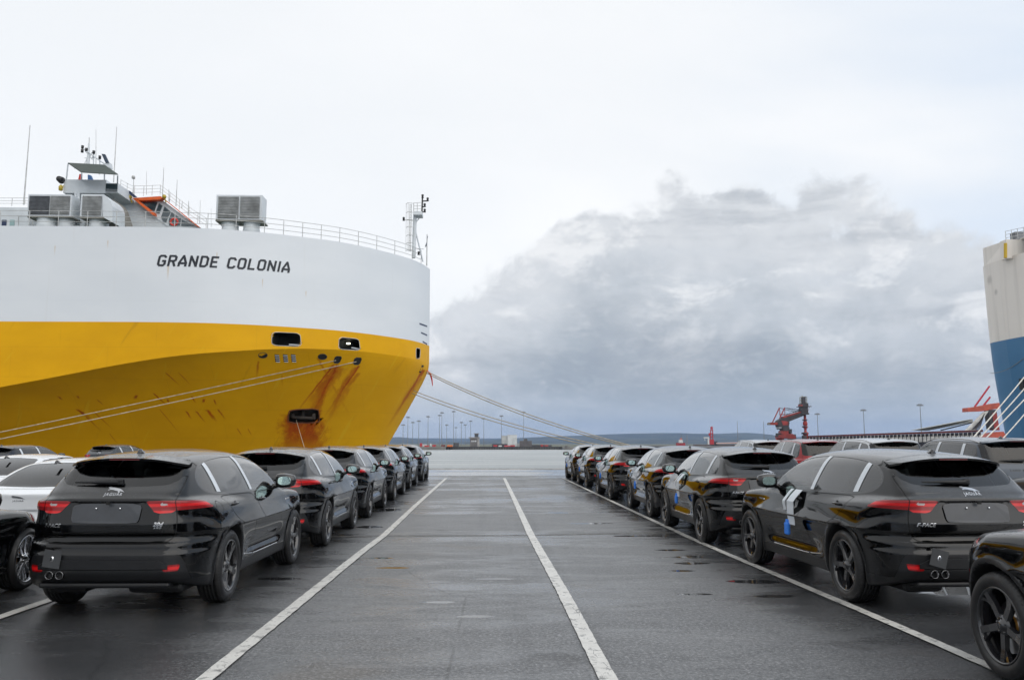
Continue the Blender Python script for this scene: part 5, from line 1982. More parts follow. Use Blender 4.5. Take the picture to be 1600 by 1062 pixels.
# ---- deck rail round the bow
rail = empty('deck_railing', (-12, 66, 16.65)); kid(rail)
dl = np.concatenate([np.linspace(0.6, 16, 26), np.linspace(17, 60, 44)])
path = [Vector((float(GA.xs(16.6)) - q, float(GA.yc - GA.hb * GA.g(q)) + 0.12, 16.62)) for q in dl]
m = MB(); rails(m, path, 1.15, 3, 0.020); kid(m.build('rail', galv), rail)
pm = MB(); pm.tube([(0, 0, 0), (0, 0, 1.16)], 0.026, 6); pme = pm.mesh('post', galv)
acc = 0.0
last = path[0]
for i, p in enumerate(path):
    if i == 0 or (p - last).length > 1.35:
        o = link_mesh('post', pme); o.location = p; kid(o, rail); last = p


def wbox(name, px0, py0, px1, py1, Y, depth, mat, parent=ship, bevel=0.0):
    a, b = at(px0, py0, Y), at(px1, py1, Y)
    m = MB()
    m.box(((a.x + b.x) / 2, Y + depth / 2, (a.z + b.z) / 2), (abs(b.x - a.x), depth, abs(a.z - b.z)), None, bevel)
    return kid(m.build(name, mat), parent)


def louvre(name, px0, py0, px1, py1, Y, n, mat, parent):
    """louvred panel: frame and tilted blades"""
    a, b = at(px0, py0, Y), at(px1, py1, Y)
    m = MB()
    h = (a.z - b.z) / n
    for k in range(n):
        z = b.z + h * (k + 0.5)
        m.box(((a.x + b.x) / 2, Y - 0.02, z), (b.x - a.x, 0.03, h * 0.85), Matrix.Rotation(0.75, 3, 'X'))
    o = kid(m.build(name, mat), parent)
    return o


# ---- ventilator boxes on drum pedestals
def ventilator(x0, y0, x1, y1, panels, drums, Y, ybase, depth=2.6):
    a, b = at(x0, y0, Y), at(x1, y1, Y)
    e = empty('ventilator_housing', ((a.x + b.x) / 2, Y, b.z)); kid(e)
    wbox('housing', x0, y0, x1, y1, Y + 0.06, depth, ship_white, e)
    wbox('base_tray', x0 - 2, y1, x1 + 2, y1 + 2.4, Y - 0.1, depth + 0.2, drab, e)
    for (p0, p1, mt) in panels:
        wbox('panel_back', p0, y0 + 2.4, p1, y1 - 2.2, Y + 0.03, 0.02, louvre_dark, e)
        louvre('louvre_panel', p0, y0 + 2.6, p1, y1 - 2.4, Y, 14, mt, e)
    for (c0, c1) in drums:
        A, B = at(c0, y1 + 2, Y), at(c1, y1 + 2, Y)
        r = (B.x - A.x) / 2
        z1 = A.z; z0 = 16.6
        m = MB()
        pr = []
        for k in range(9):
            zz = z0 + (z1 - z0) * k / 8
            pr += [(r * (1.0 if k % 4 else 1.07), zz)]
        m.lathe(pr, 24, 'Z', ((A.x + B.x) / 2, Y + depth / 2, 0))
        kid(m.build('pedestal_drum', ship_white), e)
    return e


ventilator(338.5, 304.5, 408.5, 343.5, [(341.5, 372, ship_grey), (376, 405, ship_grey)], [(343, 369), (377, 402)], 61.6, 357, 1.3)
ventilator(44.5, 303.5, 110.5, 337.5, [(46.5, 76, louvre_dark), (79.5, 108, ship_grey)], [(52, 82), (86, 109)], 60.6, 352, 1.3)
v3 = ventilator(127, 303.5, 160, 339, [(129.5, 157.5, ship_grey)], [(134, 159)], 60.6, 352, 1.3)
# the curved cowl on its right
m = MB()
A = at(160.5, 305, 60.5); B = at(176, 347, 60.5)
prof = [(160.5, 304.5), (167, 307.5), (173, 314), (175.5, 322), (175.5, 347), (161, 339.5)]
P = [at(px, py, 60.55) for px, py in prof]
m.prism([(p.x, p.z) for p in P], 'Y', 60.55, 62.7)
kid(m.build('curved_cowl', ship_white), v3)
prof = [(176, 311), (182, 316), (187, 324), (196, 353), (170, 353), (172, 346), (176.2, 347)]
m = MB(); P = [at(px, py, 62.9) for px, py in prof]; m.prism([(p.x, p.z) for p in P], 'Y', 62.9, 64.5)
kid(m.build('exhaust_duct', drab))

# ---- wheelhouse: nav platform, wing, roof deck
br = empty('wheelhouse', (-34, 66, 16.6)); kid(br)
m = MB()
P = [at(px, py, 66.0) for px, py in ((182, 292), (187, 289), (207, 303), (265, 356), (265, 372), (182, 372))]
m.prism([(p.x, p.z) for p in P], 'Y', 66.0, 80)
kid(m.build('bridge_wing_side', ship_white), br)
wbox('central_column', 112, 300, 131, 372, 65.0, 6.0, ship_white, br)
# overhanging navigation box
wbox('navigation_box', 100, 280.5, 165, 302, 63.0, 5.5, ship_white, br)
m = MB(); P = [at(px, py, 62.97) for px, py in ((164.2, 286), (184, 286), (184, 301), (164.2, 301))]
m.prism([(p.x, p.z) for p in P], 'Y', 62.99, 66.5); kid(m.build('navigation_box_end', ship_white), br)
wbox('window_pane', 165.5, 287, 183, 299.8, 62.96, 0.05, wglass, br)
m = MB()
for (a, b) in (((118.5, 302), (118.5, 352)), ((123, 302), (123, 352))):
    m.tube([at(*a, 62.6), at(*b, 62.6)], 0.11, 8)
kid(m.build('drain_pipe', ship_white), br)
# awning: flat canvas on four stanchions
m = MB()
c_ = [at(106, 255.5, 63.0), at(163, 258.5, 63.0), at(184.5, 273.5, 61.0), at(127, 270, 61.0)]
c_ = [Vector((p.x, p.y, p.z)) for p in c_]
up = Vector((0, 0, 0.06))
m.hexa([tuple(p) for p in c_] + [tuple(p + up) for p in c_])
kid(m.build('awning', awn_m), br)
m = MB(); m.tube([(c_[0] + c_[3]) / 2 - up * 0.4, (c_[1] + c_[2]) / 2 - up * 0.4], 0.03, 5); m.tube([(c_[0] + c_[1]) / 2 - up * 0.4, (c_[2] + c_[3]) / 2 - up * 0.4], 0.03, 5)
kid(m.build('awning_batten', galv), br)
for (a, b) in (((106.3, 256), (103.6, 281)), ((163.5, 259), (163.2, 281)), ((184, 274), (183.5, 287)), ((127.5, 271), (127.5, 281))):
    m = MB(); Yp = 63.0 if a[1] < 265 else 61.0
    m.tube([at(*a, Yp), at(*b, 63.0)], 0.05, 6); kid(m.build('stanchion', ship_white), br)
# blue tarpaulin and red fire box glimpsed under the awning
m = MB(); P = [at(px, py, 64.5) for px, py in ((137, 273), (141, 273.5), (144, 281), (137, 281))]; m.prism([(p.x, p.z) for p in P], 'Y', 64.5, 64.8); kid(m.build('blue_cover', simple_mat('blue_canvas', (0.06, 0.14, 0.30), 0.7)), br)
m = MB(); P = [at(px, py, 64.5) for px, py in ((122, 281), (124, 272), (126, 272), (125.5, 281))]; m.prism([(p.x, p.z) for p in P], 'Y', 64.5, 64.8); kid(m.build('red_cover', red_m), br)
# searchlight on the left corner
m = MB(); p = at(94, 280.5, 62.8)
m.lathe([(0.0, -0.25), (0.20, -0.22), (0.26, 0.18), (0.27, 0.25), (0.0, 0.22)], 16, 'Y', tuple(p)); m.tube([p, at(99, 285, 62.9)], 0.06, 6)
kid(m.build('searchlight', black_m), br)
m = MB(); p = at(95, 294, 62.8); m.lathe([(0, -0.22), (0.14, -0.18), (0.16, 0.1), (0.06, 0.25), (0, 0.26)], 12, 'Z', tuple(p)); m.tube([p, at(100, 290, 62.9)], 0.04, 6)
kid(m.build('amber_float_light', lamp_y), br)
# orange edged wing cab with slanting windows
m = MB()
P = [at(px, py, 65.4) for px, py in ((206.5, 309.5), (251, 306.5), (254, 309.5), (250, 311.8), (216, 313.2), (241, 332), (241, 336.3), (238, 335.5))]
m.prism([(p.x, p.z) for p in P], 'Y', 65.4, 65.9)
kid(m.build('orange_edge', orange_m), br)
m = MB(); P = [at(px, py, 65.7) for px, py in ((212, 311), (250, 310), (312, 356), (312, 372), (265, 372), (265, 356), (243, 340))]
m.prism([(p.x, p.z) for p in P], 'Y', 65.92, 66.4); kid(m.build('wing_cab', ship_white), br)
m = MB(); P = [at(px, py, 65.9) for px, py in ((220, 314), (246, 316), (242, 328), (241, 332))]; m.prism([(p.x, p.z) for p in P], 'Y', 65.86, 65.915); kid(m.build('cab_opening', wglass), br)
for q in ([(249, 317.5), (254, 321.5), (249, 334), (243.5, 332)], [(257.5, 323), (267, 331), (262.5, 340), (252, 339.5)], [(252.5, 341), (262, 341.5), (260, 347), (255, 346)], [(268.5, 332), (283, 341.5), (281, 352.5), (264.5, 352.5), (264, 343)], [(284.5, 343), (304, 353), (283.5, 353)]):
    m = MB(); P = [at(px, py, 65.9) for px, py in q]; m.prism([(p.x, p.z) for p in P], 'Y', 65.85, 65.91); kid(m.build('window_pane', wglass), br)
m = MB(); P = [at(px, py, 65.6) for px, py in ((255, 310.8), (256.5, 310.5), (312, 354.8), (309, 354.5))]
m.prism([(p.x, p.z) for p in P], 'Y', 65.6, 66.2); kid(m.build('orange_edge', orange_m), br)
for px, py in ((203, 308), (256.5, 307.5)):
    m = MB(); p = at(px, py, 65.2); m.lathe([(0, -0.12), (0.13, -0.12), (0.17, 0.0), (0.13, 0.14), (0, 0.16)], 12, 'Z', tuple(p)); m.tube([p, p + Vector((0.1, 0.2, -0.4))], 0.05, 6); kid(m.build('amber_float_light', lamp_y), br)
m = MB(); p = at(272, 347, 62.0); m.lathe([(0.25 + 0.075 * math.cos(a), 0.06 * math.sin(a)) for a in [i * math.pi / 4 for i in range(8)]], 24, 'Y', tuple(p), closed=True)
kid(m.build('lifebuoy', red_m))
m = MB(); P = [at(px, py, 65.0) for px, py in ((186, 289), (191, 293), (204, 299), (214, 308), (208, 308), (200, 301))]
m.prism([(p.x, p.z) for p in P], 'Y', 65.0, 65.1); kid(m.build('blue_stripe', blue_mark), br)
# roof rail of the wheelhouse
rr_ = [at(188, 297, 66), at(205, 306, 66), at(229, 306, 66), at(250, 305, 66), at(275, 324, 66), at(300, 343, 66), at(322, 357, 66)]
m = MB()
for k in range(3):
    m.tube([p + Vector((0, 0, 0.27 * (k + 1))) for p in rr_], 0.016, 5)
kid(m.build('roof_rail', galv), br)
for i in range(11):
    t_ = i / 10 * (len(rr_) - 1); k = min(int(t_), len(rr_) - 2); p = rr_[k].lerp(rr_[k + 1], t_ - k)
    m = MB(); m.tube([p, p + Vector((0, 0, 0.84))], 0.022, 5); kid(m.build('rail_post', galv), br)
# aerials and masts
for (xa, ya, xb, yb, r) in ((37, 320, 47, 196, 0.045), (38, 318, 38.5, 292, 0.05), (177.5, 285, 182.5, 198, 0.032), (150, 262, 150, 202, 0.02), (139, 256, 139.5, 215, 0.05), (254, 305, 256, 262, 0.028), (229, 304, 229, 268, 0.018), (275, 322, 277, 281, 0.028), (264, 315, 264, 296, 0.03), (284, 325, 285, 314, 0.03), (294, 336, 295, 314, 0.035), (312, 350, 313, 313, 0.02), (330, 355, 330, 325, 0.012), (208, 303, 209, 280, 0.035)):
    m = MB(); m.tube([at(xa, ya, 64.2), at(xb, yb, 64.2)], [r * 1.3, r * 0.6], 6); kid(m.build('aerial', galv), ship)
m = MB(); p = at(208.5, 277, 64.2); m.lathe([(0, -0.14), (0.12, -0.12), (0.14, 0.02), (0.09, 0.12), (0, 0.15)], 12, 'Z', tuple(p)); kid(m.build('satellite_dome', galv), ship)
ms = empty('signal_mast', at(140, 258, 64)); kid(ms)
m = MB()
m.tube([at(137.5, 258, 64), at(139, 224, 64)], [0.14, 0.06], 8)
m.tube([at(130, 232, 63.9), at(164, 257, 63.9)], 0.05, 6)
for (x, y) in ((135, 250), (141, 244), (146, 243)): m.tube([at(x - 3, y + 6, 64), at(x + 3, y - 6, 64)], 0.03, 5)
m.tube([at(132, 247, 64), at(148, 247, 64)], 0.03, 5); m.tube([at(133, 236, 64), at(147, 252, 64)], 0.02, 5)
m.tube([at(146, 258, 64), at(146.5, 238, 64)], 0.04, 6); m.tube([at(156, 258, 64), at(156, 244, 64)], 0.04, 6)
kid(m.build('mast_frame', ship_white), ms)
for (x, y) in ((129, 230), (128.5, 236), (146.5, 238), (156, 246), (135, 234)):
    m = MB(); p = at(x, y, 63.9); m.lathe([(0, -0.13), (0.10, -0.12), (0.10, 0.12), (0, 0.14)], 10, 'Z', tuple(p)); kid(m.build('signal_lamp', black_m), ms)
m = MB(); P = [at(px, py, 63.6) for px, py in ((158.5, 240.5), (164, 241), (170, 254), (164.5, 254))]; m.prism([(p.x, p.z) for p in P], 'Y', 63.6, 63.75)
kid(m.build('tilted_display_panel', simple_mat('dark_blue_panel', (0.03, 0.05, 0.08), 0.3)), ms)
m = MB(); P = [at(px, py, 63.7) for px, py in ((162, 255), (171, 254), (172, 262), (164, 261))]; m.prism([(p.x, p.z) for p in P], 'Y', 63.7, 64.2); kid(m.build('panel_bracket', ship_white), ms)
# low deckhouse at the far left
dh = empty('deckhouse', at(10, 355, 63)); kid(dh)
wbox('house_wall', -240, 322, 44.5, 372, 63.4, 9.0, ship_white, dh)
wbox('window_pane', 3, 343.5, 9.5, 353, 63.36, 0.05, blue_mark, dh); wbox('window_pane', 15.5, 343.5, 22, 352.5, 63.36, 0.05, simple_mat('pale_green_pane', (0.28, 0.42, 0.42), 0.3), dh)
m = MB(); a, b = at(-240, 322, 63.5), at(44, 322, 63.5); rails(m, [a, b], 0.62, 3, 0.018)
for k in range(12):
    p = a.lerp(b, k / 11); m.tube([p, p + Vector((0, 0, 0.63))], 0.022, 5)
kid(m.build('roof_rail', galv), dh)
m = MB(); m.tube([at(29, 353, 62.8), at(29, 338, 62.8), at(42, 338, 62.8), at(50, 345, 62.8), at(52, 353, 62.8)], 0.03, 5); kid(m.build('pipe_frame', ship_grey), dh)
# ---- foremast at the bow
fm = empty('bow_mast', (-6.2, 71.0, 16.6)); kid(fm)
Yf = 70.2
m = MB()
m.tube([at(646.3, 403, Yf), at(648.5, 334, Yf)], 0.16, 8)
m.tube([at(661, 409, Yf + 0.3), at(649, 360, Yf)], 0.07, 6)
m.tube([at(649.5, 348, Yf), at(657.5, 338, Yf)], 0.045, 5); m.tube([at(649.5, 342, Yf), at(656, 336, Yf)], 0.035, 5)
m.tube([at(648, 388, Yf), at(662, 389, Yf)], 0.03, 5)
kid(m.build('mast_pole', ship_white), fm)
wbox('mast_platform', 646, 330, 659.5, 335.5, Yf - 0.6, 1.2, ship_white, fm)
m = MB()
for yy in (317, 322, 326.5): m.tube([at(646, yy, Yf - 0.6), at(659, yy - 0.5, Yf - 0.6)], 0.02, 5)
for xx in (646.5, 652): m.tube([at(xx, 317, Yf - 0.6), at(xx, 331, Yf - 0.6)], 0.03, 5)
kid(m.build('platform_rail', galv), fm)
ld = empty('ladder', at(640, 390, Yf)); kid(ld, fm)
m = MB()
for (x0, x1) in ((639.0, 640.8), (641.5, 643.0)): m.tube([at(x0, 393, Yf), at(x1 - 0.2, 319, Yf)], 0.03, 5)
for k in range(19): m.tube([at(639.2 + k * 0.09, 392 - k * 4, Yf), at(641.8 + k * 0.08, 392.2 - k * 4, Yf)], 0.018, 4)
kid(m.build('ladder_frame', galv), ld)
m = MB()
for yy in (318, 332, 344, 355, 368, 380, 391): m.tube([at(634.5, yy + 0.8, Yf - 0.5), at(637, yy - 1.0, Yf - 0.8), at(643, yy - 0.6, Yf - 0.7), at(647, yy + 0.6, Yf - 0.4)], 0.022, 4)
for xx in (634.2, 637.2): m.tube([at(xx, 393, Yf - 0.5), at(xx + 0.6, 318, Yf - 0.5)], 0.016, 4)
kid(m.build('safety_cage', galv), ld)
m = MB(); m.tube([at(659.3, 331, Yf), at(660.2, 306, Yf)], 0.075, 6)
for (x, y) in ((668, 314.5), (663.5, 323.5), (663.5, 331.5)): m.tube([at(659.8, y, Yf), at(x, y - 0.5, Yf)], 0.06, 5)
kid(m.build('lamp_bracket', black_m), fm)
for (x, y) in ((660.3, 306.5), (668.2, 311.5), (663.6, 320.5), (663.6, 329), (630.8, 342), (654.3, 395.5)):
    m = MB(); p = at(x, y, Yf); m.lathe([(0, -0.16), (0.12, -0.15), (0.07, -0.05), (0.10, 0.0), (0.10, 0.13), (0, 0.17)], 10, 'Z', tuple(p)); kid(m.build('navigation_lamp', black_m), fm)
m = MB(); m.tube([at(631, 343.5, Yf), at(646, 344.5, Yf)], 0.03, 5); kid(m.build('lamp_arm', galv), fm)
jk = empty('jackstaff', at(667, 414, 72.3)); kid(jk)
m = MB(); m.tube([at(666.8, 415, 72.3), at(667.3, 366, 72.3)], [0.06, 0.04], 6); kid(m.build('staff', galv), jk)
m = MB()
vs, fs = [], []
for i in range(5):
    for j in range(7):
        u, v = i / 4, j / 6
        px = 667.3 + (1.8 - 5.2 * (1 - 0.15 * math.sin(v * 6)) * v) * u * 0.9
        py = 369 + 14 * v + 4 * u * v
        p = at(px, py, 72.3 + 0.15 * math.sin(u * 7 + v * 3)); vs.append(tuple(p))
for i in range(4):
    for j in range(6):
        a = i * 7 + j; fs.append((a, a + 1, a + 8, a + 7))
m.add(vs, fs, True); kid(m.build('furled_flag', simple_mat('grey_blue_cloth', (0.20, 0.23, 0.30), 0.8)), jk)

# ---- mooring ropes
rope_m = simple_mat('pale_hawser', (0.40, 0.35, 0.26), 0.8, var=0.25, vscale=4, bump=0.4, bscale=60)
rope_w = simple_mat('white_hawser', (0.62, 0.60, 0.55), 0.8, var=0.2, vscale=4, bump=0.4, bscale=60)


def rope(a, b, sag, r, mat, label, group=None, cat='rope'):
    m = MB()
    P = []
    for i in range(25):
        t_ = i / 24
        p = a.lerp(b, t_); p.z -= sag * 4 * t_ * (1 - t_)
        P.append(p)
    m.tube(P, r, 6)
    return tag(m.build('mooring_rope', mat), label, cat, group)


def hp(px, py, H=GA, back=0.3):
    p = H.hit(px, py); p.y += back; return p


bol_a, bol_b = Vector((14.1, 55.0, 0.42)), Vector((30.1, 55.0, 0.42))
MG = 'mooring ropes of the ships'
def run_to(a, px, py, Y, over=1.42):
    """end of a rope that starts at a and passes the sight line through px, py at distance Y"""
    return a + (at(px, py, Y) - a) * over


r1_, r2_ = hp(525, 563, back=-0.02), hp(557.5, 565.5, back=-0.25)
rope(r1_, run_to(r1_, 0, 673, 56.2), 0.10, 0.034, rope_m, 'upper pale rope running left across the yellow hull from the left fairlead', MG)
rope(r2_, run_to(r2_, 0, 684, 54.2, 1.25), 0.10, 0.034, rope_m, 'lower pale rope running left across the yellow hull from the right fairlead', MG)
rope(hp(463, 656, back=-0.02), run_to(hp(463, 656, back=-0.02), 476, 700, 57.2, 1.35), 0.02, 0.02, rope_m, 'thin line hanging steeply from the rusty anchor pocket', MG)
rope(GA.hit(666.5, 580), bol_a.copy(), 0.75, 0.036, rope_m, 'upper of the two ropes leading right from the tip of the yellow bow', MG)
rope(GA.hit(666.3, 582.5), bol_a + Vector((0.25, 0, 0)), 0.92, 0.036, rope_m, 'second rope just under the top one from the tip of the yellow bow', MG)
rope(hp(645.5, 610, back=0.1), bol_a + Vector((-0.5, 0, 0)), 0.62, 0.034, rope_m, 'third rope down leading right from the raked yellow stem', MG)
rope(hp(643.5, 614, back=0.1), bol_a + Vector((-0.8, 0, 0)), 0.68, 0.034, rope_m, 'lowest rope leading right from the raked yellow stem', MG)
m = MB()
p = GA.hit(667, 579)
m.tube([p, p + Vector((0.3, -0.1, -0.25)), p + Vector((0.45, -0.1, -0.8)), p + Vector((0.5, -0.1, -1.3))], [0.06, 0.09, 0.06, 0.03], 6)
tag(m.build('rope_lashing', red_m), 'short red lashing hanging on the rope at the yellow bow tip', 'lashing')


def bollard(p, lab):
    e = empty('bollard', (p.x, p.y, 0.0)); tag(e, lab, 'bollard', 'bollards along the quay edge')
    m = MB()
    m.lathe([(0.0, 0.04), (0.34, 0.04), (0.34, 0.0), (0.34, 0.08), (0.20, 0.12), (0.17, 0.42), (0.27, 0.52), (0.28, 0.62), (0.20, 0.70), (0, 0.72)], 20, 'Z', (0, 0, 0.03))
    o = m.build('bollard_head', simple_mat('bollard_iron', (0.05, 0.045, 0.04), 0.6, var=0.4), e)


for x, lab in ((14.1, 'iron bollard taking the ropes of the yellow bow'), (30.1, 'iron bollard taking the ropes of the blue ship'), (-15.2, 'iron bollard under the rusty anchor pocket')):
    bollard(Vector((x, 55.0, 0)), lab)

# ===== the blue and cream ship on the right
BL = Hull(69.0, 10.0, [(0, 0), (0.02, 0.15), (0.45, 0.30), (1.43, 0.40), (3.5, 0.52), (7.2, 0.66), (14, 0.86), (24, 1.0), (200, 1.0)],
          [(-8, 45.2), (2.3, 43.85), (10.16, 43.05), (18, 42.85)], [(0, -3.0), (20, -3.0), (40, -4.5), (200, -5.5)], -1, 3.0, 120, 16.9)
ship2 = empty('cargo_ship', (90, 69, WATER_Z))
tag(ship2, 'blue hulled car carrier with cream upper hull, cut by the right edge', 'ship')
cream = NT('cream_hull_paint')
co = cream.pos(); x, y, z = cream.xyz(co)
c = cream.mix(cream.noise(cream.map(co, (0.3, 0.3, 0.5)), 1, 5, 0.6), (0.70, 0.655, 0.60), (0.77, 0.725, 0.67))
st = cream.noise(cream.map(co, (1.6, 1.6, 0.06)), 1.0, 3, 0.6)
c = cream.mix(cream.math('MULTIPLY', cream.smooth(st, 0.5, 0.75), 0.35), c, (0.40, 0.37, 0.33))
for (sy_, sz_, r_) in ((70.6, 15.5, 0.55), (69.8, 14.3, 0.35)):
    dy = cream.math('SUBTRACT', y, sy_); dz = cream.math('SUBTRACT', z, sz_)
    d = cream.math('SQRT', cream.math('ADD', cream.math('MULTIPLY', dy, dy), cream.math('MULTIPLY', dz, dz)))
    c = cream.mix(cream.math('MULTIPLY', cream.smooth(d, r_, 0.1), 0.45), c, (0.27, 0.25, 0.23))
cream.bsdf(c, 0.5, 0, cream.bump(st, 0.12, 0.03)); cream_m = cream.done()
blu = NT('blue_hull_paint'); co = blu.pos()
c = blu.mix(blu.noise(blu.map(co, (0.3, 0.3, 0.6)), 1, 5, 0.6), (0.022, 0.125, 0.26), (0.035, 0.165, 0.33))
c = blu.mix(blu.math('MULTIPLY', blu.smooth(blu.noise(blu.map(co, (1.8, 1.8, 0.12)), 1, 4), 0.58, 0.75), 0.3), c, (0.06, 0.20, 0.36))
blu.bsdf(c, 0.42); blue_hull = blu.done()
V_, T_ = BL.band(10.16, 16.86, 6); kid(link_mesh('upper_hull', tri_mesh('upper_hull', V_, T_, BL.normals(V_), cream_m)), ship2)
V_, T_ = BL.band(-7.5, 10.16, 12); kid(link_mesh('lower_hull', tri_mesh('lower_hull', V_, T_, BL.normals(V_), blue_hull)), ship2)
m = MB(); d_ = np.linspace(0, 1, 50)**2 * 120
top = [(float(BL.xs(16.8)) + q, float(BL.yc - BL.hb * BL.g(q)), 16.8) for q in d_]
m.add(top + [(x, 2 * BL.yc - y, z) for x, y, z in top], [(i, i + 1, 50 + i + 1, 50 + i) for i in range(49)])
kid(m.build('weather_deck', MATS['deck_green']), ship2)
m = MB(); m.box((163.0, 69, 5), (0.3, 20, 23)); kid(m.build('transom', cream_m), ship2)
m = MB(); zt_ = at(1532, 388, 71.4).z; m.hexa([(43.05, 71.4, 16.8), (43.0, 68.6, 16.8), (44.6, 68.6, 16.8), (45.4, 71.4, 16.8), (43.05, 71.4, zt_), (43.3, 68.6, zt_), (44.6, 68.6, zt_), (45.4, 71.4, zt_)])
kid(m.build('bulwark_corner', cream_m), ship2)
m = MB(); m.box((45.0, 67.0, 17.35), (1.6, 2.2, 1.1)); kid(m.build('winch_housing', drab), ship2)
m = MB(); m.box((44.9, 67.2, 18.3), (2.2, 2.6, 0.12)); kid(m.build('shelter_roof', cream_m), ship2)
wbox('upper_house', 1572, 374, 1700, 404, 67.2, 0.9, cream_m, ship2)
m = MB(); m.tube([at(1571, 380, 66.9), at(1571, 403, 66.9)], 0.13, 8); kid(m.build('yellow_pipe', simple_mat('yellow_pipe_paint', (0.55, 0.36, 0.02), 0.5)), ship2)
m = MB(); a, b = at(1572, 377, 68.0), at(1650, 361, 64.0)
for k in range(4): m.tube([a + Vector((0, 0, 0.28 * k)), b + Vector((0, 0, 0.28 * k))], 0.02, 5)
for k in range(9): p = a.lerp(b, k / 8); m.tube([p - Vector((0, 0, .1)), p + Vector((0, 0, 0.86))], 0.026, 5)
kid(m.build('deck_railing', galv), ship2)
wbox('deck_machinery', 1586, 362, 1604, 373.5, 67.4, 0.7, MATS['louvre_dark'], ship2)
p = BL.hit(1600, 600); m = MB(); m.box((p.x, p.y, p.z), (0.5, 0.5, 0.9)); kid(m.build('hull_door', dark_in), ship2)
m = MB()
P = [BL.hit(1548 + 52 * i / 8, 583 - 24 * (i / 8)**2) - Vector((0.05, 0.05, 0)) for i in range(9)]
m.tube(P, 0.02, 5); kid(m.build('hull_cable', MATS['drab' if 'drab' in MATS else 'duct_drab_grey']), ship2)
for k, (py, lab) in enumerate(((583, 'topmost'), (601, 'second from top'), (618, 'third from top'), (641, 'lowest'))):
    # seen at the frame edge at this height; each runs on upwards to the blue hull outside the frame
    end = [bol_b, bol_b + Vector((0.35, 0, 0)), bol_b + Vector((0.6, 0, 0)), bol_b + Vector((1.9, 0, 0))][k].copy()
    e = at(1600, py, 60.0)
    far = e
    for q_ in range(200):
        far = e + (e - end) * (q_ * 0.02)
        if far.y > float(BL.y_at(np.array([far.x]), np.array([far.z]))[0]) and far.x > 43:
            break
    rope(far, end, 0.28, 0.042, rope_w, '%s of four pale ropes rising right in front of the blue ship' % lab, MG)
# ---------------------------------------------------------------- the far side of the basin
far_stone = simple_mat('far_quay_stone', (0.20, 0.19, 0.17), 0.8, var=0.35, vscale=0.05)
far_land = simple_mat('far_scrub_land', (0.10, 0.105, 0.07), 0.9, var=0.4, vscale=0.02)
g = MB()
# polygonal land mass: wharf face steps as seen across the water
g.prism([(-900, 930), (-45, 930), (-45, 965), (85, 965), (85, 935), (3000, 930), (3000, 3000), (-900, 3000)], 'Z', -8, -2.9)
tag(g.build('far_shore', far_stone), kind='structure')
g = MB()
g.prism([(-880, 985), (2980, 985), (2980, 2980), (-880, 2980)], 'Z', -3.0, -2.6)
tag(g.build('far_ground', far_land), kind='structure')
g = MB()
g.prism([(125, 400), (700, 300), (1500, 300), (1500, 928), (160, 928)], 'Z', -8, -1.2)
tag(g.build('coal_quay', simple_mat('coal_quay_ground', (0.07, 0.068, 0.065), 0.8, var=0.4, vscale=0.05)), kind='structure')
rk = MB()
rnd = random.Random(5)
for k in range(260):
    x = rnd.uniform(86, 420); r = rnd.uniform(0.8, 2.0)
    rk.box((x, 929 + rnd.uniform(-1, 1), rnd.uniform(-5.5, -2)), (r * 2, r, r), Matrix.Rotation(rnd.uniform(0, 3), 3, 'Z'))
tag(rk.build('rock_armour', far_stone), kind='stuff')
pl = MB()
for k in range(46):
    x = -44 + k * 2.8
    pl.box((x, 964.2, -4.6), (0.7, 0.7, 3.4))
pl.box((20, 964.0, -3.1), (130, 1.4, 0.9))
tag(pl.build('wharf_piles', simple_mat('dark_timber', (0.05, 0.045, 0.04), 0.8)), 'dark timber piles lining the far wharf under the control tower', 'pier')

mast_steel = simple_mat('far_mast_steel', (0.20, 0.21, 0.22), 0.6)
LM = [(630, 664, 930), (637.5, 652, 990), (645, 660, 1100), (654.5, 658, 1000), (669, 651, 1000), (687, 649, 1050), (690.5, 645, 1000), (698, 664, 1200), (709, 643, 995),
      (721, 660, 1100), (735.5, 658, 1150), (756, 654, 1000), (783.5, 650, 1010), (818, 644, 1010), (1277, 647, 820), (1349, 641, 760), (1437.5, 633, 700), (1152, 658, 1000), (1193, 658, 900), (712.5, 668, 1300), (727, 664, 1280)]
LML = ['farthest left light mast just right of the yellow stem', 'tall light mast second from the yellow stem', 'slim light mast third from the yellow stem', 'light mast fourth from the yellow stem', 'light mast behind the red container pile on the left',
       'left one of a close pair of tall light masts', 'right one of a close pair of tall light masts', 'short faint light mast right of the close pair', 'tallest light mast beside the small dark block', 'faint light mast left of the control tower',
       'light mast rising behind the control tower', 'light mast between the control tower and the white shed', 'light mast at the left corner of the white shed', 'tall light mast over the dark stepped building', 'light mast right of the red ship loader',
       'light mast over the left part of the long conveyor', 'tallest light mast over the right part of the conveyor', 'thin pole left of the ship loader, the left one', 'thin pole nearest left of the ship loader', 'very faint short mast left of the control tower', 'very faint mast close to the control tower']
for (px, py, Y), lab in zip(LM, LML):
    t_ = at(px, py, Y)
    m = MB()
    m.tube([(0, 0, -2.7), (0, 0, t_.z)], [0.42, 0.22], 6)
    if px not in (1152, 1193):
        m.box((0, 0, t_.z), (4.6, 2.2, 0.9)); m.box((0, 0, t_.z + 0.8), (3.0, 1.4, 0.5))
    o = m.build('light_mast', mast_steel); o.location = (t_.x, t_.y, 0)
    tag(o, lab, 'light mast', 'light masts across the harbour')


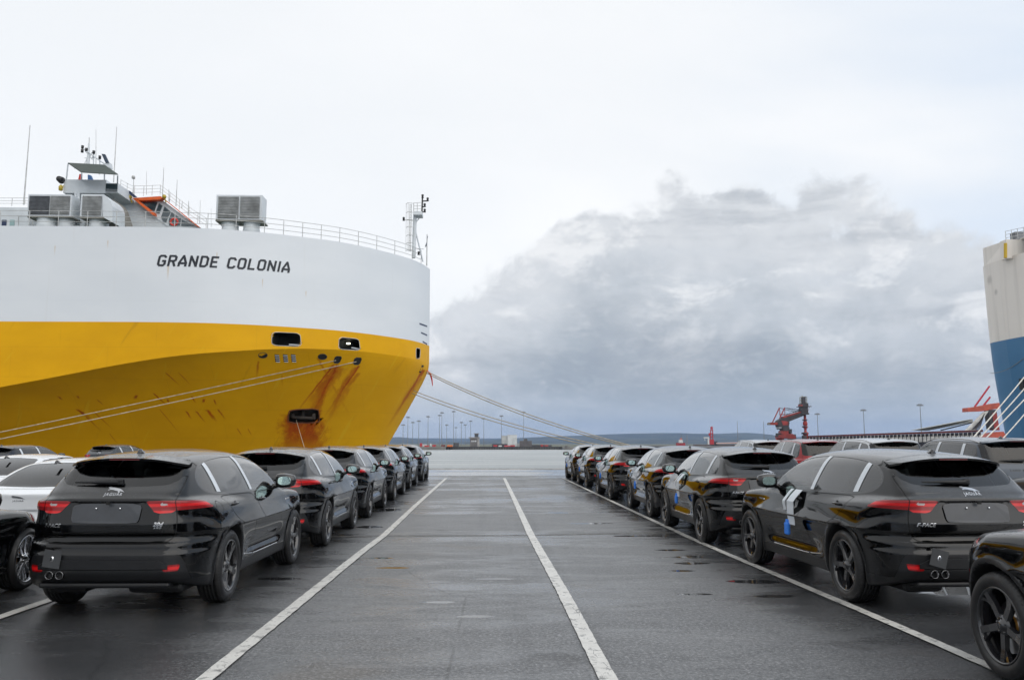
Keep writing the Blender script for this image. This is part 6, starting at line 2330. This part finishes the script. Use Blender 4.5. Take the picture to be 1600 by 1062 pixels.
def fbox(name, x0, y0, x1, y1, Y, depth, col, lab=None, cat=None, group=None, parent=None, base=True):
    """far block seen between these photo positions at distance Y; stands on the ground when base"""
    a, b = at(x0, y0, Y), at(x1, y1, Y)
    zb = -2.6 if base else b.z
    m = MB()
    m.box(((a.x + b.x) / 2, Y + depth / 2, (a.z + zb) / 2), (b.x - a.x, depth, a.z - zb))
    mt = col if not isinstance(col, tuple) else simple_mat('far_paint_%02d_%02d_%02d' % tuple(int(c * 99) for c in col), col, 0.6, var=0.2, vscale=0.2)
    o = m.build(name, mt)
    if lab: tag(o, lab, cat, group)
    if parent is not None: kid(o, parent)
    return o


RED, ORG, WHT, GRY, DRK = (0.42, 0.03, 0.03), (0.60, 0.14, 0.02), (0.62, 0.64, 0.64), (0.20, 0.21, 0.22), (0.045, 0.045, 0.05)
CG = 'containers on the far quay'
for (x0, y0, x1, y1, Y, c, lab) in (
        (656, 692, 659, 697, 960, RED, 'tall red container stack nearest the parked cars'), (660, 694, 666, 697, 965, WHT, 'white container beside the tall red stack'), (663, 695.5, 670, 698, 950, RED, 'low red container left of the light masts'),
        (675.5, 694.5, 680.5, 698, 955, RED, 'small red container between two light masts'), (689.5, 694.5, 695, 698, 960, (0.16, 0.05, 0.04), 'dark brown container left of the orange one'), (698.5, 695, 707, 699, 958, ORG, 'bright orange container on the far quay'),
        (771, 695, 777, 698.5, 980, RED, 'red container in front of the dark low shed'), (779, 695.5, 784, 698, 978, WHT, 'white container in front of the dark low shed'), (788, 695.5, 797, 698.5, 976, (0.5, 0.08, 0.08), 'red container left below the white shed'), (797.5, 695, 804.5, 698.5, 977, RED, 'red container right below the white shed'),
        (845, 694.5, 849, 697.5, 990, RED, 'red container left of two by the low dark yard'), (851, 694.8, 856.5, 697.5, 992, (0.35, 0.05, 0.05), 'dark red container right of two by the low dark yard')):
    fbox('container', x0, y0, x1, y1, Y, 8, c, lab, 'container', CG)
# control tower
ct = empty('control_tower', tuple(at(741, 697, 985))); ct.location.z = -2.6
tag(ct, 'stepped grey control tower with a glazed cab on the far quay', 'tower')
fbox('tower_shaft', 734.5, 684, 746, 699, 985, 14, (0.13, 0.12, 0.11), parent=ct)
fbox('tower_side', 746, 682.5, 749, 699, 985, 14, (0.33, 0.32, 0.30), parent=ct)
fbox('tower_gallery', 732.5, 682.5, 749.5, 684.2, 984, 16, (0.25, 0.24, 0.23), parent=ct, base=False)
fbox('tower_cab', 741.5, 677.5, 747.5, 682.5, 986, 9, (0.07, 0.07, 0.075), parent=ct, base=False)
fbox('tower_roof', 740.5, 676.5, 748.5, 677.8, 985, 11, (0.20, 0.19, 0.18), parent=ct, base=False)
for k in range(3):
    fbox('tower_window', 736.5 + k * 2.8, 687.8, 738.6 + k * 2.8, 690.0, 984.8, 0.3, (0.55, 0.57, 0.58), parent=ct, base=False)
fbox('dark_block', 708.5, 691.5, 716.5, 697.5, 990, 12, (0.07, 0.065, 0.06), 'small dark square building left of the control tower', 'building')
sh = empty('white_shed', tuple(at(796, 698, 1010))); sh.location.z = -2.6; tag(sh, 'large pale shed of two joined blocks behind red containers', 'building')
fbox('shed_wall', 784, 680.3, 793, 699, 1012, 20, (0.45, 0.46, 0.45), parent=sh); fbox('shed_wall', 793, 679, 807.8, 699, 1010, 24, (0.55, 0.57, 0.57), parent=sh)
fbox('shed_annex', 808, 692.5, 812.5, 699, 1011, 14, (0.42, 0.43, 0.43), parent=sh)
fbox('low_shed', 769, 693.2, 793, 698.5, 990, 12, (0.06, 0.05, 0.05), 'long low dark shed under the white shed', 'building')
db = empty('stepped_building', tuple(at(822, 698, 985))); db.location.z = -2.6; tag(db, 'dark stepped building under the tall light mast', 'building')
fbox('lower_block', 812.5, 688.5, 831, 699, 985, 16, (0.09, 0.08, 0.075), parent=db); fbox('upper_block', 819, 685, 824, 688.6, 986, 10, (0.08, 0.075, 0.07), parent=db, base=False)
fbox('yard_wall', 831.5, 694.8, 862, 698.5, 994, 10, (0.06, 0.055, 0.055), 'low dark yard wall right of the stepped building', 'wall')
fbox('pale_hall', 672, 692.8, 674, 697, 1050, 8, WHT, 'tiny white building between the light masts', 'building')
# far working boats and low sheds behind the right-hand cars
tg = empty('tug_boat', tuple(at(1067, 697, 900))); tg.location.z = -2.6; tag(tg, 'small red and white tug with two masts above the parked cars', 'boat')
fbox('tug_hull', 1058, 691.5, 1071, 697, 900, 6, (0.30, 0.03, 0.03), parent=tg); fbox('tug_house', 1061.5, 687, 1067, 692, 900, 4, WHT, parent=tg, base=False); fbox('tug_wheelhouse', 1063, 684, 1066, 687.2, 900.5, 3, (0.5, 0.2, 0.18), parent=tg, base=False)
m = MB(); m.tube([at(1064.5, 685, 901), at(1064.5, 678, 901)], 0.25, 5); m.tube([at(1063, 687, 901), at(1066, 680, 901)], 0.15, 5); kid(m.build('tug_mast', mast_steel), tg)
m = MB(); m.tube([at(1073.5, 697, 905), at(1073.5, 679, 905)], [0.55, 0.35], 6); m.tube([at(1072.5, 688, 905), at(1074.5, 688, 905)], 0.3, 5)
tag(m.build('dark_mast', mast_steel), 'thick dark mast just right of the red and white tug', 'mast')
cw = MB(); cw.box(tuple(at(1107, 691, 880)), (1.6, 2, 8)); cw.box(tuple(at(1103.5, 683.5, 880)), (5.5, 1.6, 1.2)); cw.tube([at(1100.5, 683, 880), at(1101.5, 688, 880)], 0.4, 5); cw.tube([at(1106, 684, 880), at(1106.5, 697, 880)], 0.5, 5)
tag(cw.build('white_crane', simple_mat('far_white', WHT, 0.6)), 'small white crane beside the red derrick', 'crane')
rc = MB()
for (x0, y0, x1, y1) in ((1109.5, 697, 1110.5, 672), (1114, 697, 1113.5, 672)): rc.tube([at(x0, y0, 860), at(x1, y1, 860)], 0.55, 5)
for y in (672, 677, 682, 687, 692): rc.box(tuple(at(1111.8, y, 860)), (2.9, 2.4, 1.0))
rc.box(tuple(at(1111.8, 668.5, 860)), (2.0, 2.0, 2.6)); rc.tube([at(1112.5, 672, 860), at(1112.5, 665.5, 860)], 0.35, 5); rc.box(tuple(at(1109, 678.5, 860)), (1.8, 2, 3.0)); rc.box(tuple(at(1112, 691, 860)), (4, 3, 6))
tag(rc.build('red_derrick', simple_mat('far_red_steel', (0.42, 0.025, 0.03), 0.6)), 'slim red lattice derrick standing behind the right row of cars', 'crane')
fbox('low_barge', 1085, 694, 1160, 697, 850, 5, (0.09, 0.07, 0.065), 'long low dark jetty under the red derrick', 'pier')
tn = empty('loading_pipe', tuple(at(1142, 694, 845))); tag(tn, 'long pale and red conveyor pipe right of the red derrick', 'conveyor')
m = MB(); m.tube([at(1119, 692.5, 845), at(1160, 691.5, 845)], 0.7, 6); kid(m.build('pipe', simple_mat('far_pinkish', (0.50, 0.33, 0.30), 0.6)), tn)
for x in (1119, 1155.5): fbox('pipe_house', x - 2, 689, x + 2, 696, 846, 3, DRK, parent=tn, base=False)

# ---------------------------------------------------------------- the ship loader
loader_red = simple_mat('loader_red_steel', (0.27, 0.028, 0.02), 0.6, var=0.35, vscale=0.25)
loader_dark = simple_mat('loader_dark_steel', (0.035, 0.03, 0.032), 0.6, var=0.4, vscale=0.25)
YL = 520.0
ld_ = empty('ship_loader', tuple(at(1232, 697, YL))); tag(ld_, 'red and black bulk ship loader with raised boom and hanging leg', 'crane')


def lpoly(name, pts, mat, dep=3.0, Y=YL, parent=ld_):
    P = [at(px, py, Y) for px, py in pts]
    m = MB(); m.prism([(p.x, p.z) for p in P], 'Y', Y - dep / 2, Y + dep / 2)
    return kid(m.build(name, mat), parent)


def lbeam(name, segs, r, mat, Y=YL, parent=ld_):
    m = MB()
    for (x0, y0, x1, y1, dy) in segs:
        m.tube([at(x0, y0, Y + dy), at(x1, y1, Y + dy)], r, 5)
    return kid(m.build(name, mat), parent)


lpoly('counterweight', [(1202, 659.8), (1213.5, 659.6), (1213.5, 663.6), (1202, 663.6)], loader_red, 5)
lpoly('counterweight_end', [(1200, 660.5), (1202, 660.5), (1202, 663.4), (1200, 663.4)], MATS['duct_drab_grey'], 4)
lpoly('boom', [(1221, 652.6), (1250, 643.6), (1258, 642.8), (1258, 647.5), (1250, 651), (1231, 658.5), (1222, 660)], loader_dark, 4)
lpoly('boom_girder', [(1222, 650.6), (1250, 642.6), (1250, 644.8), (1222, 653)], loader_red, 4.4)
lpoly('machine_house', [(1214, 657), (1220, 653.5), (1230, 654.5), (1231, 661), (1230, 667), (1214.5, 667), (1213, 661)], loader_dark, 6)
lpoly('house_panel', [(1218, 657), (1229, 658.5), (1229, 664), (1221, 664.5)], loader_red, 6.3)
lpoly('cab', [(1214.5, 661.5), (1219, 661.5), (1219.5, 670.5), (1215.5, 670.5)], loader_dark, 5)
lpoly('cab_glass', [(1215, 667), (1219, 667), (1219, 668.6), (1215, 668.6)], MATS['ship_white_paint'], 5.3)
lpoly('slewing_ring', [(1219, 667), (1231, 667), (1231, 671), (1228, 673), (1221, 673)], loader_dark, 6)
lpoly('pedestal', [(1219, 672.5), (1229.5, 672.5), (1230, 677.5), (1218, 677.5)], loader_red, 5.5)
lpoly('portal_beam', [(1214, 680), (1221, 677.5), (1236, 677.5), (1241, 683), (1239, 685), (1214, 684)], loader_red, 7)
lpoly('portal_leg', [(1213, 684), (1224, 684), (1225, 697), (1212, 697)], loader_red, 2.2)
lpoly('portal_leg', [(1231, 685), (1243, 685), (1244, 697), (1230, 697)], loader_dark, 2.4)
lpoly('drive_box', [(1213.5, 676.5), (1218, 676.5), (1218, 682), (1213.5, 682)], loader_dark, 4)
lpoly('cable_drum', [(1232.5, 670), (1236, 670), (1236.3, 676), (1234, 678), (1232, 675)], loader_dark, 3)
lpoly('stair_house', [(1237, 681), (1242, 678), (1244, 690), (1237, 690)], loader_dark, 3)
for (p, q) in (((1217.8, 636.8), (1207, 659.5)), ((1226, 636.5), (1218, 653.5))):
    lbeam('mast_leg', [(p[0], p[1], q[0], q[1], 1.5), (p[0] + .3, p[1], q[0] + .3, q[1], -1.5)], 0.32, loader_red)
lbeam('mast_strut', [(1217.8, 637, 1219, 652, 0), (1226, 637, 1226.5, 651, 0), (1217.8, 647, 1227, 647, 0)], 0.22, loader_red)
lbeam('stay', [(1226, 636.8, 1248, 642.5, 1), (1217.8, 637, 1245, 644, -1), (1226, 637, 1252, 640, -1), (1228, 648, 1249, 639.5, 0)], 0.16, loader_dark)
lbeam('boom_rail', [(1222, 648.8, 1250, 640.9, 2), (1228, 647.3, 1228, 650.3, 2), (1234, 645.6, 1234, 648.6, 2), (1240, 644, 1240, 646.8, 2), (1246, 642.2, 1246, 645, 2)], 0.12, loader_dark)
lpoly('head_tower', [(1250.5, 635.5), (1260, 635), (1260.5, 645), (1262, 645), (1262, 647.5), (1249.5, 648), (1249.5, 642)], loader_dark, 5)
lpoly('head_machinery', [(1249.5, 630.5), (1261, 629.5), (1261.5, 635.5), (1249, 636)], loader_dark, 4)
lpoly('head_machinery_red', [(1249, 632), (1252, 632), (1252, 635), (1249, 635)], loader_red, 4.3)
lpoly('gallery', [(1247, 634.6), (1265, 634.4), (1265, 635.6), (1247, 635.8)], loader_dark, 6)
lbeam('head_frame', [(1249.8, 620.5, 1249.8, 632, -1.5), (1252, 619.5, 1252, 632, 1.5), (1256, 619, 1256, 632, 0), (1260.5, 620.5, 1260.5, 632, 1.5), (1249.8, 620.5, 1260.5, 619.5, 0), (1249.8, 625, 1260.5, 624, 0), (1249.8, 632, 1256, 624, 0), (1256, 624, 1260.5, 630, 0), (1253.5, 617.5, 1253.5, 622, 0)], 0.28, MATS['duct_drab_grey'])
lpoly('head_winch', [(1253, 620), (1258, 620), (1258, 631), (1253.5, 631)], loader_dark, 2)
lbeam('hanger', [(1264.5, 635.5, 1262, 645, 0)], 0.12, loader_red)
m = MB()
P = at(1257.5, 648, YL)
k_ = (at(1258.5, 648, YL).x - P.x)
def zz_(py): return at(1257.5, py, YL).z - P.z
prof = [(0, 648), (2.0, 648), (2.0, 654.5), (3.6, 655.3), (3.6, 656.3), (2.0, 657), (3.2, 659), (3.6, 661.5), (3.2, 664), (2.0, 665), (3.9, 666), (3.6, 667.5), (2.0, 669.5), (1.9, 674), (4.5, 676), (4.8, 677.5), (3.6, 679), (4.0, 690), (3.0, 692), (0, 692)]
m.lathe([(r * k_, zz_(y)) for r, y in prof], 14, 'Z', tuple(P))
kid(m.build('telescopic_spout', loader_red), ld_)
for (y0, y1, w) in ((655, 656.6, 3.8), (665.4, 667.3, 4.1), (675.5, 678, 5.0), (680, 690, 4.2)):
    a = at(1257.5, y1, YL); m = MB(); h = zz_(y0) - zz_(y1)
    m.lathe([(0, 0), (w * k_, 0), (w * k_, h), (0, h)], 14, 'Z', tuple(a)); kid(m.build('spout_collar', loader_dark), ld_)

# conveyor gallery running to the right
cg = empty('conveyor_gallery', tuple(at(1390, 690, 500))); tag(cg, 'long raised conveyor gallery with pale side panels and rusty roof', 'conveyor')
YA, YB = 520.0, 430.0
rust_roof = simple_mat('rusty_red_roof', (0.13, 0.035, 0.03), 0.8, var=0.3, vscale=0.2)
pale_panel = simple_mat('pale_concrete_panel', (0.55, 0.54, 0.51), 0.8, var=0.25, vscale=0.4)


def gpt(f_, py0, py1):
    return at(1262, py0, YA).lerp(at(1536, py1, YB), f_)


m = MB()
a, b = gpt(0, 680.6, 671.0), gpt(1, 680.6, 671.0); c, d = gpt(0, 683, 674.5), gpt(1, 683, 674.5)
m.hexa([tuple(c), tuple(d), tuple(d + Vector((0, 4, 0))), tuple(c + Vector((0, 4, 0))), tuple(a), tuple(b), tuple(b + Vector((0, 4, 0))), tuple(a + Vector((0, 4, 0)))])
kid(m.build('gallery_roof', rust_roof), cg)
m = MB()
c, d = gpt(0, 683.2, 674.8), gpt(1, 683.2, 674.8); e_, f_ = gpt(0, 700, 697), gpt(1, 700, 697)
o3 = Vector((0, 3.0, 0)); o1 = Vector((0, 1.6, 0))
m.hexa([tuple(e_ + o1), tuple(f_ + o1), tuple(f_ + o3), tuple(e_ + o3), tuple(c + o1), tuple(d + o1), tuple(d + o3), tuple(c + o3)])
kid(m.build('gallery_back', loader_dark), cg)
NP = 46
wm_ = None
for k in range(NP):
    f0, f1 = (k + 0.16) / NP, (k + 0.86) / NP
    m = MB()
    t0, t1 = gpt(f0, 686.2, 679.5), gpt(f1, 686.2, 679.5); b0, b1 = gpt(f0, 693.5, 688.5), gpt(f1, 693.5, 688.5)
    q = Vector((0, 0.5, 0))
    m.hexa([tuple(b0), tuple(b1), tuple(b1 + q), tuple(b0 + q), tuple(t0), tuple(t1), tuple(t1 + q), tuple(t0 + q)])
    kid(m.build('side_panel', pale_panel), cg)
    m = MB(); t0 = gpt((k + 0.5) / NP, 683, 674.8); t0.y -= 0.3; b0 = gpt((k + 0.5) / NP, 686.5, 679.8); b0.y -= 0.3
    m.tube([t0, b0], 0.22, 4); kid(m.build('roof_bracket', pale_panel), cg)
# sloping covered conveyor
sc_ = empty('inclined_conveyor', tuple(at(1480, 668, 470))); tag(sc_, 'pale inclined conveyor rising right behind the gallery', 'conveyor')
m = MB()
P = [at(1428, 671.5, 480), at(1520, 654.5, 455), at(1520, 659.0, 455), at(1450, 672.5, 480)]
m.hexa([tuple(P[3]), tuple(P[2]), tuple(P[2] + Vector((0, 4, 0))), tuple(P[3] + Vector((0, 4, 0))), tuple(P[0]), tuple(P[1]), tuple(P[1] + Vector((0, 4, 0))), tuple(P[0] + Vector((0, 4, 0)))])
kid(m.build('conveyor_casing', simple_mat('pale_casing', (0.42, 0.42, 0.38), 0.7, var=0.15, vscale=0.3)), sc_)
m = MB(); m.tube([at(1470, 672, 474), at(1525, 658.5, 452)], 0.35, 5); kid(m.build('conveyor_chord', loader_dark), sc_)
# second loader, half hidden by the blue ship
YR = 400.0
l2 = empty('ship_loader', tuple(at(1545, 690, YR))); tag(l2, 'red loader with a slab counterweight half hidden by the blue ship', 'crane')
ro = simple_mat('orange_red_steel', (0.42, 0.07, 0.035), 0.55, var=0.25, vscale=0.3)
lpoly('counterweight', [(1508, 637.2), (1518, 636.2), (1518, 643), (1508, 643.5)], ro, 5, YR, l2)
lpoly('boom', [(1516, 636.6), (1531, 634), (1545, 631), (1560, 629), (1560, 638), (1545, 640), (1531, 642.5), (1516, 643)], ro, 4, YR, l2)
lbeam('stay', [(1523, 635, 1546, 603, 0), (1536, 634, 1547, 620, 0)], 0.45, simple_mat('deep_red_steel', (0.42, 0.02, 0.04), 0.6), YR, l2)
lpoly('tower', [(1541, 640), (1553, 640), (1557, 668), (1545, 670)], loader_dark, 4, YR, l2)
lpoly('tower_plate', [(1546, 645), (1553, 645), (1558, 672), (1550, 672)], loader_red, 4.4, YR, l2)
lpoly('portal', [(1545, 676), (1562, 674), (1572, 688), (1533, 688)], ro, 6, YR, l2)
lpoly('hopper_chute', [(1537, 644), (1543, 642), (1522, 672), (1509, 672)], pale_panel, 2, YR - 4, l2)
lbeam('chute_rib', [(1538 - k, 646 + k * 2, 1530 - k * 2.3, 671, -6) for k in range(6)], 0.2, loader_dark, YR, l2)

# ---------------------------------------------------------------- hills
hill = NT('moorland_hills'); co = hill.pos()
nf = hill.noise(hill.map(co, (0.0035, 0.0035, 0.010)), 1.0, 6, 0.65)
cf = hill.mix(hill.smooth(nf, 0.40, 0.60), (0.015, 0.026, 0.016), (0.05, 0.058, 0.035))
hill.bsdf(cf, 0.95); hill_m = hill.done()


def ridge(name, pts, Y, depth, seed):
    """a range of hills: skyline through photo positions, falling away both sides"""
    P = [at(px, py, Y) for px, py in pts]
    fx = spl([(p.x, p.z) for p in P])
    xs_ = np.linspace(P[0].x, P[-1].x, 260)
    zs_ = fx(xs_)
    rows = [(-0.9, 0.0), (-0.6, 0.30), (-0.35, 0.62), (-0.15, 0.88), (0.0, 1.0), (0.5, 0.7), (1.2, 0.0)]
    vs, fs = [], []
    for (dy, k) in rows:
        for i, x in enumerate(xs_):
            n_ = mnoise.noise(Vector((x * 0.0016 + seed, dy * 3.0, seed)))
            n2 = mnoise.noise(Vector((x * 0.008 + seed, dy * 5.0, seed)))
            z = zs_[i] * min(1.0, max(0.0, k + (0.16 * n_ if 0 < k < 1 else 0))) + n2 * (2.0 if k > 0 else 0)
            vs.append((x, Y + dy * depth + 120 * n_, z - (8 if k == 0 else 0)))
    n = len(xs_)
    for j in range(len(rows) - 1):
        for i in range(n - 1):
            a = j * n + i; fs.append((a, a + 1, a + n + 1, a + n))
    me = bpy.data.meshes.new(name); me.from_pydata(vs, [], fs); me.materials.append(hill_m)
    me.polygons.foreach_set('use_smooth', [True] * len(fs))
    return tag(link_mesh(name, me), kind='structure')


ridge('hills', [(-900, 690.5), (200, 688), (560, 684), (625, 682.5), (655, 686), (690, 689.5), (740, 688.5), (790, 685), (835, 682.8), (880, 681), (930, 679.2), (985, 677.0), (1050, 676.2), (1110, 677.4), (1160, 676.0), (1190, 677.3), (1215, 681), (1250, 684.5), (1285, 683), (1330, 681), (1380, 683), (1450, 684), (1600, 682), (2600, 686)], 8200, 1400, 3.3)
ridge('far_hills', [(-900, 688), (300, 686), (600, 683), (640, 684), (760, 684.5), (900, 683), (1150, 684), (1300, 680.8), (1340, 680.0), (1400, 682.5), (1600, 684), (2600, 687)], 11000, 1200, 9.1)
ridge('coast_slopes', [(-900, 691.5), (650, 691.3), (780, 690.0), (900, 687.5), (1000, 686.0), (1150, 686.5), (1250, 689.0), (1600, 689), (2600, 691)], 6300, 900, 5.7)

hz = MB()
hz.box((0, 5150, 128), (28000, 14000, 276))
ho = hz.build('haze', None)
t = NT('haze_air')
v = t.n('ShaderNodeVolumePrincipled')
v.inputs['Density'].default_value = 0.000055
v.inputs['Color'].default_value = (0.40, 0.60, 1.0, 1)
v.inputs['Anisotropy'].default_value = 0.0
t.t.links.new(v.outputs[0], t.out.inputs['Volume'])
ho.data.materials.append(t.done())
tag(ho, kind='stuff')
# ---------------------------------------------------------------- the parked cars
import time as _time
suv0, f_suv, F_suv = make_car('suv', SUV, 'black')
sed0, f_sed, F_sed = make_car('sedan', SEDAN, 'silver')
box0, f_box, F_box = make_car('boxy', BOXY, 'black')
USED = {}


def repaint(root, mat):
    if mat is paint_black:
        return
    todo = [root]
    while todo:
        o = todo.pop()
        todo += list(o.children)
        if o.data is not None and o.get('paint'):
            o.material_slots[0].link = 'OBJECT'
            o.material_slots[0].material = mat


def park(proto, x, y, yaw, paint, label, group, drop=()):
    if proto.name not in USED:
        USED[proto.name] = 1
        FIRST.append((proto, x, y, yaw, paint, label, group, drop))
        return proto
    c = copy_tree(proto)
    return settle(c, x, y, yaw, paint, label, group, drop)


def settle(c, x, y, yaw, paint, label, group, drop):
    c.location = (x, y, 0)
    c.rotation_euler = (0, 0, yaw)
    if 'fx' in c: del c['fx']
    tag(c, label, 'car', group)
    repaint(c, paint)
    for ch in list(c.children):
        if ch.name.split('.')[0] in drop:
            bpy.data.objects.remove(ch)
    rnd = random.Random(int(x * 100 + y * 10))
    for ch in c.children:
        if ch.name.startswith('wheel') and not ch.name.startswith('wheel_arch'):
            ch.rotation_euler = (rnd.uniform(0, 6.28), ch.rotation_euler[1], ch.rotation_euler[2])
    return c


FIRST = []
GL, GR = 'black cars in the left row by the lane', 'black cars in the right row by the lane'
left = [(-3.665, 9.50, -0.018, 'nearest black crossover of the left row, its whole tail in view'),
        (-3.52, 14.44, 0.0, 'black crossover directly ahead of the nearest left one'),
        (-3.55, 19.79, 0.0, 'third black crossover of the left row counting from the camera'),
        (-3.61, 25.68, 0.0, 'fourth black crossover of the left row counting from the camera'),
        (-3.69, 31.80, 0.0, 'fifth black crossover of the left row, last but one before the quay'),
        (-3.68, 38.10, 0.0, 'last black crossover of the left row, next to the quay')]
right = [(4.76, 9.33, 0.045, 'nearest whole black crossover on the right, white strips on its front door'),
         (4.55, 14.715, 0.0, 'second whole black crossover of the right row, one ahead of the nearest'),
         (4.64, 19.725, -0.01, 'third whole black crossover of the right row, with a blue foam pad low'),
         (4.62, 25.87, 0.0, 'fourth whole black crossover of the right row counting from the camera'),
         (4.69, 32.62, 0.0, 'fifth whole black crossover of the right row, last but one before the quay'),
         (4.74, 38.43, 0.0, 'last black crossover of the right row, next to the quay')]
LC, RC = [], []
for x, y, w, lab in left:
    LC.append(park(suv0, x, y, w, paint_black, lab, GL))
for x, y, w, lab in right:
    RC.append(park(suv0, x, y, w, paint_black, lab, GR, ('pillar_filmX',)))
park(suv0, 4.60, 3.36, 0.0, paint_black, 'black crossover cut by the right frame edge, front wheel and wing showing', GR)
# rows farther out on the left
park(sed0, -6.22, 7.34, 0.0, paint_black, 'black saloon with silver multi-spoke wheel cut by the left edge', 'saloons in the far left rows')
park(sed0, -6.35, 13.0, 0.0, paint_white, 'white saloon whose boot shows beside the nearest left crossover', 'saloons in the far left rows')
park(sed0, -6.5, 18.6, 0.0, paint_white, 'white saloon with only its roof above the nearest left crossover', 'saloons in the far left rows', ('pillar_film',))
park(sed0, -6.45, 24.4, 0.0, paint_white, 'white saloon, a sliver of roof behind the second left crossover', 'saloons in the far left rows', ('pillar_film',))
park(sed0, -6.5, 30.0, 0.0, paint_white, 'white saloon parked farther ahead in the second left row', 'saloons in the far left rows', ('pillar_film',))
park(sed0, -9.45, 17.3, 0.0, paint_white, 'white saloon at the left edge showing rounded side windows', 'saloons in the far left rows', ('pillar_film',))
park(suv0, -17.9, 32.6, -0.10, paint_navy, 'dark navy crossover with a red tail light below the yellow hull', 'dark crossovers far left')
park(suv0, -18.7, 43.2, -0.12, paint_grey, 'dark grey crossover seen over the nearest left roof, right of the navy one', 'dark crossovers far left')
# rows farther out on the right
GB = 'tall cars behind the right row'
park(box0, 10.7, 32.6, 0.0, paint_silver, 'silver tall car with dark rear glass left of the red one', GB)
park(box0, 10.7, 27.7, 0.0, paint_red, 'red tall car seen between the right-hand crossovers', GB)
park(box0, 10.7, 22.8, 0.0, paint_silver, 'silver roofed tall car directly behind the nearest right crossover roof', GB)
park(box0, 10.75, 17.9, 0.0, paint_blue, 'slate blue tall car with pale roof rails right of the nearest right crossover roof', GB)
park(box0, 13.9, 21.6, 0.0, paint_white, 'white tall car at the far right frame edge', GB)
park(suv0, 10.75, 12.9, 0.0, paint_grey, 'dark grey car at the right edge below the slate blue one', GB)
for a in FIRST:
    settle(*a)
for p in (suv0, sed0, box0):
    pass

YS0 = 1.04
# ---- white film strips and blue foam pads on the driver's doors of the right row
def strip_on(f, y0, y1, z0, z1, off, s=-1, n=9):
    """a strip stuck under the window line that hangs straight down over the bulge of the door"""
    vs = []
    xm = max(side_x(f, (y0 + y1) / 2, z, s) for z in (0.78, 0.85, 0.92))
    for k in range(n + 1):
        z = z1 + (z0 - z1) * k / n
        for yy in (y0, y1):
            xs_ = max(side_x(f, yy, z, s) + 0.006, xm + off - 0.9 * max(0.0, z - 0.98)) if z > 0.9 else xm + off
            vs.append((s * (xs_ + 0.004 * math.sin(k * 1.3)), yy + 0.012 * math.sin(k * 0.5), z))
    fs = [(2 * k, 2 * k + 1, 2 * k + 3, 2 * k + 2) for k in range(n)]
    back = [(x - s * 0.003, y, z) for x, y, z in vs]
    m_ = len(vs)
    fs += [(a + m_, d + m_, c + m_, b + m_) for a, b, c, d in fs]
    return vs + back, fs


m = MB(); v, f = strip_on(f_suv, YS0, YS0 + 0.20, 0.70, 1.115, 0.014); m.add(v, f); s1 = m.mesh('protective_strip', film)
m = MB(); v, f = strip_on(f_suv, YS0 + 0.27, YS0 + 0.35, 0.86, 1.115, 0.010); m.add(v, f); s2 = m.mesh('protective_strip', film)
fx_ = side_x(f_suv, YS0 + 0.2, 0.85, -1)
m = MB(); m.box((-(fx_ + 0.022), YS0 + 0.20, 0.645), (0.045, 0.11, 0.15), None, 0.018); m.box((-(fx_ + 0.02), YS0 + 0.20, 0.725), (0.03, 0.06, 0.06), None, 0.01); s3 = m.mesh('foam_pad', foam)
for c in RC:
    for nm, me in (('protective_strip', s1), ('protective_strip', s2), ('foam_pad', s3)):
        link_mesh(nm, me, None, c)

# ---- grey cards hanging over the bumpers of the two nearest crossovers
for c, dx, rz, lab in ((LC[0], -0.47, 0.14, 'square dark card with an oval badge hung on the near left bumper'), (RC[0], -0.44, 0.28, 'square dark card with an oval badge hung on the near right bumper')):
    yb = rear_y(f_suv, dx, 0.56)
    M = Matrix.Translation(c.location) @ Matrix.Rotation(c.rotation_euler.z, 4, 'Z')
    e = empty('bumper_card'); e.location = M @ Vector((dx, yb - 0.032, 0.575)); e.rotation_euler = (0, 0, c.rotation_euler.z)
    tag(e, lab, 'card', 'cards on the bumpers')
    R_ = Matrix.Rotation(rz, 3, 'Y')
    m = MB(); m.box((0, 0, 0), (0.165, 0.008, 0.165), R_); m.build('card', card_m, e)
    m = MB(); m.lathe([(0, -0.007), (0.026, -0.007), (0.028, 0.0)], 20, 'Y'); o = m.build('oval_badge', chrome, e); o.scale = (0.62, 1, 1); o.rotation_euler = (0, 0.25, 0)
    m = MB(); m.lathe([(0, -0.009), (0.018, -0.009)], 20, 'Y'); o = m.build('badge_centre', card_m, e); o.scale = (0.5, 1, 1)
